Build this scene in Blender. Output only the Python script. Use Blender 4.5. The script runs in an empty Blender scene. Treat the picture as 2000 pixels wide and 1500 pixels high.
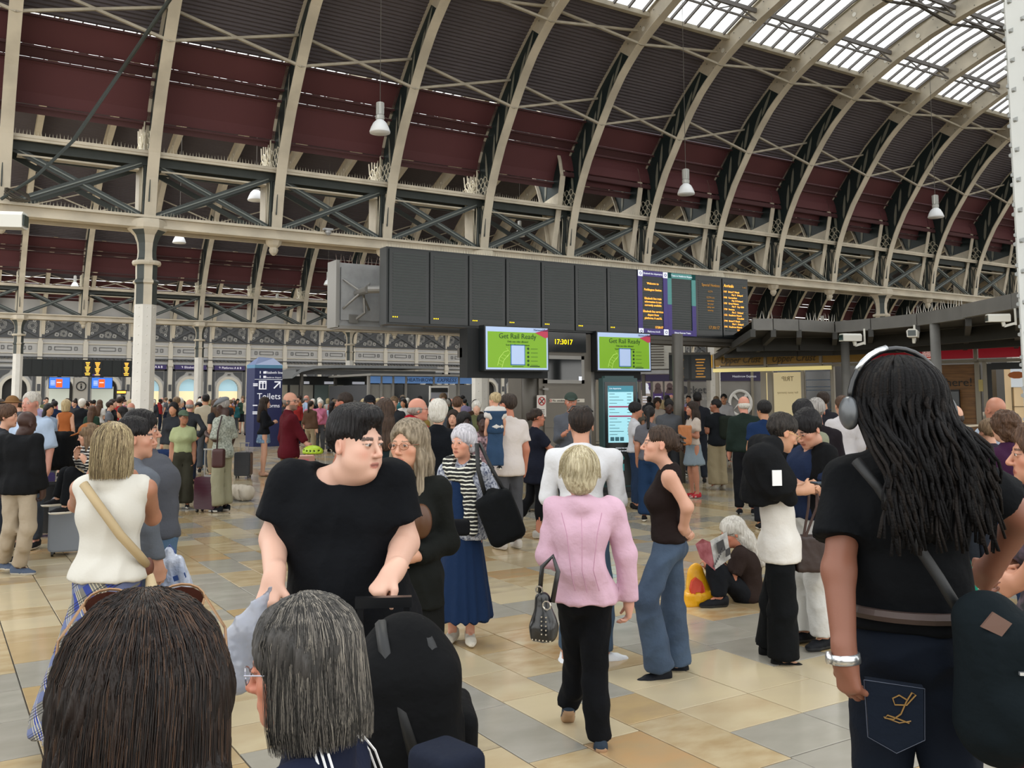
import bpy, math, random
import numpy as np
from mathutils import Vector, Matrix
C = bpy.context.scene.collection
SC = bpy.context.scene
R = math.radians
# ---- camera (X runs along the train shed, Y across its spans, metres) ----
FPX, CX, CY, YAW, PITCH, ROLL, HC = 1784.97, 958.74, 624.69, 1.0210, 0.08441, -0.00217, 1.78
_sa, _ca = math.sin(YAW), math.cos(YAW)
def _w(v): return Vector((v[0]*_sa+v[1]*_ca, -v[0]*_ca+v[1]*_sa, v[2]))
_cp, _sp, _cr, _sr = math.cos(PITCH), math.sin(PITCH), math.cos(ROLL), math.sin(ROLL)
_r0, _u0 = Vector((1,0,0)), Vector((0,-_sp,_cp))
FW = _w((0,_cp,_sp)); RT = _w(_cr*_r0+_sr*_u0); UP = _w(-_sr*_r0+_cr*_u0)
cam = bpy.data.objects.new('camera', bpy.data.cameras.new('camera')); C.objects.link(cam)
cam.matrix_world = Matrix(((RT.x,UP.x,-FW.x,0),(RT.y,UP.y,-FW.y,0),(RT.z,UP.z,-FW.z,HC),(0,0,0,1)))
cam.data.sensor_width = 36; cam.data.lens = FPX/2000*36
cam.data.shift_x = (1000-CX)/2000; cam.data.shift_y = -(750-CY)/2000
cam.data.clip_start = .05; cam.data.clip_end = 600
SC.camera = cam
# ---- sky, exposure ----
w = bpy.data.worlds.new('sky'); SC.world = w; w.use_nodes = True
nt = w.node_tree; bg = nt.nodes['Background']
tc = nt.nodes.new('ShaderNodeTexCoord'); sx = nt.nodes.new('ShaderNodeSeparateXYZ'); rp = nt.nodes.new('ShaderNodeValToRGB')
nt.links.new(tc.outputs['Generated'], sx.inputs[0]); nt.links.new(sx.outputs['Z'], rp.inputs[0]); nt.links.new(rp.outputs[0], bg.inputs[0])
rp.color_ramp.elements[0].color = (.98,.97,.93,1); rp.color_ramp.elements[1].color = (.93,.965,1,1)
bg.inputs[1].default_value = 1.9
SUN = bpy.data.lights.new('sun','SUN'); SUN.energy = 1.2; SUN.angle = R(16); SUN.color = (1,.94,.82)
sun = bpy.data.objects.new('sun', SUN); C.objects.link(sun)
sun.rotation_euler = Vector((-.25,-.55,-.80)).to_track_quat('-Z','Y').to_euler()
vs = SC.view_settings
vs.view_transform = 'Standard'; vs.look = 'None'; vs.exposure = 0.38; vs.gamma = 1; vs.use_curve_mapping = False
SC.display_settings.display_device = 'sRGB'
SC.cycles.max_bounces = 6; SC.cycles.diffuse_bounces = 4; SC.cycles.glossy_bounces = 3; SC.cycles.transparent_max_bounces = 12
SC.cycles.caustics_reflective = False; SC.cycles.caustics_refractive = False; SC.cycles.sample_clamp_indirect = 4
SC.cycles.use_denoising = True
# ---- pixel helpers: turn measured photo points into metres ----
CAM = Vector((0,0,HC))
def ray(px, py): return FW + RT*((px-CX)/FPX) - UP*((py-CY)/FPX)
def at(px, py, d): return CAM + ray(px,py)*d
def onY(px, py, y):
    r = ray(px,py); return CAM + r*(y/r.y)
def onX(px, py, x):
    r = ray(px,py); return CAM + r*(x/r.x)
def gnd(px, py, z=0.):
    r = ray(px,py); return CAM + r*((z-HC)/r.z)
FH = Vector((_ca,_sa,0)); RH = Vector((_sa,-_ca,0))
# ---- materials ----
def lin(h):
    h = h.lstrip('#'); v = [int(h[i:i+2],16)/255 for i in (0,2,4)]
    return tuple(((x/12.92) if x<=.04045 else ((x+.055)/1.055)**2.4) for x in v)+(1,)
MATS = {}
def mat(col, rough=.6, metal=0., bump=None, emit=0., var=0., vscale=8., spec=.5, attr=None, alpha=1., kind=None, col2=None, stretch=None, key=None):
    k = (col,rough,metal,bump,emit,var,vscale,spec,attr,alpha,kind,col2,stretch)
    if k in MATS: return MATS[k]
    m = bpy.data.materials.new('m_'+(key or kind or 'plain')); m.use_nodes = True; MATS[k] = m
    n = m.node_tree.nodes; l = m.node_tree.links; b = n['Principled BSDF']
    c = lin(col) if isinstance(col,str) else col
    b.inputs['Base Color'].default_value = c
    b.inputs['Roughness'].default_value = rough; b.inputs['Metallic'].default_value = metal
    b.inputs['Specular IOR Level'].default_value = spec
    m.diffuse_color = c
    co = n.new('ShaderNodeTexCoord'); src = co.outputs['Object']
    if stretch:
        mp = n.new('ShaderNodeMapping'); mp.inputs['Scale'].default_value = stretch; l.new(src, mp.inputs[0]); src = mp.outputs[0]
    if attr:
        a = n.new('ShaderNodeAttribute'); a.attribute_name = attr; l.new(a.outputs['Color'], b.inputs['Base Color'])
    if var or col2:
        t = n.new('ShaderNodeTexNoise'); t.inputs['Scale'].default_value = vscale; t.inputs['Detail'].default_value = 5
        l.new(src, t.inputs['Vector'])
        mx = n.new('ShaderNodeMix'); mx.data_type = 'RGBA'
        mr = n.new('ShaderNodeMapRange'); mr.inputs[1].default_value = .35; mr.inputs[2].default_value = .65
        l.new(t.outputs[0], mr.inputs[0]); l.new(mr.outputs[0], mx.inputs[0])
        if attr: l.new(n[a.name].outputs['Color'], mx.inputs[6])
        else: mx.inputs[6].default_value = c
        if col2: mx.inputs[7].default_value = lin(col2)
        else:
            if attr:
                mm = n.new('ShaderNodeMix'); mm.data_type='RGBA'; mm.blend_type='MULTIPLY'; mm.inputs[0].default_value=1
                l.new(n[a.name].outputs['Color'], mm.inputs[6]); mm.inputs[7].default_value=(1-var,1-var,1-var,1); l.new(mm.outputs[2], mx.inputs[7])
            else: mx.inputs[7].default_value = tuple(x*(1-var) for x in c[:3])+(1,)
        l.new(mx.outputs[2], b.inputs['Base Color'])
    if bump:
        t = n.new('ShaderNodeTexNoise'); t.inputs['Scale'].default_value = bump[0]; t.inputs['Detail'].default_value = 3
        l.new(src, t.inputs['Vector']); bp = n.new('ShaderNodeBump'); bp.inputs['Strength'].default_value = bump[1]
        bp.inputs['Distance'].default_value = bump[2] if len(bump)>2 else .01
        l.new(t.outputs[0], bp.inputs['Height']); l.new(bp.outputs[0], b.inputs['Normal'])
    if emit:
        b.inputs['Emission Color'].default_value = c; b.inputs['Emission Strength'].default_value = emit
    if alpha < 1: b.inputs['Alpha'].default_value = alpha
    if kind == 'stripe':   # horizontal or slanted bands
        wv = n.new('ShaderNodeTexWave'); wv.inputs['Scale'].default_value = vscale; wv.bands_direction = 'Z'
        wv.inputs['Distortion'].default_value = 2.; wv.inputs['Detail Scale'].default_value = 2
        l.new(src, wv.inputs['Vector']); cr = n.new('ShaderNodeValToRGB'); cr.color_ramp.interpolation = 'CONSTANT'
        cr.color_ramp.elements[0].color = c; cr.color_ramp.elements[1].color = lin(col2); cr.color_ramp.elements[1].position = .7
        l.new(wv.outputs[0], cr.inputs[0]); l.new(cr.outputs[0], b.inputs['Base Color'])
    return m
# ---- mesh builder ----
class MB:
    def __init__(s): s.v=[]; s.f=[]; s.m=[]
    def add(s, vs, fs, m=0):
        o=len(s.v); s.v += [tuple(v) for v in vs]; s.f += [tuple(i+o for i in f) for f in fs]; s.m += [m]*len(fs); return s
    def box(s, a, b, m=0):
        x0,y0,z0=a; x1,y1,z1=b
        return s.add([(x0,y0,z0),(x1,y0,z0),(x1,y1,z0),(x0,y1,z0),(x0,y0,z1),(x1,y0,z1),(x1,y1,z1),(x0,y1,z1)],
            [(0,3,2,1),(4,5,6,7),(0,1,5,4),(1,2,6,5),(2,3,7,6),(3,0,4,7)], m)
    def bar(s, a, b, w, h, m=0, up=(0,0,1)):
        a=Vector(a); b=Vector(b); d=(b-a).normalized(); u=Vector(up)
        if abs(d.dot(u))>.98: u=Vector((0,1,0))
        x=d.cross(u).normalized()*w/2; y=x.cross(d).normalized()*h/2
        vs=[p+i*x+j*y for p in (a,b) for i,j in ((-1,-1),(1,-1),(1,1),(-1,1))]
        return s.add(vs,[(0,1,2,3),(7,6,5,4),(0,4,5,1),(1,5,6,2),(2,6,7,3),(3,7,4,0)],m)
    def tube(s, pts, r, n=8, m=0, caps=True, rs=None):
        pts=[Vector(p) for p in pts]; o=len(s.v); prev=None; k=len(pts)
        for i,p in enumerate(pts):
            d=(pts[min(i+1,k-1)]-pts[max(i-1,0)])
            d = d.normalized() if d.length>1e-9 else Vector((0,0,1))
            if prev is None:
                u=Vector((0,0,1)) if abs(d.z)<.9 else Vector((1,0,0)); x=d.cross(u).normalized()
            else: x=(prev-d*prev.dot(d)).normalized()
            prev=x; y=d.cross(x); rr=rs[i] if rs else r
            s.v += [tuple(p+(x*math.cos(2*math.pi*j/n)+y*math.sin(2*math.pi*j/n))*rr) for j in range(n)]
        for i in range(k-1):
            for j in range(n):
                a=o+i*n+j; b=o+i*n+(j+1)%n; s.f.append((a,b,b+n,a+n)); s.m.append(m)
        if caps:
            s.f.append(tuple(o+j for j in range(n))[::-1]); s.m.append(m)
            s.f.append(tuple(o+(k-1)*n+j for j in range(n))); s.m.append(m)
        return s
    def lathe(s, prof, c=(0,0,0), n=16, m=0, ph=0.):
        o=len(s.v)
        for r,z in prof:
            s.v += [(c[0]+r*math.cos(2*math.pi*(j+ph)/n), c[1]+r*math.sin(2*math.pi*(j+ph)/n), c[2]+z) for j in range(n)]
        for i in range(len(prof)-1):
            for j in range(n):
                a=o+i*n+j; b=o+i*n+(j+1)%n; s.f.append((a,b,b+n,a+n)); s.m.append(m if not callable(m) else m(j,i))
        s.f.append(tuple(o+j for j in range(n))[::-1]); s.m.append(0)
        s.f.append(tuple(o+(len(prof)-1)*n+j for j in range(n))); s.m.append(0)
        return s
    def prism(s, poly, ext, m=0):
        k=len(poly); e=Vector(ext); vs=[Vector(p) for p in poly]; vs += [p+e for p in vs]
        return s.add(vs,[tuple(range(k))[::-1],tuple(range(k,2*k))]+[(i,(i+1)%k,(i+1)%k+k,i+k) for i in range(k)],m)
    def mesh(s, name, mats, smooth=False):
        me=bpy.data.meshes.new(name); me.from_pydata(s.v,[],s.f)
        if not isinstance(mats,(list,tuple)): mats=[mats]
        for m in mats: me.materials.append(m)
        if len(mats)>1: me.polygons.foreach_set('material_index', [min(i,len(mats)-1) for i in s.m])
        if smooth: me.polygons.foreach_set('use_smooth',[True]*len(me.polygons))
        me.update(); return me
    def obj(s, name, mats, parent=None, smooth=False, **k):
        return link(name, s.mesh(name,mats,smooth), parent, **k)
def link(name, me, parent=None, loc=None, rotz=None, label=None, cat=None, group=None, kind=None, scale=None):
    o=bpy.data.objects.new(name, me); C.objects.link(o)
    if parent: o.parent=parent
    if loc is not None: o.location=loc
    if rotz is not None: o.rotation_euler=(0,0,rotz)
    if scale is not None: o.scale=scale if hasattr(scale,'__len__') else (scale,)*3
    if label: o['label']=label
    if cat: o['category']=cat
    if group: o['group']=group
    if kind: o['kind']=kind
    return o
def thing(name, label, cat, loc=(0,0,0), rotz=0., group=None): return link(name, None, None, loc, rotz, label, cat, group)
def struct(name, loc=(0,0,0)): return link(name, None, None, loc, None, kind='structure')
def text(s, size, loc, m, parent=None, rot=(R(90),0,0), align='CENTER', ext=.002, name='lettering', label=None, shear=0., sx=1., sp=1.):
    cu=bpy.data.curves.new(name,'FONT'); cu.body=s; cu.size=size; cu.align_x=align; cu.align_y='CENTER'; cu.extrude=ext; cu.shear=shear; cu.space_line=sp
    cu.resolution_u=2; cu.materials.append(m); o_=bpy.data.objects.new(name,cu); me=bpy.data.meshes.new_from_object(o_); bpy.data.objects.remove(o_); bpy.data.curves.remove(cu); me.name=name; o=bpy.data.objects.new(name,me); C.objects.link(o); o.location=loc; o.rotation_euler=rot; o.scale=(sx,1,1); o['kind']='stuff'
    if parent: o.parent=parent
    if label: o['label']=label
    return o
random.seed(4)
CREAM=mat('#cdc3b0',.55,var=.22,vscale=1.6,key='cream_paint'); CREAM2=mat('#b9b09e',.6,var=.25,vscale=2.5,key='cream_paint')
DARK=mat('#3d4443',.55,var=.15,vscale=3,key='grey_green_paint'); DGREEN=mat('#1d2a2b',.5,key='dark_green_paint')
WHITE=mat('#d9d6cf',.5,var=.1,vscale=2,key='white_paint'); STEEL=mat('#8c8a86',.38,metal=.6,key='steel'); GALV=mat('#a9aaab',.45,metal=.35,var=.15,vscale=5,key='galvanised')
MAROON=mat('#5c3033',.75,var=.12,vscale=.7,key='maroon_panel'); MAROON2=mat('#4c2a2c',.75,var=.1,vscale=.7,key='maroon_panel'); CORR=mat('#5a5357',.75,var=.12,vscale=.8,key='corrugated'); CORR2=mat('#4b3a3a',.75,var=.1,key='corrugated')
BLACK=mat('#0d0f10',.4,key='black'); MATTEBLACK=mat('#15181a',.7,key='black')
# ================= floor =================
fl = struct('floor')
SP = 3.048
tile_cols = ['#b39f7e','#b8a685','#ae9973','#bdae90','#a09c91','#a6a296','#a59880','#b39067','#b59c70','#aa8a60','#9d998d','#baa988']
tmats = []
def dk(h,f): return '#'+''.join('%02x'%int(int(h[i:i+2],16)*f) for i in (1,3,5))
tile_cols=[dk(c_,.96) for c_ in tile_cols]
for i,cc in enumerate(tile_cols):
    g = '#8f8b80' if i in (4,5,10) else '#a08a67'
    tmats.append(mat(cc,.13,col2=g if i%3 else '#b9ab8c',vscale=1.6+i*.2,bump=(3.,.04,.01),spec=.5,stretch=(1,2.2,1),key='limestone_tile'))
rng = random.Random(11)
# rows run across the shed; their edges near the camera are measured
edges = [-1.0,-.5,.0,.56,.97,1.4,1.9,2.2,2.57,2.94,3.32,3.71,4.28,4.84]
while edges[-1] < 50: edges.append(edges[-1]+rng.choice([.38,.40,.56,.56,.57]))
while edges[0] > -6: edges.insert(0,edges[0]-rng.choice([.38,.42,.56]))
tiles = []
seam = .0042
for i in range(len(edges)-1):
    x0,x1 = edges[i],edges[i+1]
    y = -2 + rng.uniform(0,.5)
    if abs(x0-3.71)<.01 or abs(x0-4.28)<.01: y = 3.63-14*.40
    while y < 33:
        L = rng.choice([.4,.4,.52,.6,.78]) if not (3.7<x0<4.3) else .4*(1 if rng.random()<.6 else 2)
        xm,ym = (x0+x1)/2,y+L/2
        d = xm*FH.x+ym*FH.y; r = xm*RH.x+ym*RH.y
        if d > 1.2 and abs(r) < d*.62+.8 and d < 34: tiles.append((d,x0,x1,y,y+L))
        y += L
tiles.sort()
def grey_zone(r): return r
rest = MB()
for k,(d,x0,x1,y0,y1) in enumerate(tiles):
    t = rng.random()
    ci = rng.choice([0,1,2,3,3,6,8,11]) if t<.62 else rng.choice([4,5,10]) if t<.86 else rng.choice([7,8,9])
    dz = rng.uniform(0,.0012); s=seam
    if 300 <= k: 
        if d<15: rest.box((x0+s,y0+s,-.02),(x1-s,y1-s,dz),ci)
        else: rest.add([(x0+s,y0+s,dz),(x1-s,y0+s,dz),(x1-s,y1-s,dz),(x0+s,y1-s,dz)],[(0,1,2,3)],ci)
    else:
        w_,h_=x1-x0,y1-y0; b=.0015
        m=MB(); X,Y=w_/2-s,h_/2-s
        m.add([(-X,-Y,-.02),(X,-Y,-.02),(X,Y,-.02),(-X,Y,-.02),(-X,-Y,-b),(X,-Y,-b),(X,Y,-b),(-X,Y,-b),(-X+b,-Y+b,0),(X-b,-Y+b,0),(X-b,Y-b,0),(-X+b,Y-b,0)],
          [(0,1,5,4),(1,2,6,5),(2,3,7,6),(3,0,4,7),(4,5,9,8),(5,6,10,9),(6,7,11,10),(7,4,8,11),(8,9,10,11)])
        m.obj('tile', tmats[ci], fl, loc=((x0+x1)/2,(y0+y1)/2,dz))
rest.obj('tile_field', tmats, fl, kind='stuff')
MB().box((-60,-12,-.3),(140,80,-.02)).obj('floor_bed', mat('#8b8274',.35,col2='#a5977b',vscale=.9,key='far_paving'), fl)
MB().box((-5.8,-1.8,-.05),(40,28,-.010)).obj('joint_bed', mat('#3d372e',.8,key='joint'), fl)
# ================= roof profiles =================
SOF = [(9.35,6.05),(9.2,6.9),(9.0,7.56),(8.72,8.2),(8.38,8.83),(7.73,9.76),(7.25,10.4),(6.74,10.95),(6.15,11.42),(5.5,11.8),(4.4,12.3),(3.1,12.75),(1.6,13.08),(0,13.2)]
OUT = [(9.72,7.75),(9.66,8.1),(9.5,8.6),(9.2,9.15),(8.28,10.25),(7.7,10.85),(7.1,11.35),(6.45,11.85),(5.6,12.3),(4.4,12.85),(3.1,13.3),(1.6,13.62),(0,13.75)]
def scale_prof(P, a, h, z0=6.05): return [(u*a/9.35, z0+(z-6.05)*h/7.15) for u,z in P]
def resample(P, step):
    out=[P[0]]; acc=0
    for (a,b) in zip(P[:-1],P[1:]):
        L=math.dist(a,b); n=max(1,round(L/step))
        for i in range(1,n+1): out.append((a[0]+(b[0]-a[0])*i/n, a[1]+(b[1]-a[1])*i/n))
    return out
def cut(P, u0, u1):   # part of a half profile with u1<=u<=u0
    Q=resample(P,.05); return [q for q in Q if u1-1e-6<=q[0]<=u0+1e-6]
def offs(P, e):
    out=[]
    for i,p in enumerate(P):
        a=P[max(i-1,0)]; b=P[min(i+1,len(P)-1)]; dx,dz=b[0]-a[0],b[1]-a[1]; L=math.hypot(dx,dz) or 1
        out.append((p[0]+dz/L*e, p[1]-dx/L*e))
    return out
GLASS = bpy.data.materials.new('m_skylight_glass'); GLASS.use_nodes=True
_n=GLASS.node_tree.nodes; _l=GLASS.node_tree.links; _n.clear()
_o=_n.new('ShaderNodeOutputMaterial'); _t=_n.new('ShaderNodeBsdfTransparent'); _g=_n.new('ShaderNodeBsdfGlossy'); _m=_n.new('ShaderNodeMixShader')
_t.inputs[0].default_value=(.88,.9,.9,1); _g.inputs[1].default_value=.1; _m.inputs[0].default_value=.06
_l.new(_t.outputs[0],_m.inputs[1]); _l.new(_g.outputs[0],_m.inputs[2]); _l.new(_m.outputs[0],_o.inputs[0])
def rib_mesh(sof, out, ub, side, orn=True):
    """one arched rib half: web, soffit flange, outer flange; side=+1 far haunch, -1 near"""
    m=MB(); N=44
    def samp(P):
        # parametrise by arc length
        Q=resample(P,.08); L=[0]
        for a,b in zip(Q[:-1],Q[1:]): L.append(L[-1]+math.dist(a,b))
        res=[];j=0
        for i in range(N+1):
            t=L[-1]*i/N
            while j<len(L)-2 and L[j+1]<t: j+=1
            f=(t-L[j])/max(1e-9,L[j+1]-L[j]); res.append((Q[j][0]+(Q[j+1][0]-Q[j][0])*f, Q[j][1]+(Q[j+1][1]-Q[j][1])*f))
        return res
    S=samp(sof); O=samp([(sof[0][0]+.05,sof[0][1]+.05)]+[p for p in out])
    # thin the outer line near the foot: web starts above the girder
    y=lambda u: side*u
    fw_=.13
    for i in range(N):
        a,b,c,d=S[i],S[i+1],O[i+1],O[i]
        mt=1 if a[0]>ub else 0
        if b[1]<sof[2][1]-.2: mt=0
        for x in (-.015,.015):
            m.add([(x,y(a[0]),a[1]),(x,y(b[0]),b[1]),(x,y(c[0]),c[1]),(x,y(d[0]),d[1])],[(0,1,2,3)],mt)
        for P,e in ((S,-.03),(O,.03)):
            p,q=P[i],P[i+1]; ww=fw_ if P is S else .09
            A=offs([p,q],e)
            vs=[(sx_,y(p[0]),p[1]) for sx_ in(-ww,ww)]+[(sx_,y(q[0]),q[1]) for sx_ in(ww,-ww)]
            vs+=[(sx_,y(A[0][0]),A[0][1]) for sx_ in(-ww,ww)]+[(sx_,y(A[1][0]),A[1][1]) for sx_ in(ww,-ww)]
            m.add(vs,[(0,1,2,3),(4,7,6,5),(0,3,7,4),(1,5,6,2)],0)
    if orn:
        # leaf scrolls standing proud of the dark web
        idx=[i for i in range(4,N) if S[i][0]>ub-.1]
        for j,i in enumerate(idx[:-1:2]):
            a,d,b,c=S[i],O[i],S[min(i+3,N)],O[min(i+3,N)]
            f0,f1=(.25,.8) if j%2 else (.15,.6)
            p=(a[0]+(d[0]-a[0])*f0,a[1]+(d[1]-a[1])*f0); q=(b[0]+(c[0]-b[0])*f1,b[1]+(c[1]-b[1])*f1)
            nx,nz=-(q[1]-p[1]),(q[0]-p[0]); L=math.hypot(nx,nz) or 1; nx,nz=nx/L*.07,nz/L*.07
            for x in (-.03,.03):
                poly=[]
                for t in range(8):
                    th=t/8*2*math.pi; s_=.5-.5*math.cos(th); w_=math.sin(th)*(1-.35*s_)
                    poly.append((x,y(p[0]+(q[0]-p[0])*s_+nx*w_),p[1]+(q[1]-p[1])*s_+nz*w_))
                m.add(poly,[tuple(range(8))],2)
    else: idx=[]
    # rivets and round holes on the plain web
    for i in range(N//2,N-1,2):
        a,d=S[i],O[i]
        for f in (.2,.8):
            cx,cz=a[0]+(d[0]-a[0])*f,a[1]+(d[1]-a[1])*f
            for x in (-.03,.03): m.add([(x,y(cx-.02),cz),(x,y(cx),cz-.02),(x,y(cx+.02),cz),(x,y(cx),cz+.02)],[(0,1,2,3)],1)
        if i%4==0:
            cx,cz=(a[0]+d[0])/2,(a[1]+d[1])/2
            for x in (-.03,.03): m.add([(x,y(cx+.07*math.cos(t*math.pi/4)),cz+.07*math.sin(t*math.pi/4)) for t in range(8)],[tuple(range(8))],3)
    return m
LEAF=mat('#7f7f74',.6,key='leaf_paint'); BRIGHT=mat('#b9ad8a',.6,key='cream_paint')
def strip(P, L, side, e=0., corr=0., pitch=.16):
    """panel following profile P, L long in x, optional corrugation"""
    m=MB()
    if corr:
        Q=resample(P,pitch/2)
        Q2=offs(Q,0); Q=[(q[0],q[1]) if i%2 else offs(Q[max(0,i-1):i+2],corr)[min(1,i)] for i,q in enumerate(Q)]
    else: Q=resample(P,.5)
    for a,b in zip(Q[:-1],Q[1:]):
        m.add([(0,side*a[0],a[1]),(L,side*a[0],a[1]),(L,side*b[0],b[1]),(0,side*b[0],b[1])],[(0,1,2,3)],0)
    T=offs(Q,.05)
    for a,b in zip(T[:-1],T[1:]):
        m.add([(0,side*a[0],a[1]),(L,side*a[0],a[1]),(L,side*b[0],b[1]),(0,side*b[0],b[1])],[(3,2,1,0)],0)
    return m
def roof(name, yc, a, h, x0, n0, n1, sides, ub, sky_u, tie_u, edge_lo, bnd):
    root=struct(name,(0,yc,0))
    sof=scale_prof(SOF,a,h); out=scale_prof(OUT,a,h)
    k=a/9.35
    def z_at(P,u):
        for p,q in zip(P[:-1],P[1:]):
            if q[0]<=u<=p[0]: return p[1]+(q[1]-p[1])*(u-p[0])/((q[0]-p[0]) or 1)
        return P[-1][1]
    for side in sides:
        rm=rib_mesh(sof,out,ub,side).mesh('rib',[CREAM,DGREEN,LEAF,mat('#e9e6dc',.6,key='rivet_hole')])
        for n in range(n0,n1+1): link('rib',rm,root,loc=(x0+n*SP,0,0))
        kh=h/7.15
        def u_at(z):
            for p,q in zip(out[:-1],out[1:]):
                if p[1]<=z<=q[1]: return p[0]+(q[0]-p[0])*(z-p[1])/(q[1]-p[1])
            return out[0][0]
        zz_=[edge_lo,edge_lo+.2,edge_lo+.6*(bnd-edge_lo),edge_lo+.72*(bnd-edge_lo),bnd]
        b=[u_at(z) for z in zz_]+[sky_u]
        defs=[(b[0],b[1],MAROON2,0),(b[1],b[2],MAROON,0),(b[2],b[3],MAROON2,0),(b[3],b[4],MAROON,0),(b[4],b[5],CORR,.035)]
        for (u0,u1,mt,cr) in defs:
            me=strip(cut(out,u0,u1),SP-.02,side,corr=cr).mesh('panel',mt)
            for n in range(n0,n1): link('panel',me,root,loc=(x0+n*SP+.01,0,0))
        # batten lines on the maroon boards
        bt=MB()
        for u in (b[1],b[2],b[3],b[4]):
            z=z_at(out,u); bt.bar((0,side*(u-.03),z-.03),(SP,side*(u-.03),z-.03),.06,.05)
        z=z_at(out,sky_u); bt.bar((0,side*(sky_u+.02),z-.08),(SP,side*(sky_u+.02),z-.08),.16,.12,1)
        bm_=bt.mesh('batten',[MAROON2,CREAM2])
        for n in range(n0,n1): link('batten',bm_,root,loc=(x0+n*SP,0,0))
        # ties: two slack bars crossing between ribs at the tie line and again high up
        tm=MB()
        for tu in (tie_u, sky_u+.35*k*1.0, sky_u*.45):
            zs=z_at(sof,tu)-.02; zo=z_at(out,tu*1.02)-.1; mm=1 if tu<sky_u+.1 else 0
            tm.bar((0,side*tu,zs),(SP,side*tu*1.02,zo),.07,.06,mm); tm.bar((0,side*tu*1.02,zo),(SP,side*tu,zs),.07,.06,mm)
        tme=tm.mesh('tie_bar',[CREAM2,mat('#4b4640',.6,key='dark_tie')])
        for n in range(n0,n1): link('tie_bar',tme,root,loc=(x0+n*SP,0,0))
        # glazing
        gp=cut(out,sky_u,0); gl=MB(); bars=MB()
        Q=gp[::max(1,int(len(gp)/(5*k)))]+[gp[-1]]
        for p,q in zip(Q[:-1],Q[1:]):
            gl.add([(0,side*p[0],p[1]),(SP,side*p[0],p[1]),(SP,side*q[0],q[1]),(0,side*q[0],q[1])],[(0,1,2,3)])
        for j in range(6):
            xx=SP*(j+.5)/6
            for p,q in zip(Q[:-1],Q[1:]): bars.bar((xx,side*p[0],p[1]-.05),(xx,side*q[0],q[1]-.05),.05,.08)
        for j,p in enumerate(Q):
            if j%2==1 and p[0]>.3:
                bars.bar((0,side*p[0],p[1]-.15),(SP,side*p[0],p[1]-.15),.08,.12)
                bars.bar((0,side*p[0],p[1]-.42),(SP,side*p[0],p[1]-.42),.05,.05)
                for t in range(4): bars.bar((SP*t/4,side*p[0],p[1]-(.15 if t%2 else .42)),(SP*(t+1)/4,side*p[0],p[1]-(.42 if t%2 else .15)),.035,.035)
        gm=gl.mesh('pane',GLASS); bme=bars.mesh('glazing_bar',mat('#6e6a68',.6,key='glazing_bar'))
        for n in range(n0,n1): link('pane',gm,root,loc=(x0+n*SP,0,0)); link('glazing_bar',bme,root,loc=(x0+n*SP,0,0))
    return root
X1=4.232; Y1=22.2; X2=3.811; Y2=52.6; X3=6.713; Y3=73.6
roof('ceiling',12.85,9.35,7.15,X1,-2,22,(1,-1),6.5,5.6,7.75,8.12,10.0)
roof('ceiling',37.6,15.05,9.9,X2,-1,34,(1,),12.2,5.6,12.35,8.35,10.2)
roof('ceiling',37.6,15.05,9.9,X2,4,34,(-1,),12.2,5.6,12.35,8.35,10.2)
roof('ceiling',63.1,10.5,7.3,X2,-3,26,(1,),7.2,6.2,8.7,8.9,10.4)
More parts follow.
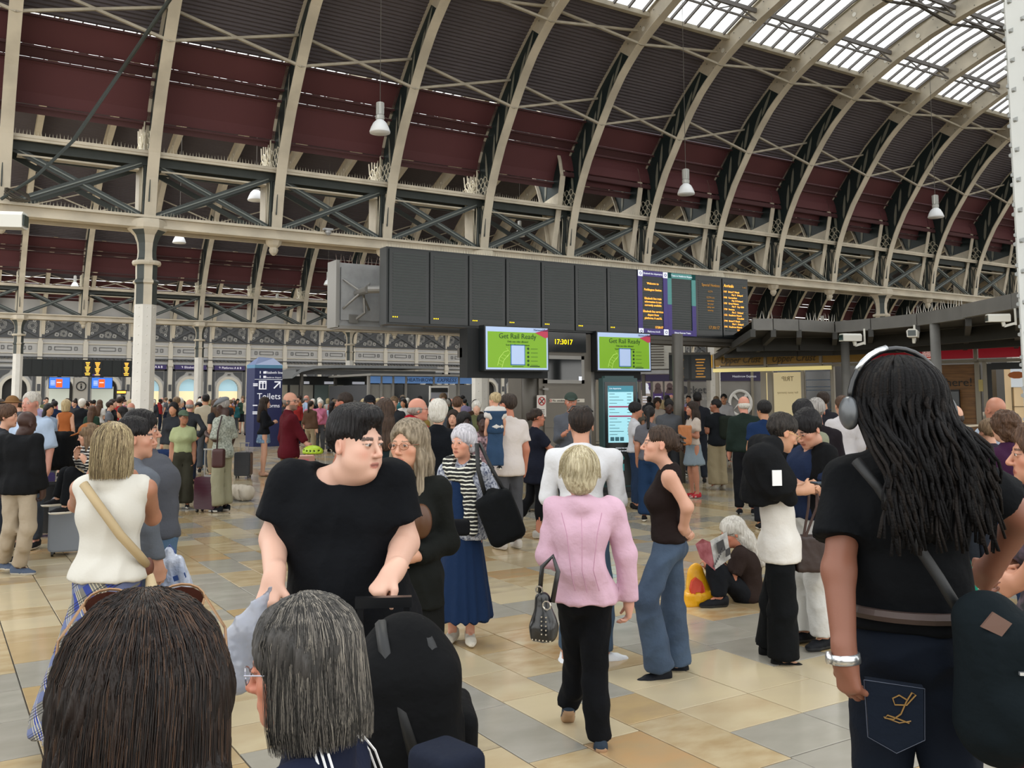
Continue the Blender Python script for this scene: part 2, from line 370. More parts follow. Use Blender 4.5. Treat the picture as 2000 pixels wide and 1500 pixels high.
# ================= arcades =================
def spikes(m, x0, x1, y, z, h=.13, step=.075, jit=.012):
    x=x0
    while x<x1:
        t=rng.uniform(-.3,.3); s=.006
        m.add([(x-s,y-s,z),(x+s,y-s,z),(x,y+s,z),(x+jit*t*4,y-.02+.04*rng.random(),z+h*rng.uniform(.75,1.1))],[(0,1,3),(1,2,3),(2,0,3)])
        x+=step
def girder_parts():
    """meshes for one bay, local x 0..SP at y=0 (front)"""
    low=MB(); low.box((0,0,5.79),(SP,.06,5.98)); low.box((0,-.12,5.97),(SP,.95,6.03)); low.box((0,-.1,5.74),(SP,.2,5.80)); low.box((0,.85,5.76),(SP,.92,5.98))
    up=MB(); up.box((0,-.22,7.46),(SP,.95,7.53)); up.box((0,-.2,7.40),(SP,-.14,7.47)); up.box((0,.08,7.24),(SP,.14,7.46),1); up.box((.25,.1,7.12),(SP-.25,.35,7.16),0); up.box((0,.84,7.2),(SP,.9,7.46),1)
    xb=[]
    for a,b in (((.18,.12,6.06),(SP-.2,.12,7.28)),((.18,.16,7.28),(SP-.2,.16,6.06))):
        m=MB(); m.bar(a,b,.05,.15,0,up=(0,1,0) if 0 else (0,0,1)); m.bar((a[0],a[1]-.04,a[2]),(b[0],b[1]-.04,b[2]),.03,.03,1); xb.append(m)
    xb2=MB()
    for a,b in (((.18,.85,6.06),(SP-.2,.85,7.28)),((.18,.88,7.28),(SP-.2,.88,6.06))): xb2.bar(a,b,.05,.12,0)
    post=MB(); post.box((-.14,.1,6.03),(-.09,.16,7.45),1); post.box((-.10,.12,6.03),(.10,.16,7.45),1); post.box((-.2,.3,6.03),(-.16,.75,7.45),0); post.box((.07,.3,6.03),(.11,.75,7.45),1)
    post.box((-.13,.8,6.03),(.13,.86,7.9),0)
    orn=MB()
    # lancet tracery in the post side and the fan tracery above the upper girder
    for sx_ in (-.16,.0):
        for yy in (.22,.45,.68):
            pts=[(sx_,yy-.08,7.0),(sx_,yy-.075,7.15),(sx_,yy-.04,7.26),(sx_,yy,7.3),(sx_,yy+.04,7.26),(sx_,yy+.075,7.15),(sx_,yy+.08,7.0),(sx_,yy,6.15)]
            orn.tube(pts+[pts[0]],.014,5,caps=False)
        for row in range(3):
            for c_ in range(3):
                yy=.12+.27*c_+(.13 if row%2 else 0); zz=7.58+.16*row
                orn.tube([(sx_,yy-.13,zz),(sx_,yy-.1,zz+.1),(sx_,yy,zz+.16),(sx_,yy+.1,zz+.1),(sx_,yy+.13,zz)],.013,5,caps=False)
        for t in range(5):
            y0=.12+.17*t; orn.tube([(sx_,.45,7.62),(sx_,y0+.02,7.95),(sx_,y0*1.15-.05,8.25)],.016,5,caps=False)
        orn.prism([(sx_,.12,7.56),(sx_,.16,7.56),(sx_,.16,8.3),(sx_,.12,8.3)],(.02,0,0))
    for row in range(4):
        for c_ in range(3):
            yy=-.26+.22*c_+(.11 if row%2 else 0); zz=7.56+.13*row; orn.tube([(-.05,yy-.11,zz),(-.05,yy-.08,zz+.08),(-.05,yy,zz+.125),(-.05,yy+.08,zz+.08),(-.05,yy+.11,zz)],.013,5,caps=False)
    sp=MB(); spikes(sp,.25,SP-.35,.0,6.03); spikes(sp,.25,SP-.35,.25,6.03,step=.11); spikes(sp,.1,SP-.25,-.12,7.53,h=.14); spikes(sp,.1,SP-.3,.1,7.53,h=.12,step=.1)
    lan=MB()
    for yy,w_ in ((-.1,.07),(.08,.06)):
        lan.tube([(-.045,yy-w_*.2,6.35),(-.045,yy-w_,6.95),(-.045,yy-w_*.8,7.12),(-.045,yy,7.22),(-.045,yy+w_*.8,7.12),(-.045,yy+w_,6.95),(-.045,yy-w_*.2+.02,6.35)],.016,5)
    lan.tube([(-.045,-.18,7.3),(-.045,.2,7.3)],.02,5)
    return low,up,xb,xb2,post,orn,sp,lan
low,up_,xb,xb2,post,orn,spk,lan=girder_parts(); lanm=lan.mesh('lancet',DARK)
lowm=low.mesh('lower_girder',CREAM); upm=up_.mesh('upper_girder',[CREAM,DARK]); xbm=[m.mesh('cross_brace',[DARK,mat('#767c78',.5,key='brace_edge')]) for m in xb]; xb2m=xb2.mesh('rear_brace',DARK)
postm=post.mesh('post',[CREAM,DARK]); ornm=orn.mesh('tracery',mat('#cfc8b4',.5,key='tracery')); spkm=spk.mesh('bird_spikes',mat('#d8d2bd',.5,key='spike'))
pend=MB(); pend.lathe([(.03,-.42),(.09,-.36),(.12,-.28),(.10,-.22),(.17,-.16),(.20,-.08),(.2,0)],(0,.2,5.78),8,ph=.5); pendm=pend.mesh('pendant',CREAM)
def column_obj(x,y,dz,lo=0.):
    root=struct('column',(x,y,0))
    def mt(j,i): return 1 if j%2==0 else 0
    sh=MB(); r=.25
    sh.lathe([(r+.05,0),(r+.05,.25),(r,.32),(r,3.95+dz)],(0,.2,0),8,0,ph=.5)
    sh.obj('shaft',[WHITE],root)
    nk=MB(); nk.lathe([(r+.003,3.95),(r+.003,4.42),(.30,4.46),(.30,4.50),(.24,4.55),(.25,4.9)],(0,.2,dz),8,mt,ph=.0 if 0 else .5)
    nk.obj('neck',[CREAM,DARK],root)
    b=MB(); b.lathe([(.31,4.88),(.33,4.93),(.31,4.98)],(0,.2,dz),16); b.obj('collar',[CREAM],root)
    cp=MB(); cp.lathe([(.25,4.98),(.22,5.05),(.21,5.2),(.23,5.4),(.30,5.58),(.42,5.70)],(0,.2,dz),8,mt,ph=.5); cp.obj('capital',[CREAM,DARK],root)
    ab=MB(); ab.lathe([(.42,5.69),(.46,5.74),(.46,5.84),(.44,5.93),(.42,5.95)],(0,.2,dz),8,0,ph=.5); ab.obj('abacus',CREAM,root)
    rv=MB()
    zz=.45
    while zz<3.9:
        for j in range(8):
            th=2*math.pi*(j+.5+.5)/8; rr=r*math.cos(math.pi/8)
            for o in (-.055,.055):
                if (o>0)==(j%2==0): continue
                cx=rr*math.cos(th)-o*0*math.sin(th); cy=.2+rr*math.sin(th)
                d=Vector((math.cos(th),math.sin(th),0)); t=Vector((-d.y,d.x,0))*.014; u=Vector((0,0,.014)); c=Vector((cx,cy,zz))
                rv.add([c-t-u,c+t-u,c+t+u,c-t+u,c+d*.014],[(0,1,4),(1,2,4),(2,3,4),(3,0,4)])
        zz+=.214
    rv.obj('rivets',WHITE,root,kind='stuff')
    return root
def arcade(x0,y,dz,n0,n1,cols,full=True,name='arcade_girder'):
    root=struct(name,(x0,y,dz))
    for n in range(n0,n1):
        L=(n*SP,0,0)
        link('lower_girder',lowm,root,loc=L); link('upper_girder',upm,root,loc=L); link('rear_brace',xb2m,root,loc=L)
        for m in xbm: link('cross_brace',m,root,loc=L)
        link('post',postm,root,loc=L); link('tracery',ornm,root,loc=L); link('lancet',lanm,root,loc=L)
        if full: link('bird_spikes',spkm,root,loc=L,kind='stuff')
        if n%3: link('pendant',pendm,root,loc=L)
    return root
arcade(X1,Y1,0,-2,22,0)
arcade(X2,Y2,.12,-3,26,0,False)
for n in (-3,0,3,6,9,12,15): column_obj(X1+n*SP,Y1,0)
for n in (0,3,6,9,12,15): column_obj(X2+n*SP,Y2,.1)
# plinth blocks of pale stone where the girder crosses the far columns are part of the capitals
# near riveted column at the photo's edge
P_=at(2046,300,6.4)
nc=struct('column',(P_.x,P_.y,0)); m=MB(); m.lathe([(.3,0),(.3,.3),(.235,.35),(.235,6.2)],(0,0,0),8,ph=.2); m.obj('shaft',mat('#c9ccca',.5,var=.1,vscale=2,key='white_paint'),nc)
m=MB(); zz=.5
while zz<6.1:
    for j in range(8):
        th=2*math.pi*(j+.7)/8; rr=.235*math.cos(math.pi/8); d=Vector((math.cos(th),math.sin(th),0)); t0=Vector((-d.y,d.x,0))
        for o in (-.05,.05):
            c=d*rr+t0*o+Vector((0,0,zz+.05*(o>0)))
            for a_,b_ in ((.016,.010),(.008,.018)):
                pass
            t=t0*.017; u=Vector((0,0,.017)); m.add([c-t-u,c+t-u,c+t+u,c-t+u,c-t*.5-u*.5+d*.017,c+t*.5-u*.5+d*.017,c+t*.5+u*.5+d*.017,c-t*.5+u*.5+d*.017],[(0,1,5,4),(1,2,6,5),(2,3,7,6),(3,0,4,7),(4,5,6,7)])
    zz+=.214
m.obj('rivets',mat('#8f9291',.5,key='rivet'),nc,kind='stuff')
# ================= far office wall =================
WL=mat('#b3b2b0',.6,var=.08,vscale=1.5,key='stucco'); WD=mat('#4c4e51',.6,key='dark_stucco'); WC=mat('#c9c3b6',.6,key='cream_stone'); PURP=mat('#3a2f63',.5,key='purple_sign')
fw=struct('wall_far',(X3,Y3,0))
nA,nB=-5,24
wb=MB()
for n in range(nA,nB):
    x=n*SP; cxm=x+SP/2
    # wall with an arched opening: pieces round it
    seg=12; rr=.8; zc=2.45
    z1=4.1
    pts=[(cxm+rr*math.cos(math.pi*t/seg),zc+rr*math.sin(math.pi*t/seg)) for t in range(seg+1)]
    wb.box((x,0,0),(cxm-rr,.3,z1)); wb.box((cxm+rr,0,0),(x+SP,.3,z1))
    for p,q in zip(pts[:-1],pts[1:]): wb.add([(p[0],0,p[1]),(q[0],0,q[1]),(q[0],0,z1),(p[0],0,z1),(p[0],.3,p[1]),(q[0],.3,q[1])],[(0,3,2,1),(0,1,5,4)])
wb.box((nA*SP,0,4.1),(nB*SP,.3,9.6)); wb.obj('wall_face',WL,fw)
m1=MB(); cx=SP/2
pts=[(cx+1.02*math.cos(math.pi*t/14),2.45+1.02*math.sin(math.pi*t/14)) for t in range(15)]; pin=[(cx+.8*math.cos(math.pi*t/14),2.45+.8*math.sin(math.pi*t/14)) for t in range(15)]
for i in range(14): m1.add([(pin[i][0],-.1,pin[i][1]),(pts[i][0],-.1,pts[i][1]),(pts[i+1][0],-.1,pts[i+1][1]),(pin[i+1][0],-.1,pin[i+1][1]),(pts[i][0],0,pts[i][1]),(pts[i+1][0],0,pts[i+1][1]),(pin[i][0],.3,pin[i][1]),(pin[i+1][0],.3,pin[i+1][1])],[(0,1,2,3),(1,4,5,2),(0,3,7,6)],0)
m1.box((cx-1.02,-.1,0),(cx-.8,.0,2.45),0); m1.box((cx+.8,-.1,0),(cx+1.02,0,2.45),0)
arch=m1.mesh('arch_surround',WC)
m2=MB()
for x0_,x1_ in ((cx-1.3,cx-1.12),(cx+1.12,cx+1.3)): m2.box((x0_,-.07,0),(x1_,0,4.0),0)
m2.box((cx-1.3,-.07,3.86),(cx+1.3,0,4.02),0)
for sgn in (-1,1): m2.prism([(cx+sgn*1.05,-.06,3.05),(cx+sgn*1.05,-.06,3.8),(cx+sgn*.3,-.06,3.8),(cx+sgn*.45,-.06,3.6),(cx+sgn*.8,-.06,3.38)],(0,.05,0),0)
m2.lathe([(.12,-.02),(.12,.04)],(cx,-.1,3.62),10); surr=m2.mesh('door_frame',WD)
pil=MB(); pil.box((-.16,-.16,0),(.16,0,5.95)); pil.box((-.2,-.2,0),(.2,0,.5)); pil.box((-.2,-.22,4.2),(.2,0,4.5)); pil.box((-.11,-.2,2.3),(.11,-.16,2.8),1); pil.box((-.1,-.1,5.95),(.1,.0,9.0)); pilm=pil.mesh('pilaster',[WC,WD])
bd=MB(); bd.box((0,-.12,6.12),(SP,0,6.2),1); bd.box((0,-.2,4.72),(SP,0,4.78),1); bd.box((0,-.1,5.0),(SP,0,5.06)); bd.box((0,-.14,4.3),(SP,0,4.36),1); bd.box((0,-.08,5.75),(SP,0,5.82))
for a_,b_ in ((.55,.75),(.95,2.1),(2.3,2.5)):
    for z0_,z1_,x0_,x1_ in ((5.28,5.31,a_,b_),(5.52,5.55,a_,b_),(5.28,5.55,a_,a_+.03),(5.28,5.55,b_-.03,b_)): bd.box((x0_,-.05,z0_),(x1_,0,z1_),1)
for j in range(9):
    x=.2+j*(SP-.4)/9; w_=(SP-.4)/9
    bd.prism([(x,-.15,4.74),(x+w_,-.15,4.74),(x+w_*.85,-.15,4.64),(x+w_*.5,-.15,4.58),(x+w_*.15,-.15,4.64)],(0,.1,0),1)
bdm=bd.mesh('cornice',[WC,WD])
lt=MB(); lt.box((.1,-.06,6.2),(SP-.1,0,7.9),0)
lt.bar((.12,-.12,6.24),(SP-.12,-.12,7.8),.06,.16,1); lt.bar((.12,-.12,7.8),(SP-.12,-.12,6.24),.06,.16,1); lt.box((0,-.14,7.76),(SP,0,7.9),1); lt.box((.08,-.1,6.2),(.2,-.05,7.9),1); lt.box((SP-.2,-.1,6.2),(SP-.08,-.05,7.9),1)
for cx_,cz,r_ in ((.55,7.02,.34),(SP-.55,7.02,.34),(SP/2,6.5,.26),(SP/2,7.5,.26),(SP/2-.45,6.42,.16),(SP/2+.45,6.42,.16),(SP/2-.45,7.6,.15),(SP/2+.45,7.6,.15),(.42,6.6,.12),(.42,7.4,.12),(SP-.42,6.6,.12),(SP-.42,7.4,.12)):
    for q in range(4):
        th0=q*math.pi/2
        pts=[(cx_+r_*(.35+.65*(t/9))*math.cos(th0+t*.45),-.085,cz+r_*(.35+.65*(t/9))*math.sin(th0+t*.45)) for t in range(10)]
        lt.tube(pts,.017,4,2,caps=False)
ltm=lt.mesh('scroll_panel',[mat('#4b4d4f',.6,key='scroll_back'),WD,mat('#b9b8b5',.6,key='scroll')])
doors=MB(); doors.box((SP/2-.8,.32,0),(SP/2+.8,.36,2.3),0); doors.box((SP/2-.8,.32,2.3),(SP/2+.8,.36,3.4),1)
litm=mat('#d8c9a0',.5,emit=.7,key='lit_interior'); skym=mat('#9fc0cc',.5,emit=.5,key='lit_glass'); darkin=mat('#23211f',.6,key='dark_interior')
for n in range(nA,nB):
    L=(n*SP,0,0)
    link('arch_surround',arch,fw,loc=L); link('door_frame',surr,fw,loc=L); link('pilaster',pilm,fw,loc=L); link('cornice',bdm,fw,loc=L); link('scroll_panel',ltm,fw,loc=L)
    lit=n in (2,3,4); doors.obj('doorway',[litm if lit else darkin, skym if lit else darkin],fw,loc=L)
for n,s in ((1,'< Platforms A & B'),(2,'Platforms A & B'),(3,'Elizabeth line'),(4,'Platforms A & B')):
    x=X3+n*SP+SP/2
    t=thing('hanging_sign','purple %s sign %s'%(s.strip('< '),{1:'half hidden behind the big riveted column',2:'just right of the big riveted column',3:'above the arch by a slim far column',4:'above the arch left of the Toilets totem'}[n]),'sign',(x,Y3-.25,4.15))
    MB().box((-1.2,-.05,-.17),(1.2,.25,.17)).obj('sign_board',PURP,t); text('\u2191 '+s.strip('< '),.24,(0,-.06,0),mat('#e8e6f0',.5,emit=.3,key='lettering'),t)
# back rooms so the far platform side closes
MB().box((-60,79,0),(130,79.3,8)).obj('wall_back',mat('#55565a',.7,key='back_wall'),kind='structure')
MB().box((101,-8,0),(101.3,79,14)).obj('wall_end',mat('#4a4744',.7,key='end_wall'),kind='structure')
# ================= departure boards, kiosk, screens =================
AMB=mat('#f2a23c',.5,emit=1.6,key='amber_led'); AMBD=mat('#a9772f',.5,emit=.5,key='amber_led'); YEL=mat('#f0c800',.5,emit=1.8,key='yellow_led')
SCR=mat('#141a1b',.3,key='board_glass'); SCR2=mat('#333a39',.5,var=.1,vscale=3,key='board_row'); FRM=mat('#14191b',.4,key='board_frame')
PUR=mat('#43377a',.5,emit=.12,key='purple_panel'); TEAL=mat('#4f8f8c',.5,emit=.12,key='teal_panel'); OFFW=mat('#d9dde6',.5,emit=.5,key='white_print')
YB=16.5
bd=thing('departure_board','long black station departure board above the grey kiosk, three amber panels on its right','departure board',(7.7,YB,3.25))
W11=(17.85-7.7)/11; HB=1.52
fr=MB(); fr.box((-.03,.0,-.02),(10.18,.32,HB+.02)); fr.obj('housing',FRM,bd)
mod=MB(); mod.box((.02,-.03,.02),(W11-.02,0,HB-.02),0)
for r in range(22): mod.box((.1,-.036,.17+r*.058),(W11-.08,-.03,.17+r*.058+.034),1)
modm=mod.mesh('display_panel',[SCR,SCR2]); dots=MB()
for j in range(3): dots.box((.1+j*.045,-.045,.12),(.115+j*.045,-.03,.14))
dotm=dots.mesh('led_dot',YEL)
def board_text(lines,panel,x,m,sz=.062):
    for (s_,z,dx,al) in lines: text(s_,sz,(x+dx,-.045,z),m,panel,align=al,ext=.001)
for i in range(11):
    o=link('display_panel',modm,bd,loc=(i*W11,0,0))
    if i in (0,1,2,3,4,5,6,8): link('led_dots',dotm,o,kind='stuff')
    if i in (7,8):
        f=MB(); c0=0
        f.box((.0,-.05,0),(.13,-.03,HB),0); f.box((W11-.13,-.05,0),(W11,-.03,HB),0); f.box((0,-.05,HB-.13),(W11,-.03,HB),0); f.box((0,-.05,0),(W11,-.03,.14),1)
        if i==8: f.box((0,-.052,0),(.13,-.03,.75),1); f.box((W11-.13,-.052,0),(W11,-.03,.75),1)
        f.obj('surround',[PUR if i==7 else TEAL, PUR],o,label='purple surround with white roundels' if i==7 else 'teal surround fading to purple')
        if i==7:
            for cx_ in (.07,W11-.07):
                for cz in (.07,HB-.07):
                    q=MB().box((cx_-.07,-.058,cz-.07),(cx_+.07,-.05,cz+.07)).obj('roundel_plate',OFFW,bd); q.location=(i*W11,0,0); q2=MB(); q2.tube([(cx_+.03*math.cos(t*math.pi/6),-.06,cz+.03*math.sin(t*math.pi/6)) for t in range(13)],.008,4,caps=False); q2.obj('roundel',PUR,q)
        text('Elizabeth line departures' if i==7 else 'Trains to Heathrow Airport',.06,(W11/2,-.055,HB-.065),OFFW,o); text('Platforms A & B' if i==7 else 'Direct Express Trains',.06,(W11/2,-.055,.07),OFFW,o)
    if i==7:
        for s_,z in (('Welcome to',1.22),('Paddington Station',1.07),('Elizabeth line train',.86),('information is not',.78),('currently available',.70),('Elizabeth line services',.55),('depart from',.47),('platforms A and B.',.39)): text(s_,.072,(W11/2,-.045,z),AMB,o)
        text('17:30:17',.075,(W11-.3,-.06,.175),AMB,o)
    if i==9:
        text('Special Notices',.1,(.52,-.045,1.3),AMBD,o)
        for s_,z in (('CCTV',1.14),('CCTV is in',.99),('operation',.91),('for your',.83),('safety and',.75),('security.',.67)): text(s_,.06,(.5,-.045,z),AMBD,o)
        text('17:30:17',.11,(.6,-.045,.24),AMBD,o)
    if i==10:
        text('Arrivals',.11,(.05,-.045,1.32),AMB,o,align='LEFT'); text('1 of 2',.06,(.85,-.045,1.31),AMBD,o,align='RIGHT')
        L=[('1707',"Bristol T Meads"),('','Plat 4   Delayed'),('1708','Carmarthen'),('','Plat 10 Delayed'),('1709','Great Malvern'),('','Plat 9   Exp 1804'),('1720','Swansea'),('','Plat 2   Delayed'),('1735','Heathrow Airport'),('','          Cancelled'),('1740',"Bristol T Meads"),('','Plat 4   Delayed'),('1741','Heathrow Airport'),('','          Cancelled')]
        for k,(a_,b_) in enumerate(L):
            z=1.17-k*.074
            if a_: text(a_,.062,(.03,-.045,z),AMB,o,align='LEFT')
            text(b_,.062,(.2 if a_ else .32,-.045,z),AMB,o,align='LEFT')
m=MB(); spikes(m,0,10.1,.05,HB+.02,h=.13,step=.06); spikes(m,0,10.1,.25,HB+.02,h=.13,step=.08); m.obj('bird_spikes',mat('#d8d2bd',.5,key='spike'),bd,kind='stuff')
# second board back to back, its grey metal rear facing us
rb=thing('rear_board','grey metal back of a second hanging board with a pipe arm','display housing',(7.25,18.0,3.27))
m=MB(); m.box((0,.04,0),(7.0,.4,1.36)); m.obj('housing',GALV,rb)
for k in range(7):
    m=MB(); m.box((k*1.0+.07,0,.14),(k*1.0+.97,.04,1.26)); m.obj('back_panel',GALV,rb)
m=MB(); m.box((-.06,-.05,-.02),(.02,.44,1.40)); [m.box((k*1.0-.02,-.06,0),(k*1.0+.05,.0,1.38)) for k in range(1,7)]; m.box((0,-.05,-.05),(7,.42,.02)); m.obj('edge_frame',STEEL,rb)
m=MB(); m.tube([(.42,-.05,.72),(.42,-.62,.74)],.08,12); m.tube([(.42,-.62,.74),(1.2,-1.15,.74)],.08,12)
for a_ in ((.12,.0,1.0),(.72,0,.95),(.12,0,.38),(.72,0,.38)): m.tube([(.42,-.28,.72),(a_[0],a_[1],a_[2])],.025,8)
m.tube([(.5,-.2,.7),(.55,-.15,.3),(.4,-.02,.16)],.03,8); m.box((.25,-.05,.08),(.45,0,.26)); m.obj('pipe_arm',STEEL,rb,smooth=False)
m=MB(); spikes(m,.05,1.6,.2,1.38,h=.22,step=.09,jit=.05); m.obj('bird_spikes',mat('#a58f83',.5,key='spike'),rb,kind='stuff')
# kiosk under the board
GR=mat('#6f6a62',.42,metal=.35,var=.1,vscale=2,key='kiosk_metal'); GR2=mat('#5b5751',.45,metal=.35,key='kiosk_metal')
ks=thing('information_kiosk','grey metal information kiosk with clock and dark window, under the big board','kiosk',(11.3,YB+.05,0))
m=MB(); m.box((.1,.05,0),(1.55,1.3,3.2)); m.obj('body',GR,ks)
m=MB(); m.tube([(1.62,.2,0),(1.62,.2,3.2)],.13,16); m.obj('round_corner',STEEL,ks,smooth=True)
m=MB(); m.tube([(.0,.25,0),(.0,.25,3.2)],.19,16); m.obj('round_corner',GR2,ks,smooth=True)
d_=MB(); d_.box((.22,.0,.02),(1.32,.05,2.02)); d_.box((.22,-.005,1.1),(1.32,0,1.115),1); D=d_.obj('door',[GR,GR2],ks)
m=MB(); m.box((.2,-.04,1.93),(.3,.0,1.98)); m.box((.14,-.06,1.94),(.24,-.02,1.97)); m.obj('hinge',STEEL,D)
m=MB()
for a_,b_ in (((.22,.0,2.08),(1.32,.05,2.16)),((.22,0,2.62),(1.32,.05,2.70)),((.22,0,2.08),(.3,.05,2.7)),((1.24,0,2.08),(1.32,.05,2.7))): m.box(a_,b_)
m.obj('window_frame',STEEL,ks)
MB().box((.3,.0,2.16),(1.24,.03,2.62)).obj('window_pane',mat('#15191b',.08,spec=.8,key='dark_glass'),ks)
MB().box((1.16,-.01,2.15),(1.24,.0,2.24)).obj('window_sticker',OFFW,ks)
MB().box((.18,-.02,2.78),(1.36,.05,3.22)).obj('clock_case',mat('#171b1d',.15,key='clock_glass'),ks)
text('17:3017',.16,(.72,-.03,3.0),YEL,ks,name='clock_digits')
s_=MB(); s_.box((-.02,-.07,1.35),(.21,-.05,1.82)); so=s_.obj('no_smoking_sign',mat('#d8d2cc',.5,key='sign_white'),ks)
m=MB(); m.tube([(.095+.085*math.cos(t*math.pi/10),-.075,1.69+.085*math.sin(t*math.pi/10)) for t in range(21)],.011,5,caps=False); m.bar((.04,-.078,1.75),(.15,-.078,1.63),.01,.018); m.obj('red_ring',mat('#b02020',.5,key='red_print'),so)
m=MB(); m.bar((.04,-.075,1.64),(.15,-.075,1.74),.01,.02); [m.box((.02,-.073,1.50-k*.035),(.17,-.07,1.512-k*.035)) for k in range(4)]; m.obj('cigarette_mark',BLACK,so,kind='stuff')
s_=MB(); s_.box((.34,-.02,1.66),(1.3,-.0,1.74)); so=s_.obj('notice_strip',mat('#cfc8bb',.5,key='sign_white'),ks); text('No smoking in the station',.07,(.42,-.025,1.7),BLACK,so,align='LEFT'); m=MB(); m.tube([(.37+.025*math.cos(t*.7),-.025,1.7+.025*math.sin(t*.7)) for t in range(10)],.006,4); m.obj('red_ring',mat('#b02020',.5,key='red_print'),so)
# cross frame that carries the board on the right, with post
m=struct('board_support',(0,0,0))
b=MB(); b.box((14.6,YB+.05,3.05),(18.3,YB+.15,3.2)); b.box((14.6,YB+.5,3.05),(18.3,YB+.6,3.2)); b.box((13.6,YB+.02,3.14),(17.9,YB+.5,3.24)); b.obj('bracket',GR2,m)
P=at(1325,760,19.2); b=MB(); b.tube([(P.x,P.y,0),(P.x,P.y,3.1)],.115,14); b.obj('post',GR2,m,smooth=True)
# green screens
GRN=mat('#6f9c1e',.5,emit=.42,key='green_screen'); SB=mat('#9db0d0',.5,emit=.5,key='screen_blue'); INK=mat('#1d4a1c',.5,emit=.02,key='dark_green_print'); LG=mat('#9cbd55',.5,emit=.4,key='pale_green')
def green_screen(x0,x1,z0,z1,y,lab,lean):
    t=thing('advert_screen',lab,'screen',((x0+x1)/2,y,(z0+z1)/2)); W=(x1-x0)/2; H=(z1-z0)/2; t.rotation_euler=(0,R(lean),0)
    MB().box((-W,0,-H),(W,.22,H)).obj('bezel',FRM,t); MB().box((-W+.03,-.01,-H+.03),(W-.03,0,H-.03)).obj('screen_border',SB,t)
    g=MB().box((-W+.07,-.015,-H+.07),(W-.07,-.005,H-.13)).obj('screen_picture',GRN,t)
    text('Get Rail Ready',.155,(0,-.02,H-.22),INK,g); text('Only one rider allowed',.055,(0,-.02,H-.33),INK,g); text('Scan for offers/travel options',.05,(0,-.02,H-.40),INK,g)
    m=MB(); m.box((-.16,-.025,-.33),(.16,-.015,.06)); m.obj('white_card',SB,g)
    m=MB(); m.box((-.18,-.022,-.35),(.18,-.018,-.33)); m.box((-.18,-.022,.06),(.18,-.018,.08)); m.box((-.18,-.022,-.35),(-.16,-.018,.08)); m.box((.16,-.022,-.35),(.18,-.018,.08)); m.obj('card_edge',mat('#3e6ea0',.5,emit=.3,key='blue'),g)
    m=MB()
    for k in range(5): m.lathe([(.03,-.02),(.03,-.018)],(.3,0,0),8) if 0 else m.prism([(.26+.028*math.cos(a*math.pi/4),-.02,-.0-.085*k+.028*math.sin(a*math.pi/4)) for a in range(8)],(0,.004,0))
    [m.box((.33,-.02,-.006-.085*k),(.5,-.017,.002-.085*k)) for k in range(5)]; m.box((.3,-.02,-.38),(.55,-.017,-.36)); m.box((-.14,-.02,-.38),(.14,-.017,-.37)); m.obj('bullet_list',INK,g)
    m=MB(); pts=[(-.5,-.02,-.36),(-.45,-.02,-.2),(-.34,-.02,-.08),(-.24,-.02,-.05)]
    m.tube(pts,.008,4); m.tube([(p[0]+.1,-.02,p[2]-.06) for p in pts[:-1]]+[(-.24,-.02,-.14)],.008,4)
    for k in range(4): a_=pts[0]; m.bar((-.49+.04*k,-.02,-.30+.055*k),(-.38+.03*k,-.02,-.36+.065*k),.006,.008)
    m.tube([(-.28,-.02,.0),(-.19,-.02,-.09),(-.26,-.02,-.18)],.008,4); m.obj('track_arrow',LG,g)
    m=MB(); m.prism([(W-.36,-.02,H-.13),(W-.03,-.02,H-.05),(W-.03,-.02,H-.22),(W-.1,-.02,H-.24)],(0,.003,0)); m.obj('corner_stripe',mat('#a8324a',.5,emit=.4,key='red_stripe'),g); text('NetworkRail',.07,(W-.22,-.03,H-.075),mat('#1c2a66',.5,emit=.1,key='navy_print'),g)
    return t
green_screen(9.62,11.22,2.32,3.26,15.95,'green screen reading Get Rail Ready on the left side of the kiosk',-.3)
green_screen(12.86,14.48,2.36,3.28,16.4,'green screen reading Get Rail Ready on the right side of the kiosk',-.3)
for x0,x1,y,l in ((9.35,11.35,16.1,'black casing behind the left green screen, fixed to the kiosk'),(12.9,14.35,16.55,'black casing behind the right green screen, fixed to the kiosk')):
    t=thing('screen_casing',l,'casing',((x0+x1)/2,y+.2,2.7)); W=(x1-x0)/2; MB().box((-W,-.12,-.52),(W,.2,.5)).obj('case',MATTEBLACK,t); m=MB(); m.box((-W,.1,-.1),(W,.3,.1)); m.obj('bracket',GR2,t)
# teal touch screen totem
P=gnd(1210,968); tt=thing('touch_totem','dark teal upright totem with tall pale-blue timetable screen','information totem',(P.x,P.y,0),0)
tt.rotation_euler=(0,0,math.atan2(RH.y,RH.x)+R(8))
TT=mat('#123a3c',.35,key='totem_teal')
m=MB(); m.box((-.32,-.14,.16),(.32,.16,2.12)); m.box((-.27,-.1,2.12),(.27,.12,2.16)); m.obj('body',TT,tt)
m=MB(); m.box((-.42,-.36,.0),(.42,.4,.1)); m.box((-.34,-.2,.1),(.34,.22,.17)); m.obj('base',BLACK,tt)
MB().box((-.29,-.15,.2),(.29,-.14,2.05)).obj('front_glass',mat('#0b1214',.12,key='black_glass'),tt)
sc_=MB().box((-.235,-.16,.96),(.235,-.15,1.98)).obj('screen',mat('#8fc4d0',.4,emit=.5,key='screen_cyan'),tt)
MB().box((-.235,-.165,1.87),(.235,-.16,1.98)).obj('header_bar',mat('#2c6f80',.4,emit=.5,key='screen_teal'),sc_)
m=MB(); m.box((-.22,-.165,1.59),(.22,-.16,1.615)); m.box((-.22,-.165,1.42),(.22,-.16,1.445)); m.obj('alert_bar',mat('#8a2450',.4,emit=.4,key='magenta'),sc_)
m=MB()
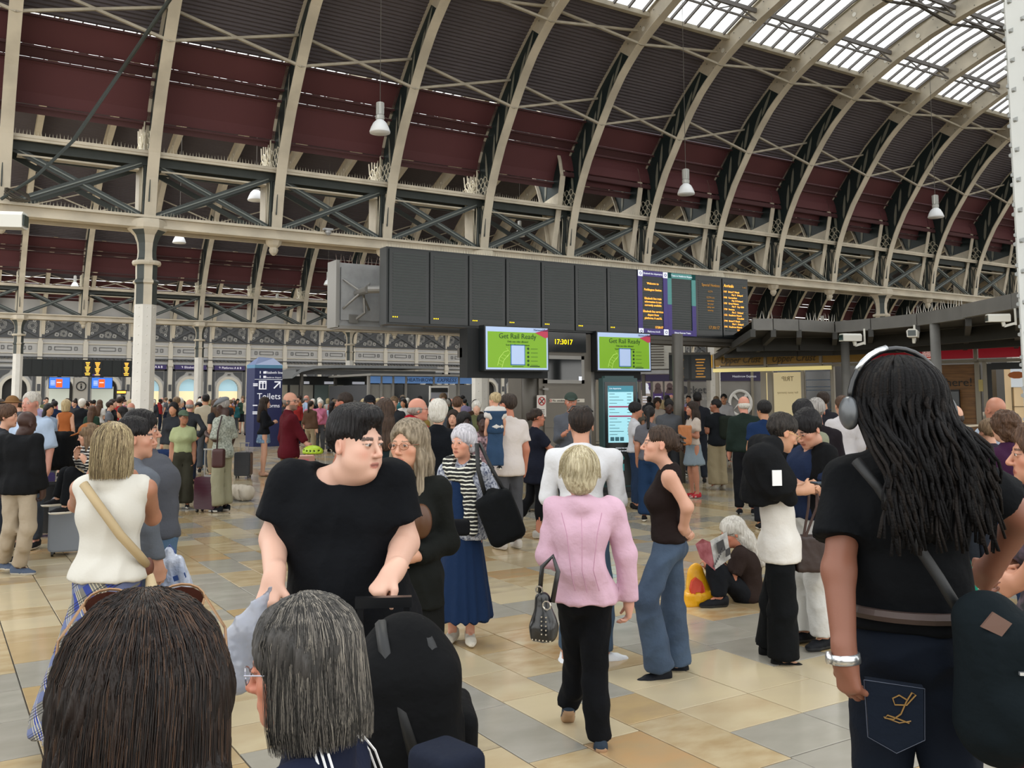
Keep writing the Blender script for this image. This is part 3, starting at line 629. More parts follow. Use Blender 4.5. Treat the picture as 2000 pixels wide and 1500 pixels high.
for k in range(14):
    z=1.83-k*.056
    if abs(z-1.6)<.03 or abs(z-1.43)<.03: continue
    m.box((-.21,-.165,z),(-.21+.1+.2*((k*37)%5)/5,-.16,z+.008)); m.box((.12,-.165,z),(.2,-.16,z+.01))
for k in range(3): m.box((-.2+.09*k,-.165,.99),(-.13+.09*k,-.16,1.06))
m.obj('screen_rows',mat('#2c6474',.4,key='screen_ink'),sc_); text('Live departures',.035,(-.1,-.17,1.93),OFFW,sc_)
text('TOUCH THE SCREEN FOR',.028,(.06,-.155,.86),OFFW,tt); text('MORE INFORMATION',.028,(.06,-.155,.81),OFFW,tt)
m=MB(); m.tube([(.0+.045*math.cos(t*.35-.6),-.155,.68+.045*math.sin(t*.35-.6)) for t in range(13)],.007,5); m.tube([(.0,-.155,.68),(.0,-.155,.58)],.014,6); m.box((-.04,-.158,.46),(.05,-.15,.58)); m.obj('touch_icon',mat('#2f7d80',.4,emit=.2,key='teal_print'),tt)
# Toilets totem
NAVY=mat('#1b2450',.5,key='navy_panel'); WP=mat('#dfe1ea',.5,emit=.25,key='white_print')
yT=33; a_=onY(497,760,yT); b_=onY(551,760,yT); w_=b_.x-a_.x; cx=(a_.x+b_.x)/2
tt=thing('wayfinding_totem','tall navy wayfinding totem reading Toilets with a pale blue peaked cap','sign totem',(cx,yT,0)); W=w_/2; HT=2.98
MB().prism([(-W,0,0),(W,0,0),(W*.3,.9,0),(-W*1.25,.55,0)],(0,0,HT-.12)).obj('body',NAVY,tt)
MB().prism([(-W,-.01,HT-.12),(W,-.01,HT-.12),(W*.3,.9,HT-.12),(-W*1.25,.55,HT-.12)],(0,0,.12)).obj('blue_band',mat('#4f7f9e',.5,key='pale_blue'),tt)
m=MB(); m.add([(-W,-.01,HT),(W,-.01,HT),(W*.3,.9,HT),(-W*1.25,.55,HT),(-W*.55,.3,HT+.3),(W*.6,.4,HT+.27)],[(0,1,5,4),(1,2,5),(2,3,4,5),(3,0,4),(3,2,1,0)]); m.obj('peaked_cap',mat('#63708f',.5,key='slate_blue'),tt)
text('Toilets',.32,(.02,-.02,1.82),WP,tt); text('Platforms',.2,(.05,-.02,1.48),WP,tt); text('Elizabeth line',.13,(.18,-.02,2.70),WP,tt); text('Heathrow Airport',.08,(.18,-.02,2.52),WP,tt)
m=MB(); m.box((-.36,-.02,2.08),(-.08,-.0,2.4)); m.bar((.2,-.02,2.12),(.42,-.02,2.34),.02,.045); m.bar((.22,-.02,2.36),(.45,-.02,2.36),.02,.045); m.bar((.43,-.02,2.14),(.43,-.02,2.38),.02,.045)
for z in (2.7,2.54): m.box((-.2,-.02,z-.04),(-.1,0,z+.04)); m.bar((-.32,-.02,z-.04),(-.32,-.02,z+.05),.02,.03)
for z in (2.28,2.22,1.5,1.2,1.26): m.box((-W*1.1,-.02,z-.02),(-W*.78,-.0,z+.02))
m.box((-W,-.015,2.44),(W,-.005,2.455)); m.obj('pictograms',WP,tt)
m=MB()
for x in (-.28,-.16): m.lathe([(.022,0),(.022,.03)],(x,-.03,2.31),8); m.prism([(x-.03,-.03,2.12),(x+.03,-.03,2.12),(x+.035,-.03,2.29),(x-.035,-.03,2.29)],(0,.01,0))
m.obj('toilet_figures',NAVY,tt)
# far departure boards over the ticket hall, with blue screens and an information kiosk
yF=62.; X=lambda px: onY(px,720,yF).x; Z=lambda py: onY(150,py,yF).z
fb=thing('far_departure_board','small far departure board with amber panels, above two blue screens','departure board',(X(41),yF,Z(734)))
Wd=(X(256)-X(41)); Hd=Z(704)-Z(734); n=11; wm=Wd/n
MB().box((-.05,0,-.05),(Wd+.05,.3,Hd+.05)).obj('housing',FRM,fb)
for i in range(n):
    o=MB().box((i*wm+.03,-.03,.02),((i+1)*wm-.03,0,Hd-.02)).obj('display_panel',SCR,fb)
    if i==7: MB().box((i*wm+.0,-.035,.0),((i+1)*wm,-.028,.12)).obj('surround',PUR,o)
    if i in (6,7,10):
        m=MB()
        for r in range(9): z=Hd-.15-r*.095; L_=(.3+.5*((r*7+i)%4)/4)*wm*.8; m.box((i*wm+wm/2-L_/2,-.04,z),(i*wm+wm/2+L_/2,-.03,z+.05))
        m.obj('amber_lines',AMB,o)
BL=mat('#2f66c8',.4,emit=.8,key='blue_screen')
for k,(p0,p1) in enumerate(((95,137),(178,220))):
    x0,x1=onY(p0,750,yF-.2).x,onY(p1,750,yF-.2).x
    t=thing('blue_screen','bright blue advert screen below the far board, %s the grey i sign'%('left of' if k==0 else 'right of'),'screen',((x0+x1)/2,yF-.2,Z(748))); W=(x1-x0)/2
    MB().box((-W,0,-.36),(W,.1,.36)).obj('bezel',FRM,t); MB().box((-.1,.1,-.2),(.1,.3,.9)).obj('hanger',FRM,t); g=MB().box((-W+.03,-.02,-.33),(W-.03,0,.33)).obj('screen_picture',BL,t)
    MB().box((-.2,-.03,-.28),(.16,-.02,.24)).obj('orange_block',mat('#d8581e',.4,emit=.6,key='orange'),g); m=MB(); [m.box((-.5,-.03,.1-.08*k2),(-.25,-.02,.13-.08*k2)) for k2 in range(4)]; m.box((-.15,-.035,.0),(.1,-.03,.05)); m.obj('white_lines',OFFW,g)
x0,x1=onY(145,750,yF).x,onY(172,750,yF).x; t=thing('information_point','grey kiosk face with a round black i symbol under the far board','kiosk',((x0+x1)/2,yF,0)); W=(x1-x0)/2
MB().box((-W,0,0),(W,.6,Z(737))).obj('body',mat('#a29e96',.5,key='kiosk_grey'),t)
m=MB(); zc=Z(754); m.tube([(.27*math.cos(a*math.pi/8),-.02,zc+.27*math.sin(a*math.pi/8)) for a in range(17)],.035,6,caps=False); m.box((-.04,-.03,zc-.15),(.05,-.0,zc+.04)); m.box((-.04,-.03,zc+.08),(.04,0,zc+.15)); m.obj('i_symbol',BLACK,t)
for p0,p1,l in ((8,40,'left'),(95,138,'mid')):
    pass
m=struct('ticket_hall_front',(0,0,0)); b=MB()
for p0,p1 in ((97,136),(180,222)): b.box((onY(p0,750,yF+.4).x,yF+.4,0),(onY(p1,750,yF+.4).x,yF+.5,2.5))
b.obj('counter_glass',mat('#b9bfb4',.4,emit=.35,key='lit_counter'),m)
t=thing('small_led_sign','small orange led sign at head height left of the riveted column','sign',onY(237,766,yF-1)); MB().box((-.3,0,-.14),(.3,.08,.14)).obj('case',FRM,t); MB().box((-.26,-.02,-.07),(.26,0,.07)).obj('led_strip',AMB,t); MB().box((-.03,.0,-2.6),(.03,.06,-.14)).obj('post',GR2,t)
# ================= pendant lamps =================
LM=mat('#b9bab6',.35,metal=.3,key='lamp_shade'); LW=mat('#e4e6e8',.4,key='lamp_glass')
def roofz(y):
    if y<22.2: u=abs(y-12.85)/9.35; return 6.1+7.4*math.sqrt(max(0,1-u*u))
    if y<52.6: u=abs(y-37.6)/15.05; return 6.1+10.2*math.sqrt(max(0,1-u*u))
    u=abs(y-63.1)/10.5; return 6.1+7.6*math.sqrt(max(0,1-u*u))
lp=None
def lamp(px,yc_,size_px,lab,first=None):
    """bell lamp; yc_ = pixel row of the shade's rim"""
    global lp
    d=.46*FPX/size_px; P=at(px,yc_,d)
    if lp is None:
        t=thing('pendant_lamp',lab,'lamp',P,0,'bell lamps hanging from the roof')
        s=MB(); s.lathe([(.23,0),(.235,.03),(.20,.13),(.15,.23),(.09,.29),(.07,.31)],(0,0,0),20); s.lathe([(.22,.02),(.14,.2),(.06,.28)],(0,0,0),20); s.obj('shade',LW,t,smooth=True)
        s=MB(); s.lathe([(.07,.30),(.10,.32),(.10,.40),(.07,.42)],(0,0,0),14); s.obj('collar',LM,t)
        s=MB(); s.lathe([(.085,.42),(.085,.7),(.02,.72)],(0,0,0),10)
        for k in range(8): a=k*math.pi/4; s.box((.085*math.cos(a)-.008,.085*math.sin(a)-.008,.43),(.085*math.cos(a)+.008,.085*math.sin(a)+.008,.69))
        s.obj('gear_box',LM,t)
        s=MB(); s.tube([(0,0,.7),(0,0,7)],.008,5); s.obj('cable',GR2,t); lp=t; return t
    t=lp.copy(); C.objects.link(t); t.location=P; t['label']=lab
    for c in lp.children:
        q=c.copy(); C.objects.link(q); q.parent=t
        if q.name.startswith('cable'): q.scale=(1,1,max(.3,(roofz(P.y)-P.z+.8)/7)); 
    return t
for a_ in ((742,260,40,'largest bell lamp, hanging high left of centre'),(500,392,32,'bell lamp hanging behind the cross braces, right of the big riveted column'),(350,475,25,'bell lamp just below the girder, beside the column capital'),(1340,380,33,'bell lamp hanging above the special notices panel'),(1828,425,29,'bell lamp hanging at far right near the white riveted post'),(641,557,17,'bell lamp hanging left of the grey rear board'),(541,598,15,'bell lamp low over the toilets totem'),(1015,462,20,'bell lamp behind the girder above the middle of the departure board'),(1607,640,15,'tiny bell lamp above the curved canopy'),(1700,430,15,'dim bell lamp behind the arched ribs at right'),(146,560,14,'bell lamp over the far boards')): lamp(*a_)
# ================= shops at the right, canopy, far kiosks =================
CONC=mat('#6d6c69',.6,var=.15,vscale=3,key='canopy_fascia'); UND=mat('#3b3b39',.7,var=.15,vscale=2,key='canopy_soffit'); ALU=mat('#8a8375',.4,metal=.4,key='shop_frame')
WOOD=mat('#8a6237',.5,col2='#6e4c2b',vscale=2.,stretch=(1,1,9),key='wood_panel')
A=at(1397,786,29.); B=at(2000,786,22.6); A.z=B.z=0; sv=(B-A); SL=sv.length; ang=math.atan2(sv.y,sv.x)
def SX(px):  # distance along the shop front under a pixel column
    r=ray(px,786); r=Vector((r.x,r.y)); v=Vector((sv.x,sv.y))/SL; a=Vector((A.x,A.y))
    den=r.x*v.y-r.y*v.x; return (a.y*r.x-a.x*r.y)/(-den) if abs(den)>1e-9 else 0
def SZ(px,py):
    s_=SX(px); p=A+sv/SL*s_; return HC+(ray(px,py).z)*((p-Vector((0,0,0))).dot(FH))/(ray(px,py).dot(FH))
sh=thing('shop_row','row of food shops under the grey canopy: yellow fascia left, red fascia right','shop',A,ang)
fr=MB()
zt,zb=3.08,2.72
def panel(px0,px1,mt,name,z0=zb+.03,z1=zt-.03,y=-.05,emit=None,dy=.06):
    x0,x1=SX(px0)+.03,SX(px1)-.03; return MB().box((x0,y,z0),(x1,y+dy,z1)).obj(name,mt,sh)
YEL_=mat('#8a6a2a',.5,emit=.05,key='mustard_fascia'); RED_=mat('#a3192b',.5,emit=.12,key='red_fascia')
fas=[]
for p0,p1 in ((1397,1497),(1500,1606),(1609,1700)): fas.append(panel(p0,p1,YEL_,'fascia_panel'))
for p0,p1 in ((1703,1830),(1834,1908),(1914,2003),(2006,2080)): fas.append(panel(p0,p1,RED_,'fascia_panel'))
SCRIPT=mat('#3a3020',.5,key='script_print')
text('Upper Crust',.30,(SX(1449),-.07,2.91),SCRIPT,fas[0],shear=.35,sx=.9); text('Upper Crust',.30,(SX(1553),-.07,2.91),SCRIPT,fas[1],shear=.35,sx=.9)
x=SX(1818); m=MB(); m.prism([(x-.12,-.08,2.76),(x+.12,-.08,2.76),(x+.14,-.08,2.8),(x+.14,-.08,3.0),(x+.1,-.08,3.07),(x-.1,-.08,3.07),(x-.14,-.08,3.0),(x-.14,-.08,2.8)],(0,.02,0)); o=m.obj('round_badge',mat('#e6c9c0',.5,emit=.3,key='badge_cream'),fas[3])
m=MB(); m.prism([(x-.1,-.09,2.98),(x+.1,-.09,2.98),(x+.07,-.09,3.04),(x-.07,-.09,3.04)],(0,.01,0)); m.box((x-.1,-.09,2.79),(x+.1,-.08,2.82)); m.obj('bun_mark',mat('#c23a2a',.5,emit=.2,key='badge_red'),o); text('BURGER',.075,(x,-.09,2.93),RED_,o); text('KING',.085,(x,-.09,2.86),RED_,o)
fr.box((0,-.02,zt),(SL+3,.1,zt+.08)); fr.box((0,-.04,zb-.08),(SL+3,.1,zb)); fr.box((0,0,zt+.08),(SL+3,.1,3.45))
for px in (1397,1498.5,1607.5,1701,1832,1911,2004): x=SX(px); fr.box((x-.04,-.08,zb-.05),(x+.04,0,zt+.05))
for px,w_ in ((1402,.1),(1493,.18),(1506,.16),(1570,.1),(1628,.1),(1912,.12),(1927,.1)): x=SX(px); fr.box((x-w_/2,-.04,0),(x+w_/2,.05,zb-.05))
fr.obj('frame',ALU,sh)
MB().box((SX(1397),-.1,2.55),(SX(1628),-.02,2.66)).obj('light_strip',mat('#c9b978',.4,emit=.6,key='gold_light'),sh)
MB().box((SX(1388),-.1,2.7),(SX(1396),.3,3.1)).obj('end_panel',mat('#c9941e',.5,emit=.15,key='yellow_panel'),sh)
lp_=panel(1511,1568,mat('#cdbd93',.5,emit=.30,key='lit_poster'),'poster',.3,2.5,-.02)
text('TRIP',.2,((SX(1541)),-.04,2.3),mat('#9f8f6a',.5,key='faded'),lp_,sx=-1); text('for your journey',.1,(SX(1540),-.04,1.9),mat('#b8a880',.5,key='faded'),lp_,sx=-1)
panel(1495,1502,mat('#d6c596',.5,emit=.4,key='lit_poster'),'lit_jamb',.3,2.5,-.02)
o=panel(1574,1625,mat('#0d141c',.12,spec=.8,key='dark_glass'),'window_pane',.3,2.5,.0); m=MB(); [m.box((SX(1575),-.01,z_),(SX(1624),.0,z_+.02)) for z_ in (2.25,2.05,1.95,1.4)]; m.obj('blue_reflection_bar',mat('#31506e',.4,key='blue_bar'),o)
wp=panel(1705,1908,WOOD,'wood_panel',.0,2.6,.0)
for z_ in (.6,1.2,1.75,2.35): MB().box((SX(1705),-.006,z_),(SX(1908),0,z_+.012)).obj('panel_joint',mat('#5a3d20',.6,key='wood_joint'),wp)
SLAB=mat('#1c1a17',.5,key='slab_print')
text('Hey, order here!',.30,(SX(1902),-.02,2.13),SLAB,wp,align='RIGHT',sx=1.05,name='slogan')
o=panel(1850,1880,BLACK,'order_screen',1.0,1.95,-.12); MB().box((SX(1853),-.13,1.4),(SX(1877),-.12,1.9)).obj('screen',mat('#3a3f42',.2,key='grey_screen'),o)
panel(1912,1925,mat('#b9a86a',.5,key='gold_jamb'),'gold_jamb',1.9,2.2,-.06)
o=panel(1940,2060,mat('#c9b08a',.5,emit=.45,key='lit_interior'),'lit_kitchen',.0,2.5,.8)
m=MB(); [m.box((SX(1958),.7,z_),(SX(1990),.8,z_+.02)) for z_ in (2.0,1.5)]; m.box((SX(1958),.7,1.0),(SX(1960),.8,2.0)); m.box((SX(1985),.68,1.0),(SX(1987),.8,2.0)); m.obj('cupboard_frame',mat('#8d7a5c',.5,key='cupboard'),o)
m=MB(); m.box((SX(1925),-.02,0),(SX(1940),.3,2.6)); m.box((SX(1940),-.02,2.45),(SX(2060),.1,2.62)); m.obj('dark_jamb',BLACK,sh)
o=MB().box((SX(1978),-.06,2.0),(SX(2020),.0,2.45)).obj('menu_screen',mat('#b9bfc4',.4,emit=.5,key='menu_screen'),sh); m=MB(); m.prism([(SX(1990)+.2*math.cos(t*math.pi/5),-.075,2.3+.09*math.sin(t*math.pi/5)) for t in range(10)],(0,.01,0)); m.obj('burger_picture',mat('#8a4a20',.5,emit=.2,key='burger'),o)
m=MB(); m.box((SX(1700),-1.3,0),(SX(1915),-.2,1.02)); m.obj('order_counter',mat('#5d4024',.5,key='dark_wood'),sh); MB().box((SX(1697),-1.35,1.02),(SX(1918),-.2,1.07)).obj('worktop',mat('#cfc5b2',.4,key='worktop'),sh)
# canopy: curved fascia then soffit
cp=thing('shop_canopy','curved grey canopy fascia above the shops at right','canopy')
ed=[(1470,619,18.9),(1510,623,18.9),(1560,626,19.1),(1630,630,19.7),(1700,624,18.9),(1790,613,17.8),(1890,594,16.1),(1990,573,14.4),(2080,545,12.9)]
pts=[at(a_,b_,c_) for a_,b_,c_ in ed]; zt_=sum(p.z for p in pts)/len(pts)
for p in pts: p.z=zt_
HF=.24
for i,(p,q) in enumerate(zip(pts[:-1],pts[1:])):
    m=MB(); d=(q-p).normalized(); nrm=Vector((-d.y,d.x,0)); 
    if nrm.dot(FH)<0: nrm=-nrm
    g=d*.012
    m.prism([p+g,q-g,q-g+nrm*.12,p+g+nrm*.12],(0,0,-HF)); m.obj('fascia_plate',CONC,cp)
nn=-Vector((-sv.y,sv.x,0)).normalized() ; 
if nn.dot(FH)<0: nn=-nn
m=MB(); bk=[A+sv/SL*(SX(p_)) for p_ in (1400,1470,1560,1630,1700,1790,1890,1990,2080)]
for b_ in bk: b_.z=zt_-.05
for i in range(len(pts)-1): m.add([pts[i]-Vector((0,0,.05)),pts[i+1]-Vector((0,0,.05)),bk[i+1],bk[i]],[(0,1,2,3)]); m.add([pts[i]-Vector((0,0,.2))+FH*.1,pts[i+1]-Vector((0,0,.2))+FH*.1,bk[i+1]-Vector((0,0,.12)),bk[i]-Vector((0,0,.12))],[(3,2,1,0)])
m.obj('canopy_deck',UND,cp)
m=MB(); 
for k in (.33,.66): 
    L=[p.lerp(b_,k) for p,b_ in zip(pts,bk)]
    for p,q in zip(L[:-1],L[1:]): m.bar(p-Vector((0,0,.35)),q-Vector((0,0,.35)),.12,.3)
for i in range(0,len(pts)): m.bar(pts[i]-Vector((0,0,.3)),bk[i]-Vector((0,0,.3)),.1,.16)
m.obj('canopy_beam',UND,cp)
m=MB(); L=[p.lerp(b_,.45) for p,b_ in zip(pts,bk)]
for p,q in zip(L[:-1],L[1:]):
    n_=int((q-p).length/.16)
    for k in range(n_): c_=p.lerp(q,(k+.5)/n_)-Vector((0,0,.30)); m.box((c_.x-.03,c_.y-.03,c_.z-.09),(c_.x+.03,c_.y+.03,c_.z+.09))
m.obj('vent_slats',mat('#252523',.7,key='vent'),cp,kind='stuff')
m=MB(); 
for i,(s0,s1) in ((0,(.35,1.)),(2,(.25,1.)),(4,(.8,1)),(5,(0,.9))):
    p,q=pts[i],pts[i+1]; k=s0
    while k<s1:
        c_=p.lerp(q,k)+Vector((0,0,0)); m.add([c_+Vector((-.012,0,0)),c_+Vector((.012,0,0)),c_+Vector((0,.012,0)),c_+Vector((rng.uniform(-.05,.05),rng.uniform(-.03,.03),.17))],[(0,1,3),(1,2,3),(2,0,3)]); k+=.085/(q-p).length
m.obj('bird_spikes',mat('#b9b6ac',.5,key='spike'),cp,kind='stuff')
for px,d_ in ((1832,17.2),(1654,20.0)):
    P=at(px,786,d_); m=MB(); m.tube([(P.x,P.y,0),(P.x,P.y,zt_-.2)],.09,12); m.obj('canopy_post',CONC,cp,smooth=True)
# cctv cameras
rzc=math.atan2(RH.y,RH.x)
def cctv(P,yaw,s_,lab):
    t=thing('cctv_camera',lab,'camera',P,yaw); WHT=mat('#c9c8c0',.4,key='cctv_white')
    m=MB(); m.prism([(-.09*s_,-.2*s_,-.07*s_),(.09*s_,-.2*s_,-.07*s_),(.1*s_,-.2*s_,.05*s_),(.06*s_,-.2*s_,.09*s_),(-.06*s_,-.2*s_,.09*s_),(-.1*s_,-.2*s_,.05*s_)],(0,.42*s_,0)); m.obj('housing',WHT,t)
    MB().box((-.07*s_,-.215*s_,-.05*s_),(.07*s_,-.19*s_,.06*s_)).obj('lens_window',mat('#1c2a26',.1,key='lens'),t)
    m=MB(); m.bar((0,.1*s_,-.07*s_),(0,.12*s_,-.16*s_),.05*s_,.06*s_); m.bar((0,.12*s_,-.16*s_),(0,.34*s_,-.1*s_),.05*s_,.05*s_); m.tube([(0,.34*s_,-.14*s_),(0,.34*s_,.20*s_)],.022*s_,6); m.obj('bracket',WHT,t); return t
cctv(at(6,432,5.6),rzc+R(100),.62,'white box camera cut by the left picture edge')
cctv(at(1660,660,17.5),rzc+R(-80),.9,'long white security camera below the canopy edge left of the headphones')
cctv(at(1783,652,16.4),rzc+R(-30),.9,'white security camera pointing forward under the middle of the canopy')
cctv(at(1948,622,14.),rzc+R(-100),.75,'dark-fronted security camera under the right end of the canopy')
P=onY(641,455,22.05); t=thing('small_camera','small dome camera hanging from the girder between two pendants','camera',P); m=MB(); m.lathe([(.04,-.06),(.08,0),(.08,.05),(.05,.08)],(0,0,0),10); m.obj('dome',GALV,t); m=MB(); m.box((-.12,-.05,.07),(.12,.1,.12)); m.obj('bracket',GALV,t)
# thick cable climbing across the left arch
m=MB(); q=[onY(2,389,21.9)+Vector((0,0,0)),onY(70,345,21.5),onY(140,278,21.2),onY(235,140,20.4),onY(330,0,18.5),onY(352,-40,17.5)]
P0=q[0].copy(); m.tube([p-P0 for p in q],.035,6); m.tube([p-P0+Vector((.05,-.05,.03)) for p in q],.02,5)
t=thing('hanging_cable','dark bundled cable running diagonally up from the girder at upper left','cable',P0); m.obj('cable',DARK,t)
m=MB(); [m.tube([(.3+.25*math.cos(a_+k),-.05*k,.1+.12*math.sin(a_+k*.7)) for a_ in [x_*.6 for x_ in range(11)]],.014,4) for k in range(5)]; m.obj('cable_coil',GR2,t)
# ticket office beyond the column (purple band, posters, round emblem)
BG=mat('#8a8783',.55,var=.08,vscale=2,key='ticket_wall'); O=at(1130,786,37.); O.z=0; E_=at(1500,786,35.5); E_.z=0; tv=E_-O; tl=tv.length; ta=math.atan2(tv.y,tv.x)
def TX(px):
    r=ray(px,786); r=Vector((r.x,r.y)); v=Vector((tv.x,tv.y))/tl; a=Vector((O.x,O.y)); den=r.x*v.y-r.y*v.x; return (a.y*r.x-a.x*r.y)/(-den)
def TZ(px,py): return HC+ray(px,py).z*((O+tv/tl*TX(px)).dot(FH))/ray(px,py).dot(FH)
tk=thing('ticket_office','ticket office front behind the teal totem, purple band over posters and a round emblem','shop',O,ta)
MB().box((TX(1040),0,0),(TX(1520),.3,3.0)).obj('wall_panel',BG,tk)
z0,z1=TZ(1250,745),TZ(1250,728); MB().box((TX(1040),-.06,z0),(TX(1520),0,z1)).obj('purple_band',mat('#372f52',.5,key='purple_band'),tk)
for px in (1350,1447): text('Heathrow Express',.12,(TX(px)+.15,-.08,(z0+z1)/2),WP,tk)
pi_=0
for p0,p1,kind in ((1203,1228,0),(1230,1246,0),(1253,1271,1),(1276,1295,2),(1299,1318,2)):
    o=MB().box((TX(p0),-.05,TZ(1250,798)),(TX(p1),-.01,TZ(1250,744))).obj('poster',mat('#b0a39b' if kind else '#b9b2ad',.5,key='poster_pink'),tk)
    h0=TZ(1250,766 if kind!=1 else 748)
    MB().box((TX(p0),-.06,TZ(1250,798) if kind!=1 else TZ(1250,762)),(TX(p1),-.05,h0)).obj('purple_field',mat('#4b3272',.5,emit=.05,key='poster_purple'),o)
    m=MB(); xm=(TX(p0)+TX(p1))/2; zc=TZ(1250,755); m.prism([(xm+.12*math.cos(t_*math.pi/4),-.065,zc+.15*math.sin(t_*math.pi/4)) for t_ in range(8)],(0,.01,0)); m.prism([(xm-.17,-.065,zc-.28),(xm+.17,-.065,zc-.28),(xm+.1,-.065,zc-.05),(xm-.1,-.065,zc-.05)],(0,.01,0)); m.obj('portrait',mat('#5d4a4c',.5,key='dark_print') if kind!=1 else WP,o)
    m=MB(); [m.box((xm-.13,-.065,TZ(1250,776+5*k)),(xm+.13,-.06,TZ(1250,775+5*k)+.02)) for k in range(3)]; m.obj('print_lines',WP,o)
text('Tickets',.42,(TX(1357),-.03,TZ(1350,762)),mat('#3a3a3e',.5,key='charcoal_print'),tk); text('Departures',.2,(TX(1357),-.03,TZ(1350,778)),mat('#c0bdb8',.5,key='pale_print'),tk)
m=MB(); xm,zc=TX(1335),TZ(1335,762); m.prism([(xm+.18*math.cos(t_*math.pi/6),-.03,zc+.18*math.sin(t_*math.pi/6)) for t_ in range(12)],(0,.02,0)); m.obj('round_arrow',mat('#3a3a3e',.5,key='charcoal_print'),tk)
m=MB(); xm,zc=TX(1446),TZ(1446,787); rx=(TX(1467)-TX(1425))/2; rz=rx*1.18; m.tube([(xm+rx*math.cos(t_*math.pi/16),-.05,zc+rz*math.sin(t_*math.pi/16)) for t_ in range(33)],.06,6,caps=False)
for sx_ in (-1,1): m.prism([(xm,-.06,zc),(xm+sx_*rx*.75,-.06,zc+rz*.62),(xm+sx_*rx*.45,-.06,zc+rz*.72)],(0,.03,0)); m.prism([(xm,-.06,zc),(xm+sx_*rx*.7,-.06,zc-rz*.6),(xm+sx_*.12,-.06,zc-rz*.1)],(0,.03,0)) if sx_<0 else None
m.obj('round_emblem',mat('#c9c6c0',.5,emit=.1,key='emblem'),tk)
m=MB(); 
for px in (1167,1200,1322,1400,1470,1110): x=TX(px); m.box((x-.05,-.08,0),(x+.05,0,3.0))
m.obj('mullions',ALU,tk)
m=MB(); m.box((TX(1050),-.5,3.0),(TX(1520),.4,3.15)); m.box((TX(1040),-1.0,3.3),(TX(1400),.4,3.42)); m.obj('roof_edge',mat('#4c4f55',.5,key='slate'),tk)
P=at(1300,695,31.); t=thing('air_unit','white air-conditioning box above the ticket office, behind the right green screen','machine',P,ta); MB().box((-.65,-.4,-.45),(.65,.4,.5)).obj('case',mat('#a9a79f',.5,key='ac_white'),t); m=MB(); [m.box((-.6,-.42,-.35+.09*k),(-.05,-.4,-.31+.09*k)) for k in range(9)]; m.obj('vent_slats',GR2,t,kind='stuff'); m=MB(); m.box((-.9,-.5,-.62),(1.0,.5,-.5)); m.tube([(.5,-.5,-.6),(.5,-.5,.0)],.03,6); m.tube([(.9,-.5,-.6),(.9,-.5,.0)],.03,6); m.obj('support_rail',GALV,t); m=MB(); m.box((-.8,-.4,-1.35),(-.7,.4,-.6)); m.box((.7,-.4,-1.35),(.8,.4,-.6)); m.obj('leg',GR2,t)
# small hanging twin led boards
P=at(1347,718,27.); t=thing('twin_led_board','two small black led boards hanging left of the white riveted column','display',P,ta)
m=MB(); m.box((-.6,0,-.38),(.62,.15,.38)); m.obj('housing',FRM,t)
for x in (-.3,.32):
    o=MB().box((x-.27,-.02,-.33),(x+.27,0,.33)).obj('display_panel',SCR,t); m=MB(); [m.box((x-.15+.03*(k%2),-.03,.22-.085*k),(x+.13-.03*(k%3),-.02,.25-.085*k)) for k in range(7)]; m.obj('amber_lines',AMBD,o)
m=MB(); m.box((-.6,.02,.38),(.6,.1,.45)); m.tube([(-.5,.05,.4),(-.5,.05,1.2)],.03,6); m.tube([(.5,.05,.4),(.5,.05,1.2)],.03,6); m.obj('hanger',GR2,t)
# blue-banded kiosk building
yK=41.; K=lambda px: onY(px,740,yK).x; KZ=lambda py: onY(820,py,yK).z
kb=thing('express_kiosk','low glass kiosk building with a pale blue band reading EXPRESS','kiosk',(0,yK,0))
MB().box((K(718),.1,0),(K(935),5,KZ(752))).obj('body',mat('#4e4f52',.4,key='kiosk_dark'),kb)
for k,(p0,p1) in enumerate(((720,744),(744,767),(767,792),(792,846),(846,895),(895,935))):
    o=MB().box((K(p0)+.02,-.06,KZ(749)),(K(p1)-.02,.1,KZ(736))).obj('blue_fascia',mat('#5f88c0',.5,emit=.22,key='blue_band'),kb)
    if k==4: text('EXPRESS',.3,((K(p0)+K(p1))/2,-.08,KZ(742.5)),mat('#20356a',.5,key='navy_print'),o,shear=.3)
    if k==3: text('HEATHROW',.26,((K(p0)+K(p1))/2,-.08,KZ(742.5)),mat('#1b2b50',.5,key='navy_print'),o)
    MB().box((K(p0)+.06,.02,.0),(K(p1)-.06,.1,KZ(751))).obj('glass_panel',mat('#8a8780' if k in (0,1,4) else '#1f2326',.2,key='kiosk_glass'),kb)
m=MB(); m.box((K(716),-.5,KZ(735)),(K(940),5,KZ(731))); [m.box((K(p)-.05,-.08,0),(K(p)+.05,.1,KZ(735))) for p in (720,744,767,792,846,895,934)]; m.obj('roof_edge',mat('#8d8a84',.5,key='pale_roof'),kb)
t=thing('poster_stand','white framed poster stand in the crowd before the blue-banded kiosk','poster stand',(onY(858,780,36).x,36,0)); m=MB(); m.box((-.48,0,0),(.48,.08,2.28)); m.obj('frame',WHITE,t); MB().box((-.42,-.01,1.0),(.42,0,2.2)).obj('poster',mat('#8e8f98',.5,key='poster_grey'),t); o=MB().box((-.42,-.02,2.0),(.42,-.01,2.2)).obj('header_bar',BLACK,t); m=MB(); m.prism([(.2*math.cos(t_*.785),-.03,1.35+.2*math.sin(t_*.785)) for t_ in range(8)],(0,.02,0)); m.prism([(-.3,-.03,.8),(.3,-.03,.8),(.22,-.03,1.15),(-.22,-.03,1.15)],(0,.02,0)); m.obj('dark_figure_print',BLACK,t)
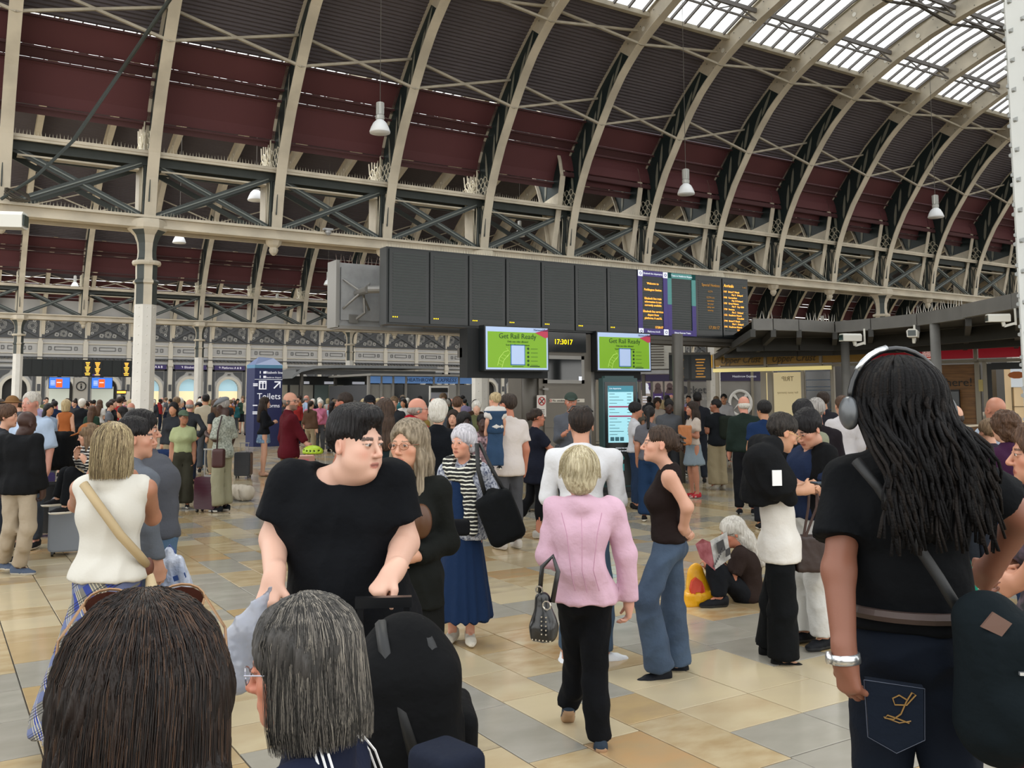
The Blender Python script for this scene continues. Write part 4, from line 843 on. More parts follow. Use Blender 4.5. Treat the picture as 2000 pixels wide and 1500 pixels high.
# long curved-roof canopy with shops left of it
yC=47.; K2=lambda px: onY(px,740,yC).x; CZ=lambda py: onY(650,py,yC).z
lc=thing('far_canopy','long grey canopy with a curved left end over dim shops, behind the slim white column','canopy',(0,yC,0))
m=MB(); x0,x1=K2(552),K2(830); prof=[(x0,CZ(741)),(x0+.5,CZ(729)),(x0+1.3,CZ(722)),(x0+2.6,CZ(720)),(x1,CZ(719))]
for p,q in zip(prof[:-1],prof[1:]): m.prism([(p[0],-1.5,p[1]),(q[0],-1.5,q[1]),(q[0],-1.5,q[1]+.14),(p[0],-1.5,p[1]+.14)],(0,4,0))
m.obj('curved_roof',mat('#7c7e7f',.4,key='canopy_grey'),lc)
m=MB(); m.box((x0+.3,-1.3,CZ(733)),(x1,-1.2,CZ(724))); m.obj('fascia',mat('#4a4a49',.6,key='dark_fascia'),lc)
MB().box((x0-.5,.6,0),(x1,3,CZ(735))).obj('shop_front',mat('#3b3d3c',.5,key='shop_dark'),lc)
for k,(p0,p1,c_) in enumerate(((556,568,'#8f8a78'),(574,590,'#77746a'),(594,618,'#8d8a80'),(622,648,'#5f6a66'),(650,678,'#a8a894'),(690,712,'#9ab09c'),(716,745,'#80807a'))):
    MB().box((K2(p0),.5,.0),(K2(p1),.6,CZ(752))).obj('glass_panel',mat(c_,.3,emit=.12,key='lit_shop'),lc)
m=MB(); [m.box((K2(p0),.45,CZ(750)),(K2(p1),.5,CZ(745))) for p0,p1 in ((640,662),(695,722),(600,610))]; m.obj('white_sign',WP,lc)
m=MB(); [m.box((K2(p)-.06,-1.2,0),(K2(p)+.06,-1.0,CZ(728))) for p in (575,640,700,760)]; m.obj('post',GR2,lc)
# ================= implicit-surface modeller for people, clothes and soft bags =================
V3=lambda *a: np.array(a,float)
def cap(a,b,ra,rb=None,k=.02,w=None,f=1.,cut0=False,cut1=False,neg=False):
    return dict(t='c',a=np.array(a,float),b=np.array(b,float),ra=ra,rb=ra if rb is None else rb,k=k,w=None if w is None else np.array(w,float),f=f,c0=cut0,c1=cut1,neg=neg)
def ell(c,r,k=.02,R_=None,neg=False): return dict(t='e',c=np.array(c,float),r=np.array(r,float),k=k,R=R_,neg=neg)
def rbx(c,b,r=.02,k=.01,R_=None,neg=False): return dict(t='b',c=np.array(c,float),b=np.array(b,float),r=r,k=k,R=R_,neg=neg)
def half(p,n,k=.006): # keep the side opposite to n
    n=np.array(n,float); return dict(t='h',p=np.array(p,float),n=n/np.linalg.norm(n),k=k,neg=True)
def xf(prims,M,o,s=1.):
    out=[]
    for q in prims:
        q=dict(q)
        if q['t']=='c':
            q['a']=M@(q['a']*s)+o; q['b']=M@(q['b']*s)+o; q['ra']*=s; q['rb']*=s
            if q['w'] is not None: q['w']=M@q['w']
        elif q['t']=='h': q['p']=M@(q['p']*s)+o; q['n']=M@q['n']
        else:
            q['c']=M@(q['c']*s)+o; q['R']=M if q['R'] is None else M@q['R']
            if q['t']=='e': q['r']=q['r']*s
            else: q['b']=q['b']*s; q['r']*=s
        out.append(q)
    return out
def bounds(prims):
    lo=V3(9,9,9); hi=-lo
    for q in prims:
        if q['neg']: continue
        if q['t']=='c':
            r=max(q['ra'],q['rb'])*max(1,q['f']); l=np.minimum(q['a'],q['b'])-r; h=np.maximum(q['a'],q['b'])+r
        else:
            r=np.linalg.norm(q['b'])+q['r'] if q['t']=='b' else max(q['r']); l=q['c']-r; h=q['c']+r
        lo=np.minimum(lo,l); hi=np.maximum(hi,h)
    return lo,hi
def axis(lo,hi,h,fine=()):
    out=[lo-2*h]; 
    while out[-1]<hi+2*h:
        st=h
        for a,b,hf in fine:
            if a-h<out[-1]<b: st=min(st,hf)
        out.append(out[-1]+st)
    return np.array(out)
def field(prims,X,Y,Z):
    F=np.full((len(X),len(Y),len(Z)),1.,np.float32)
    for q in prims:
        m=q['k']+.05
        if q['t']=='h':
            d=(X[:,None,None]-q['p'][0])*q['n'][0]+(Y[None,:,None]-q['p'][1])*q['n'][1]+(Z[None,None,:]-q['p'][2])*q['n'][2]
            k=q['k']; h=np.maximum(k-np.abs(F-d),0)/k; F=np.maximum(F,d)+h*h*k/4; continue
        if q['t']=='c':
            r=max(q['ra'],q['rb'])*max(1,q['f'])+m; l=np.minimum(q['a'],q['b'])-r; h=np.maximum(q['a'],q['b'])+r
        else:
            r=(np.linalg.norm(q['b'])+q['r'] if q['t']=='b' else max(q['r']))+m; l=q['c']-r; h=q['c']+r
        i=[slice(*np.searchsorted(A,(l[j],h[j]))) for j,A in enumerate((X,Y,Z))]
        x,y,z=X[i[0]][:,None,None],Y[i[1]][None,:,None],Z[i[2]][None,None,:]
        if 0 in (x.size,y.size,z.size): continue
        if q['t']=='c':
            a=q['a']; ab=q['b']-a; L2=max(ab@ab,1e-10); px,py,pz=x-a[0],y-a[1],z-a[2]
            tu=(px*ab[0]+py*ab[1]+pz*ab[2])/L2; t=np.clip(tu,0,1)
            qx,qy,qz=px-t*ab[0],py-t*ab[1],pz-t*ab[2]
            if q['w'] is not None:
                w_=q['w']; e=(qx*w_[0]+qy*w_[1]+qz*w_[2])*(1/q['f']-1); qx=qx+w_[0]*e; qy=qy+w_[1]*e; qz=qz+w_[2]*e
            d=np.sqrt(qx*qx+qy*qy+qz*qz)-(q['ra']+(q['rb']-q['ra'])*t)
            if q['f']<1: d=d*(.5+.5*q['f'])
            if q['c1']: d=np.maximum(d,(tu-1)*math.sqrt(L2))
            if q['c0']: d=np.maximum(d,-tu*math.sqrt(L2))
        else:
            px,py,pz=x-q['c'][0],y-q['c'][1],z-q['c'][2]
            if q['R'] is not None:
                M=q['R']; px,py,pz=[px*M[0,j]+py*M[1,j]+pz*M[2,j] for j in range(3)]
            if q['t']=='e':
                r=q['r']; k0=np.sqrt((px/r[0])**2+(py/r[1])**2+(pz/r[2])**2); k1=np.sqrt((px/r[0]**2)**2+(py/r[1]**2)**2+(pz/r[2]**2)**2)+1e-9; d=k0*(k0-1)/k1
            else:
                b=q['b']; ax,ay,az=np.abs(px)-b[0],np.abs(py)-b[1],np.abs(pz)-b[2]
                d=np.sqrt(np.maximum(ax,0)**2+np.maximum(ay,0)**2+np.maximum(az,0)**2)+np.minimum(np.maximum(ax,np.maximum(ay,az)),0)-q['r']
        G=F[i[0],i[1],i[2]]; k=q['k']
        if q['neg']: d=-d; h=np.maximum(k-np.abs(G-d),0)/k; F[i[0],i[1],i[2]]=np.maximum(G,d)+h*h*k/4
        else: h=np.maximum(k-np.abs(G-d),0)/k; F[i[0],i[1],i[2]]=np.minimum(G,d)-h*h*k/4
    return F
def nets(F,X,Y,Z):
    F[0]=F[-1]=1; F[:,0]=F[:,-1]=1; F[:,:,0]=F[:,:,-1]=1
    S=F<0; nx,ny,nz=F.shape; A=(X,Y,Z); cs=((ny-1)*(nz-1),(nz-1),1); N=(nx-1)*(ny-1)*(nz-1)
    ids=[];pos=[];quads=[]
    for a in range(3):
        sl0=[slice(None)]*3; sl1=[slice(None)]*3; sl0[a]=slice(0,-1); sl1[a]=slice(1,None)
        s0,s1=S[tuple(sl0)],S[tuple(sl1)]; I=np.argwhere(s0!=s1)
        if not len(I): continue
        f0=F[tuple(sl0)][tuple(I.T)]; f1=F[tuple(sl1)][tuple(I.T)]; t=f0/(f0-f1)
        P=np.stack([A[j][I[:,j]] for j in range(3)],1); P[:,a]+=t*(A[a][I[:,a]+1]-A[a][I[:,a]])
        b,c=(a+1)%3,(a+2)%3; q=[]
        for db,dc in ((0,0),(-1,0),(-1,-1),(0,-1)):
            J=I.copy(); J[:,b]+=db; J[:,c]+=dc; k=J[:,0]*cs[0]+J[:,1]*cs[1]+J[:,2]; ids.append(k); pos.append(P); q.append(k)
        q=np.stack(q,1); fl=s0[tuple(I.T)]; q[~fl]=q[~fl][:,::-1]; quads.append(q)
    if not ids: return np.zeros((0,3)),np.zeros((0,4),int)
    ids=np.concatenate(ids); pos=np.concatenate(pos); u,inv=np.unique(ids,return_inverse=True); cnt=np.bincount(inv)
    Vv=np.stack([np.bincount(inv,pos[:,j])/cnt for j in range(3)],1)
    Q=np.searchsorted(u,np.concatenate(quads)); return Vv,Q
def noise3(P,f,seed=0):
    r=np.random.RandomState(seed); o=0
    for k in range(5):
        d=r.randn(3); d/=np.linalg.norm(d); o=o+np.sin((P@d)*f*(1+.45*k)+r.rand()*6+1.3*np.sin((P@r.randn(3))*f*.5))/(1+.4*k)
    return o/2.5
def cluster(Vv,Q,mask,c):
    """merge the vertices under mask on a coarse grid; the rest keeps its detail"""
    key=np.floor(Vv/c).astype(np.int64)+500; k=(key[:,0]*1009+key[:,1])*1009+key[:,2]
    k=np.where(mask,k,-1-np.arange(len(Vv))); u,inv=np.unique(k,return_inverse=True); n=np.bincount(inv)
    V2=np.stack([np.bincount(inv,Vv[:,j])/n for j in range(3)],1); P=inv[Q]; same=P==np.roll(P,-1,axis=1); d=same.sum(1)
    diag=(P[:,0]==P[:,2])|(P[:,1]==P[:,3]); quads=P[(d==0)&~diag]; t=P[(d==1)&~diag]; s=same[(d==1)&~diag]
    tris=t[~s].reshape(-1,3) if len(t) else np.zeros((0,3),int)
    if len(tris): tris=tris[np.unique(np.sort(tris,axis=1),axis=0,return_index=True)[1]]
    return V2,quads,tris
def mesh_from(Vv,Q,name,mats,mi=None,col=None,T=None):
    me=bpy.data.meshes.new(name); n=len(Q)
    if T is not None:
        me.vertices.add(len(Vv)); me.vertices.foreach_set('co',Vv.astype(np.float32).ravel()); m=len(T)
        me.loops.add(4*n+3*m); me.loops.foreach_set('vertex_index',np.concatenate([Q.ravel(),T.ravel()]).astype(np.int32)); me.polygons.add(n+m)
        me.polygons.foreach_set('loop_start',np.concatenate([np.arange(0,4*n,4),4*n+np.arange(0,3*m,3)]).astype(np.int32)); me.polygons.foreach_set('use_smooth',np.ones(n+m,bool)); me.materials.append(mats)
        at_=me.color_attributes.new('Col','FLOAT_COLOR','POINT'); at_.data.foreach_set('color',col.astype(np.float32).ravel()); me.update(calc_edges=True); me.validate(); return me
    me.vertices.add(len(Vv)); me.vertices.foreach_set('co',Vv.astype(np.float32).ravel())
    me.loops.add(4*n); me.loops.foreach_set('vertex_index',Q.astype(np.int32).ravel()); me.polygons.add(n)
    me.polygons.foreach_set('loop_start',np.arange(0,4*n,4,dtype=np.int32)); me.polygons.foreach_set('use_smooth',np.ones(n,bool))
    for m in (mats if isinstance(mats,(list,tuple)) else [mats]): me.materials.append(m)
    if mi is not None: me.polygons.foreach_set('material_index',mi.astype(np.int32))
    if col is not None:
        at_=me.color_attributes.new('Col','FLOAT_COLOR','POINT'); at_.data.foreach_set('color',col.astype(np.float32).ravel())
    me.update(calc_edges=True); me.validate(); return me
def blob(prims,name,mats,h,fine=None,fold=0.,ff=30.,seed=0,smooth=0,disp=None,zcut=None,mifn=None,colfn=None,coarse=None,cs=.03):
    lo,hi=bounds(prims); fine=fine or []
    X=axis(lo[0],hi[0],h,[(a[0],b[0],s) for a,b,s in fine]); Y=axis(lo[1],hi[1],h,[(a[1],b[1],s) for a,b,s in fine]); Z=axis(lo[2],hi[2],h,[(a[2],b[2],s) for a,b,s in fine])
    Vv,Q=nets(field(prims,X,Y,Z),X,Y,Z)
    if not len(Q): return bpy.data.meshes.new(name)
    for _ in range(smooth):
        acc=np.zeros_like(Vv); c=np.zeros(len(Vv))
        for i in range(4):
            for j in (1,3): np.add.at(acc,Q[:,i],Vv[Q[:,(i+j)%4]]); np.add.at(c,Q[:,i],1)
        Vv=.5*Vv+.5*acc/np.maximum(c,1)[:,None]
    if fold or disp is not None:
        n=np.cross(Vv[Q[:,2]]-Vv[Q[:,0]],Vv[Q[:,3]]-Vv[Q[:,1]]); Nn=np.zeros_like(Vv)
        for i in range(4): np.add.at(Nn,Q[:,i],n)
        Nn/=np.linalg.norm(Nn,axis=1)[:,None]+1e-9
        if fold:
            a=noise3(Vv*V3(1,1,.6),ff,seed); a=1-2*np.abs(a)
            Vv=Vv+Nn*(a*fold)[:,None]
        if disp is not None: Vv=Vv+Nn*disp(Vv)[:,None]
    if coarse is not None:
        V2,Q2,T2=cluster(Vv,Q,coarse(Vv),cs); return mesh_from(V2,Q2,name,mats,None,colfn(V2),T2)
    mi=mifn(Vv[Q].mean(1)) if mifn else None
    col=colfn(Vv) if colfn else None
    return mesh_from(Vv,Q,name,mats,mi,col)
def rotm(yaw=0,pitch=0,roll=0):
    cy,sy=math.cos(R(yaw)),math.sin(R(yaw)); cp_,sp_=math.cos(R(pitch)),math.sin(R(pitch)); cr,sr=math.cos(R(roll)),math.sin(R(roll))
    return np.array([[cy,-sy,0],[sy,cy,0],[0,0,1]])@np.array([[1,0,0],[0,cp_,-sp_],[0,sp_,cp_]])@np.array([[cr,0,sr],[0,1,0],[-sr,0,cr]])
I3=np.eye(3)
# ---------------- head ----------------
def head_prims(fem=0,fat=0.,lod=0):
    P=[ell((0,-.012,.035),(.074,.094,.086),.03), ell((0,.03,-.03),(.060+.008*fat,.062,.075),.03),
       ell((0,.045,-.072),(.044+.016*fat,.042,.036),.03), ell((0,.078,-.096),(.020-.004*fem,.015,.015),.02)]
    if fat: P+=[ell((s*.045,.035,-.055),(.028,.035,.035),.03) for s in(-1,1)]+[ell((0,.035,-.105),(.05,.04,.03),.03)]
    P+=[ell((s*.04,.058,-.022),(.022,.020,.02),.02) for s in(-1,1)]
    P+=[cap((-.032,.080,.020),(.032,.080,.020),.011,k=.015)]
    P+=[ell((s*.031,.101,.004),(.016,.014,.012),.014,neg=True) for s in(-1,1)]
    P+=[ell((s*.031,.081,.003),(.0135,.0125,.0125),.004) for s in(-1,1)]
    P+=[cap((s*.042,.088,.0095),(s*.020,.0925,.0095),.0035,k=.004) for s in(-1,1)]
    P+=[cap((0,.089,.008),(0,.112,-.030),.0065,.0105,k=.01), ell((0,.104,-.036),(.009,.011,.006),.008)]+[ell((s*.012,.099,-.035),(.007,.009,.007),.006) for s in(-1,1)]
    P+=[cap((-.018,.088,-.062),(.018,.088,-.062),.0048,k=.006), cap((-.015,.088,-.070),(.015,.088,-.070),.0055,k=.006)]
    for s in(-1,1):
        P+=[ell((s*.075,-.008,-.008),(.008,.018,.030),.008,R_=rotm(s*-18,8)), ell((s*.084,-.004,-.006),(.006,.009,.016),.005,R_=rotm(s*-18,8),neg=True)]
    return P
def head_paint(M,o,s,skin,lip,brow,beard=None,fem=0):
    sk=np.array(lin(skin)[:3]); lp_=np.array(lin(lip)[:3]); br=np.array(lin(brow)[:3]); bd_=None if beard is None else np.array(lin(beard)[:3])
    def fn(Vv):
        c=np.ones((len(Vv),4)); c[:,:3]=sk*(1+.06*noise3(Vv,14,3))[:,None]
        L=((Vv-o)@M)/s; x,y,z=np.abs(L[:,0]),L[:,1],L[:,2]
        def mixin(m,col,a): m=np.clip(m,0,1)[:,None]*a; c[:,:3]=c[:,:3]*(1-m)+col*m
        blush=np.exp(-(((x-.045)/.02)**2+((z+.03)/.02)**2))*(y>.03); mixin(blush,sk*V3(1.05,.72,.68),.5)
        mixin(np.exp(-((x/.014)**2+((z+.034)/.012)**2))*(y>.08),sk*V3(1.05,.75,.7),.5)
        mixin(((x>.07)&(z>-.04)&(z<.03)&(y<.02)).astype(float),sk*V3(1.05,.75,.7),.4)
        if bd_ is not None:
            mixin(((z<-.045)&(y>-.01)&(z>-.125)).astype(float)*np.clip((y-.0)*30,0,1),bd_,.75)
        mixin((((x/.024)**2+((z+.0665)/.0105)**2<1)&(y>.078)).astype(float),lp_,.85)
        mixin(((x<.020)&(np.abs(z+.0660)<.0022)&(y>.078)).astype(float),lp_*.35,.8)
        th=.006 if not fem else .004
        mixin(((x>.014)&(x<.048)&(np.abs(z-.0235+(x-.03)**2*6)<th)&(y>.055)).astype(float),br,.85)
        e=((x-.031)/.0125)**2+((z-.0025)/.0043)**2
        mixin(((e<1)&(y>.075)).astype(float),V3(.62,.6,.58),1); mixin((((x-.031)**2+(z-.003)**2<.0058**2)&(y>.075)&(e<1)).astype(float),V3(.03,.02,.015),1)
        mixin(((e>=.8)&(e<1.8)&(z>.004)&(y>.07)).astype(float),V3(.03,.02,.02),.75)
        return c
    return fn
# hair in head space
def hair_prims(style):
    face=[ell((0,.115,-.03),(.060,.070,.095),.012,neg=True)]
    H=[]
    if style=='short': H=[ell((0,-.014,.040),(.082,.103,.094),.02)]+[ell((0,.118,-.025),(.062,.072,.105),.012,neg=True)]+[ell((s*.088,.032,-.022),(.034,.055,.058),.01,neg=True) for s in(-1,1)]+[half((0,-.05,-.062),(0,.25,-1)),half((0,.06,-.02),(0,1,-1.0),.01)]
    elif style=='mop': H=[ell((0,-.012,.044),(.088,.108,.098),.02)]+[ell((0,.125,-.035),(.066,.068,.103),.012,neg=True)]+[ell((s*.09,.03,-.05),(.025,.05,.045),.01,neg=True) for s in(-1,1)]+[half((0,-.05,-.075),(0,.25,-1)),half((0,.07,-.03),(0,1,-1.0),.01)]
    elif style=='bob': H=[ell((0,-.012,.045),(.090,.108,.098),.03),cap((0,-.02,.03),(0,-.025,-.10),.095,.088,k=.03,w=(1,0,0),f=1.0)]+[ell((0,.150,-.040),(.105,.108,.122),.012,neg=True),half((0,0,-.135),(0,0,-1)),ell((0,.02,-.13),(.055,.06,.09),.01,neg=True)]
    elif style=='long': H=[ell((0,-.012,.043),(.088,.108,.096),.03),cap((0,-.03,.03),(0,-.05,-.13),.090,.085,k=.03),cap((0,-.075,-.08),(0,-.115,-.36),.075,.055,k=.03,w=(1,0,0),f=1.3)]+[cap((s*.075,.01,-.04),(s*.085,.03,-.28),.024,.02,k=.02) for s in(-1,1)]+[ell((0,.140,-.035),(.085,.090,.128),.012,neg=True),ell((0,.05,-.15),(.055,.06,.09),.01,neg=True)]
    elif style=='back': H=[ell((0,-.012,.043),(.088,.108,.096),.03),cap((0,-.04,.02),(0,-.07,-.12),.080,.075,k=.03),cap((0,-.085,-.08),(0,-.105,-.30),.065,.05,k=.03,w=(1,0,0),f=1.3),ell((0,.12,-.045),(.062,.085,.11),.012,neg=True),ell((0,.03,-.13),(.07,.07,.09),.01,neg=True)]
    elif style=='bun': H=[ell((0,-.014,.038),(.078,.099,.090),.02)]+[ell((0,.120,-.005),(.072,.066,.102),.012,neg=True)]+[ell((s*.088,.035,-.02),(.03,.055,.052),.01,neg=True) for s in(-1,1)]+[half((0,-.05,-.06),(0,.4,-1)),half((0,.06,-.02),(0,1,-1.0),.01),ell((0,-.115,.01),(.042,.035,.05),.02),ell((0,-.125,.045),(.03,.022,.03),.02)]
    elif style=='pony': H=[ell((0,-.014,.038),(.080,.101,.091),.02)]+[ell((0,.115,-.02),(.058,.060,.085),.012,neg=True)]+[ell((s*.088,.02,-.03),(.03,.045,.045),.01,neg=True) for s in(-1,1)]+[half((0,-.05,-.06),(0,.4,-1)),cap((0,-.11,.03),(0,-.14,-.2),.032,.02,k=.02)]
    elif style=='fringe': H=[ell((0,-.016,.0),(.080,.102,.065),.02),half((0,0,.03),(0,0,1)),ell((0,.09,0),(.075,.09,.09),.01,neg=True),half((0,-.05,-.062),(0,.25,-1))]
    elif style=='quiff': H=[ell((0,-.012,.042),(.084,.104,.096),.02),ell((0,.025,.098),(.068,.080,.040),.03),ell((0,.118,-.022),(.062,.066,.100),.012,neg=True)]+[ell((s*.088,.032,-.022),(.034,.055,.058),.01,neg=True) for s in(-1,1)]+[half((0,-.05,-.062),(0,.25,-1)),half((0,.06,-.02),(0,1,-1.0),.01)]
    elif style=='curly': H=[ell((0,-.018,.045),(.108,.120,.110),.02),ell((0,-.05,-.03),(.09,.07,.08),.03),ell((0,.135,-.035),(.066,.085,.105),.012,neg=True),ell((0,.03,-.12),(.06,.06,.08),.01,neg=True)]
    elif style=='puff': H=[ell((0,-.020,.048),(.098,.112,.105),.02),ell((0,-.055,-.02),(.082,.06,.075),.03),ell((0,.130,-.035),(.062,.080,.10),.012,neg=True),ell((0,.03,-.12),(.07,.07,.08),.01,neg=True)]
    return H
def cap_prims(style):
    if style=='cap': return [ell((0,-.010,.050),(.088,.108,.090),.02),half((0,0,.042),(0,-.12,-1)),ell((0,.125,.040),(.068,.070,.009),.01,R_=rotm(0,-8))]
    if style=='flat': return [ell((0,.0,.062),(.098,.125,.062),.02,R_=rotm(0,-10)),half((0,0,.04),(0,0,-1)),ell((0,.11,.045),(.07,.045,.010),.01,R_=rotm(0,-12))]
    if style=='hat': return [ell((0,-.010,.06),(.084,.100,.085),.02),half((0,0,.045),(0,0,-1)),ell((0,0,.045),(.16,.18,.010),.01)]
# ---------------- skeleton ----------------
def skeleton(H,fem,wd=1.):
    s=H/1.75; sh=(.145 if fem else .170)*wd; hp=.088
    J=dict(hd=(0,.015,1.632),nk=(0,-.02,1.475),ch=(0,0,1.29),wa=(0,.005,1.10),pe=(0,0,.95))
    for n,x in(('L',-1),('R',1)):
        J['sh'+n]=(x*sh,-.015,1.395); J['el'+n]=(x*(sh+.045),-.03,1.12); J['wr'+n]=(x*(sh+.06),.04,.885); J['ha'+n]=(x*(sh+.055),.06,.79)
        J['hi'+n]=(x*hp,0,.915); J['kn'+n]=(x*(hp+.01),.015,.50); J['an'+n]=(x*(hp+.012),-.02,.085); J['to'+n]=(x*(hp+.03),.165,.03)
    return {k:np.array(v)*s for k,v in J.items()},s
def pose(J,s,names):
    for nm in names:
        side=nm[-1]; x=-1 if side=='L' else 1; k=nm[:-1]; sh=J['sh'+side]
        if k=='phone': J['el'+side]=sh+V3(x*.03,.02,-.27)*s; J['wr'+side]=sh+V3(x*-.05,.23,-.20)*s; J['ha'+side]=sh+V3(x*-.10,.29,-.15)*s
        if k=='hip': J['el'+side]=sh+V3(x*.19,-.12,-.24)*s; J['wr'+side]=sh+V3(x*.03,-.02,-.42)*s; J['ha'+side]=sh+V3(x*-.05,.03,-.47)*s
        if k=='ear': J['el'+side]=sh+V3(x*.12,.12,-.20)*s; J['wr'+side]=sh+V3(x*-.03,.12,.10)*s; J['ha'+side]=sh+V3(x*-.07,.08,.19)*s
        if k=='front': J['el'+side]=sh+V3(x*.05,-.03,-.27)*s; J['wr'+side]=sh+V3(x*-.08,.18,-.31)*s; J['ha'+side]=sh+V3(x*-.17,.22,-.30)*s
        if k=='reach': J['el'+side]=sh+V3(x*.03,.16,-.20)*s; J['wr'+side]=sh+V3(x*0,.36,-.32)*s; J['ha'+side]=sh+V3(x*-.01,.44,-.36)*s
        if k=='step': J['kn'+side]=J['hi'+side]+V3(0,.13,-.40)*s; J['an'+side]=J['hi'+side]+V3(0,.20,-.82)*s; J['to'+side]=J['an'+side]+V3(0,.18,-.05)*s
        if k=='back': J['kn'+side]=J['hi'+side]+V3(0,-.06,-.41)*s; J['an'+side]=J['hi'+side]+V3(0,-.30,-.76)*s; J['to'+side]=J['an'+side]+V3(0,.12,-.11)*s
    return J
def unit(v): return v/(np.linalg.norm(v)+1e-9)
def torso(J,s,fem,b,g,hem=None,cuts=True):
    """b build factor, g garment thickness"""
    ux=unit(J['shR']-J['shL']); hx=unit(J['hiR']-J['hiL']); fy=unit(np.cross(V3(0,0,1),ux)); 
    ux2=unit(ux+hx); P=[]
    bw=s*b; ch,wa,pe,nk=J['ch'],J['wa'],J['pe'],J['nk']
    rc,rw,rp=(.094,.082,.106) if fem else (.106,.098,.102)
    P+=[cap(ch-ux*.045*bw,ch+ux*.045*bw,rc*bw+g,k=.03,w=fy,f=.92)]
    P+=[cap(ch-ux*.035*bw,wa-ux2*.035*bw,rc*bw*.95+g,rw*bw+g,k=.03,w=fy,f=.92),cap(ch+ux*.035*bw,wa+ux2*.035*bw,rc*bw*.95+g,rw*bw+g,k=.03,w=fy,f=.92)]
    P+=[cap(wa-ux2*.035*bw,pe-hx*.055*bw,rw*bw+g,rp*bw+g*1.3,k=.025,w=fy,f=.95),cap(wa+ux2*.035*bw,pe+hx*.055*bw,rw*bw+g,rp*bw+g*1.3,k=.025,w=fy,f=.95)]
    sl,sr=J['shL'],J['shR']
    P+=[cap(sl+(sr-sl)*.2-V3(0,0,.03)*s,sl+(sr-sl)*.8-V3(0,0,.03)*s,.060*s*(.5+.5*b)+g,k=.03)]
    for q in(sl,sr): P+=[cap(nk-V3(0,0,.015),q-V3(0,0,.005),.046*s+g,.038*s+g,k=.03),cap(q,ch+(q-ch)*.35,.050*s+g,.085*bw+g,k=.03)]
    if fem:
        for x in(-1,1): P+=[ell(ch+ux*x*.062*bw+fy*.078*bw-V3(0,0,.03)*s,V3(.062,.055,.06)*s+g,.04)]
    if b>1.15: P+=[ell(wa+fy*.045*bw-V3(0,0,.03),V3(.135,.105,.15)*s*b/1.1+g,.05)]
    return P
def arm(J,s,side,b,g,upto=1.,fore=True,loose=0.,cut=True):
    a,e,w_=J['sh'+side],J['el'+side],J['wr'+side]; r=s*(.55+.45*b)
    P=[]
    if upto<=.5:
        m=a+(e-a)*(upto*2); P=[cap(a,m,.051*r+g,(.045)*r+g+loose,k=.03,cut1=cut)]
    else:
        m=e+(w_-e)*((upto-.5)*2); P=[cap(a,e,.050*r+g,.039*r+g+loose*.5,k=.03),cap(e,m,.042*r+g+loose*.5,.029*r+g+loose,k=.03,cut1=cut)]
    return P
def hand(J,s,side,curl=.6,pn=None,lod=0):
    w_,h=J['wr'+side],J['ha'+side]; d=unit(h-w_); x=-1 if side=='L' else 1
    if pn is None: pn=V3(-x,0,0)
    n=unit(np.array(pn,float)-d*(d@np.array(pn,float))); u=np.cross(d,n)   # u across the knuckles
    th=V3(0,1,0) if abs(d[1])<.8 else V3(0,0,1)
    if u@th<0: u=-u                                                      # thumb on the forward side
    P=[cap(w_-d*.03*s,w_+d*.02*s,.026*s,.027*s,k=.02)]
    kn=[w_+d*(.085-.006*abs(i-1.2))*s+u*(.030-.020*i)*s for i in range(4)]
    for q in kn: P+=[cap(w_+d*.02*s+(q-w_-d*.085*s)*.6,q,.016*s,.0125*s,k=.02)]
    for i,q in enumerate(kn):
        L=(.085,.092,.087,.068)[i]*s; c=curl+.08*i
        d1=unit(d*math.cos(c)+n*math.sin(c)); d2=unit(d*math.cos(c*2.1)+n*math.sin(c*2.1)); d3=unit(d*math.cos(c*2.9)+n*math.sin(c*2.9))
        p1=q+d1*L*.45; p2=p1+d2*L*.32; p3=p2+d3*L*.23
        P+=[cap(q,p1,.0095*s,.009*s,k=.004),cap(p1,p2,.009*s,.008*s,k=.003),cap(p2,p3,.008*s,.0065*s,k=.003)]
    t0=w_+d*.025*s+u*.024*s; t1=t0+unit(d*.6+u*.7+n*.35)*.042*s; t2=t1+unit(d*.85+u*.15+n*.5)*.03*s; t3=t2+unit(d*.8+n*.6)*.022*s
    P+=[cap(t0,t1,.016*s,.012*s,k=.012),cap(t1,t2,.0115*s,.010*s,k=.004),cap(t2,t3,.010*s,.008*s,k=.003)]
    return P
def leg(J,s,side,b,g,upto=1.,flare=0.,cut=True):
    h,k_,a=J['hi'+side],J['kn'+side],J['an'+side]; r=s*(.6+.4*b); e=a+(k_-a)*(1-upto)*2 if upto>.5 else None
    P=[]
    if upto>.5:
        e=k_+(a-k_)*((upto-.5)*2)
        P=[cap(h,k_,.078*r+min(g,.012),.056*r+g+flare*.3,k=.03),cap(k_,e,.055*r+g+flare*.3,.038*r+g+flare,k=.03,cut1=cut)]
        if flare<.02: P+=[ell(k_+(a-k_)*.3+V3(0,-.015,0),V3(.05,.052,.11)*r+g,.03)]
    else:
        e=h+(k_-h)*(upto*2); P=[cap(h,e,.078*r+g,.06*r+g+flare,k=.04,cut1=cut)]
    return P
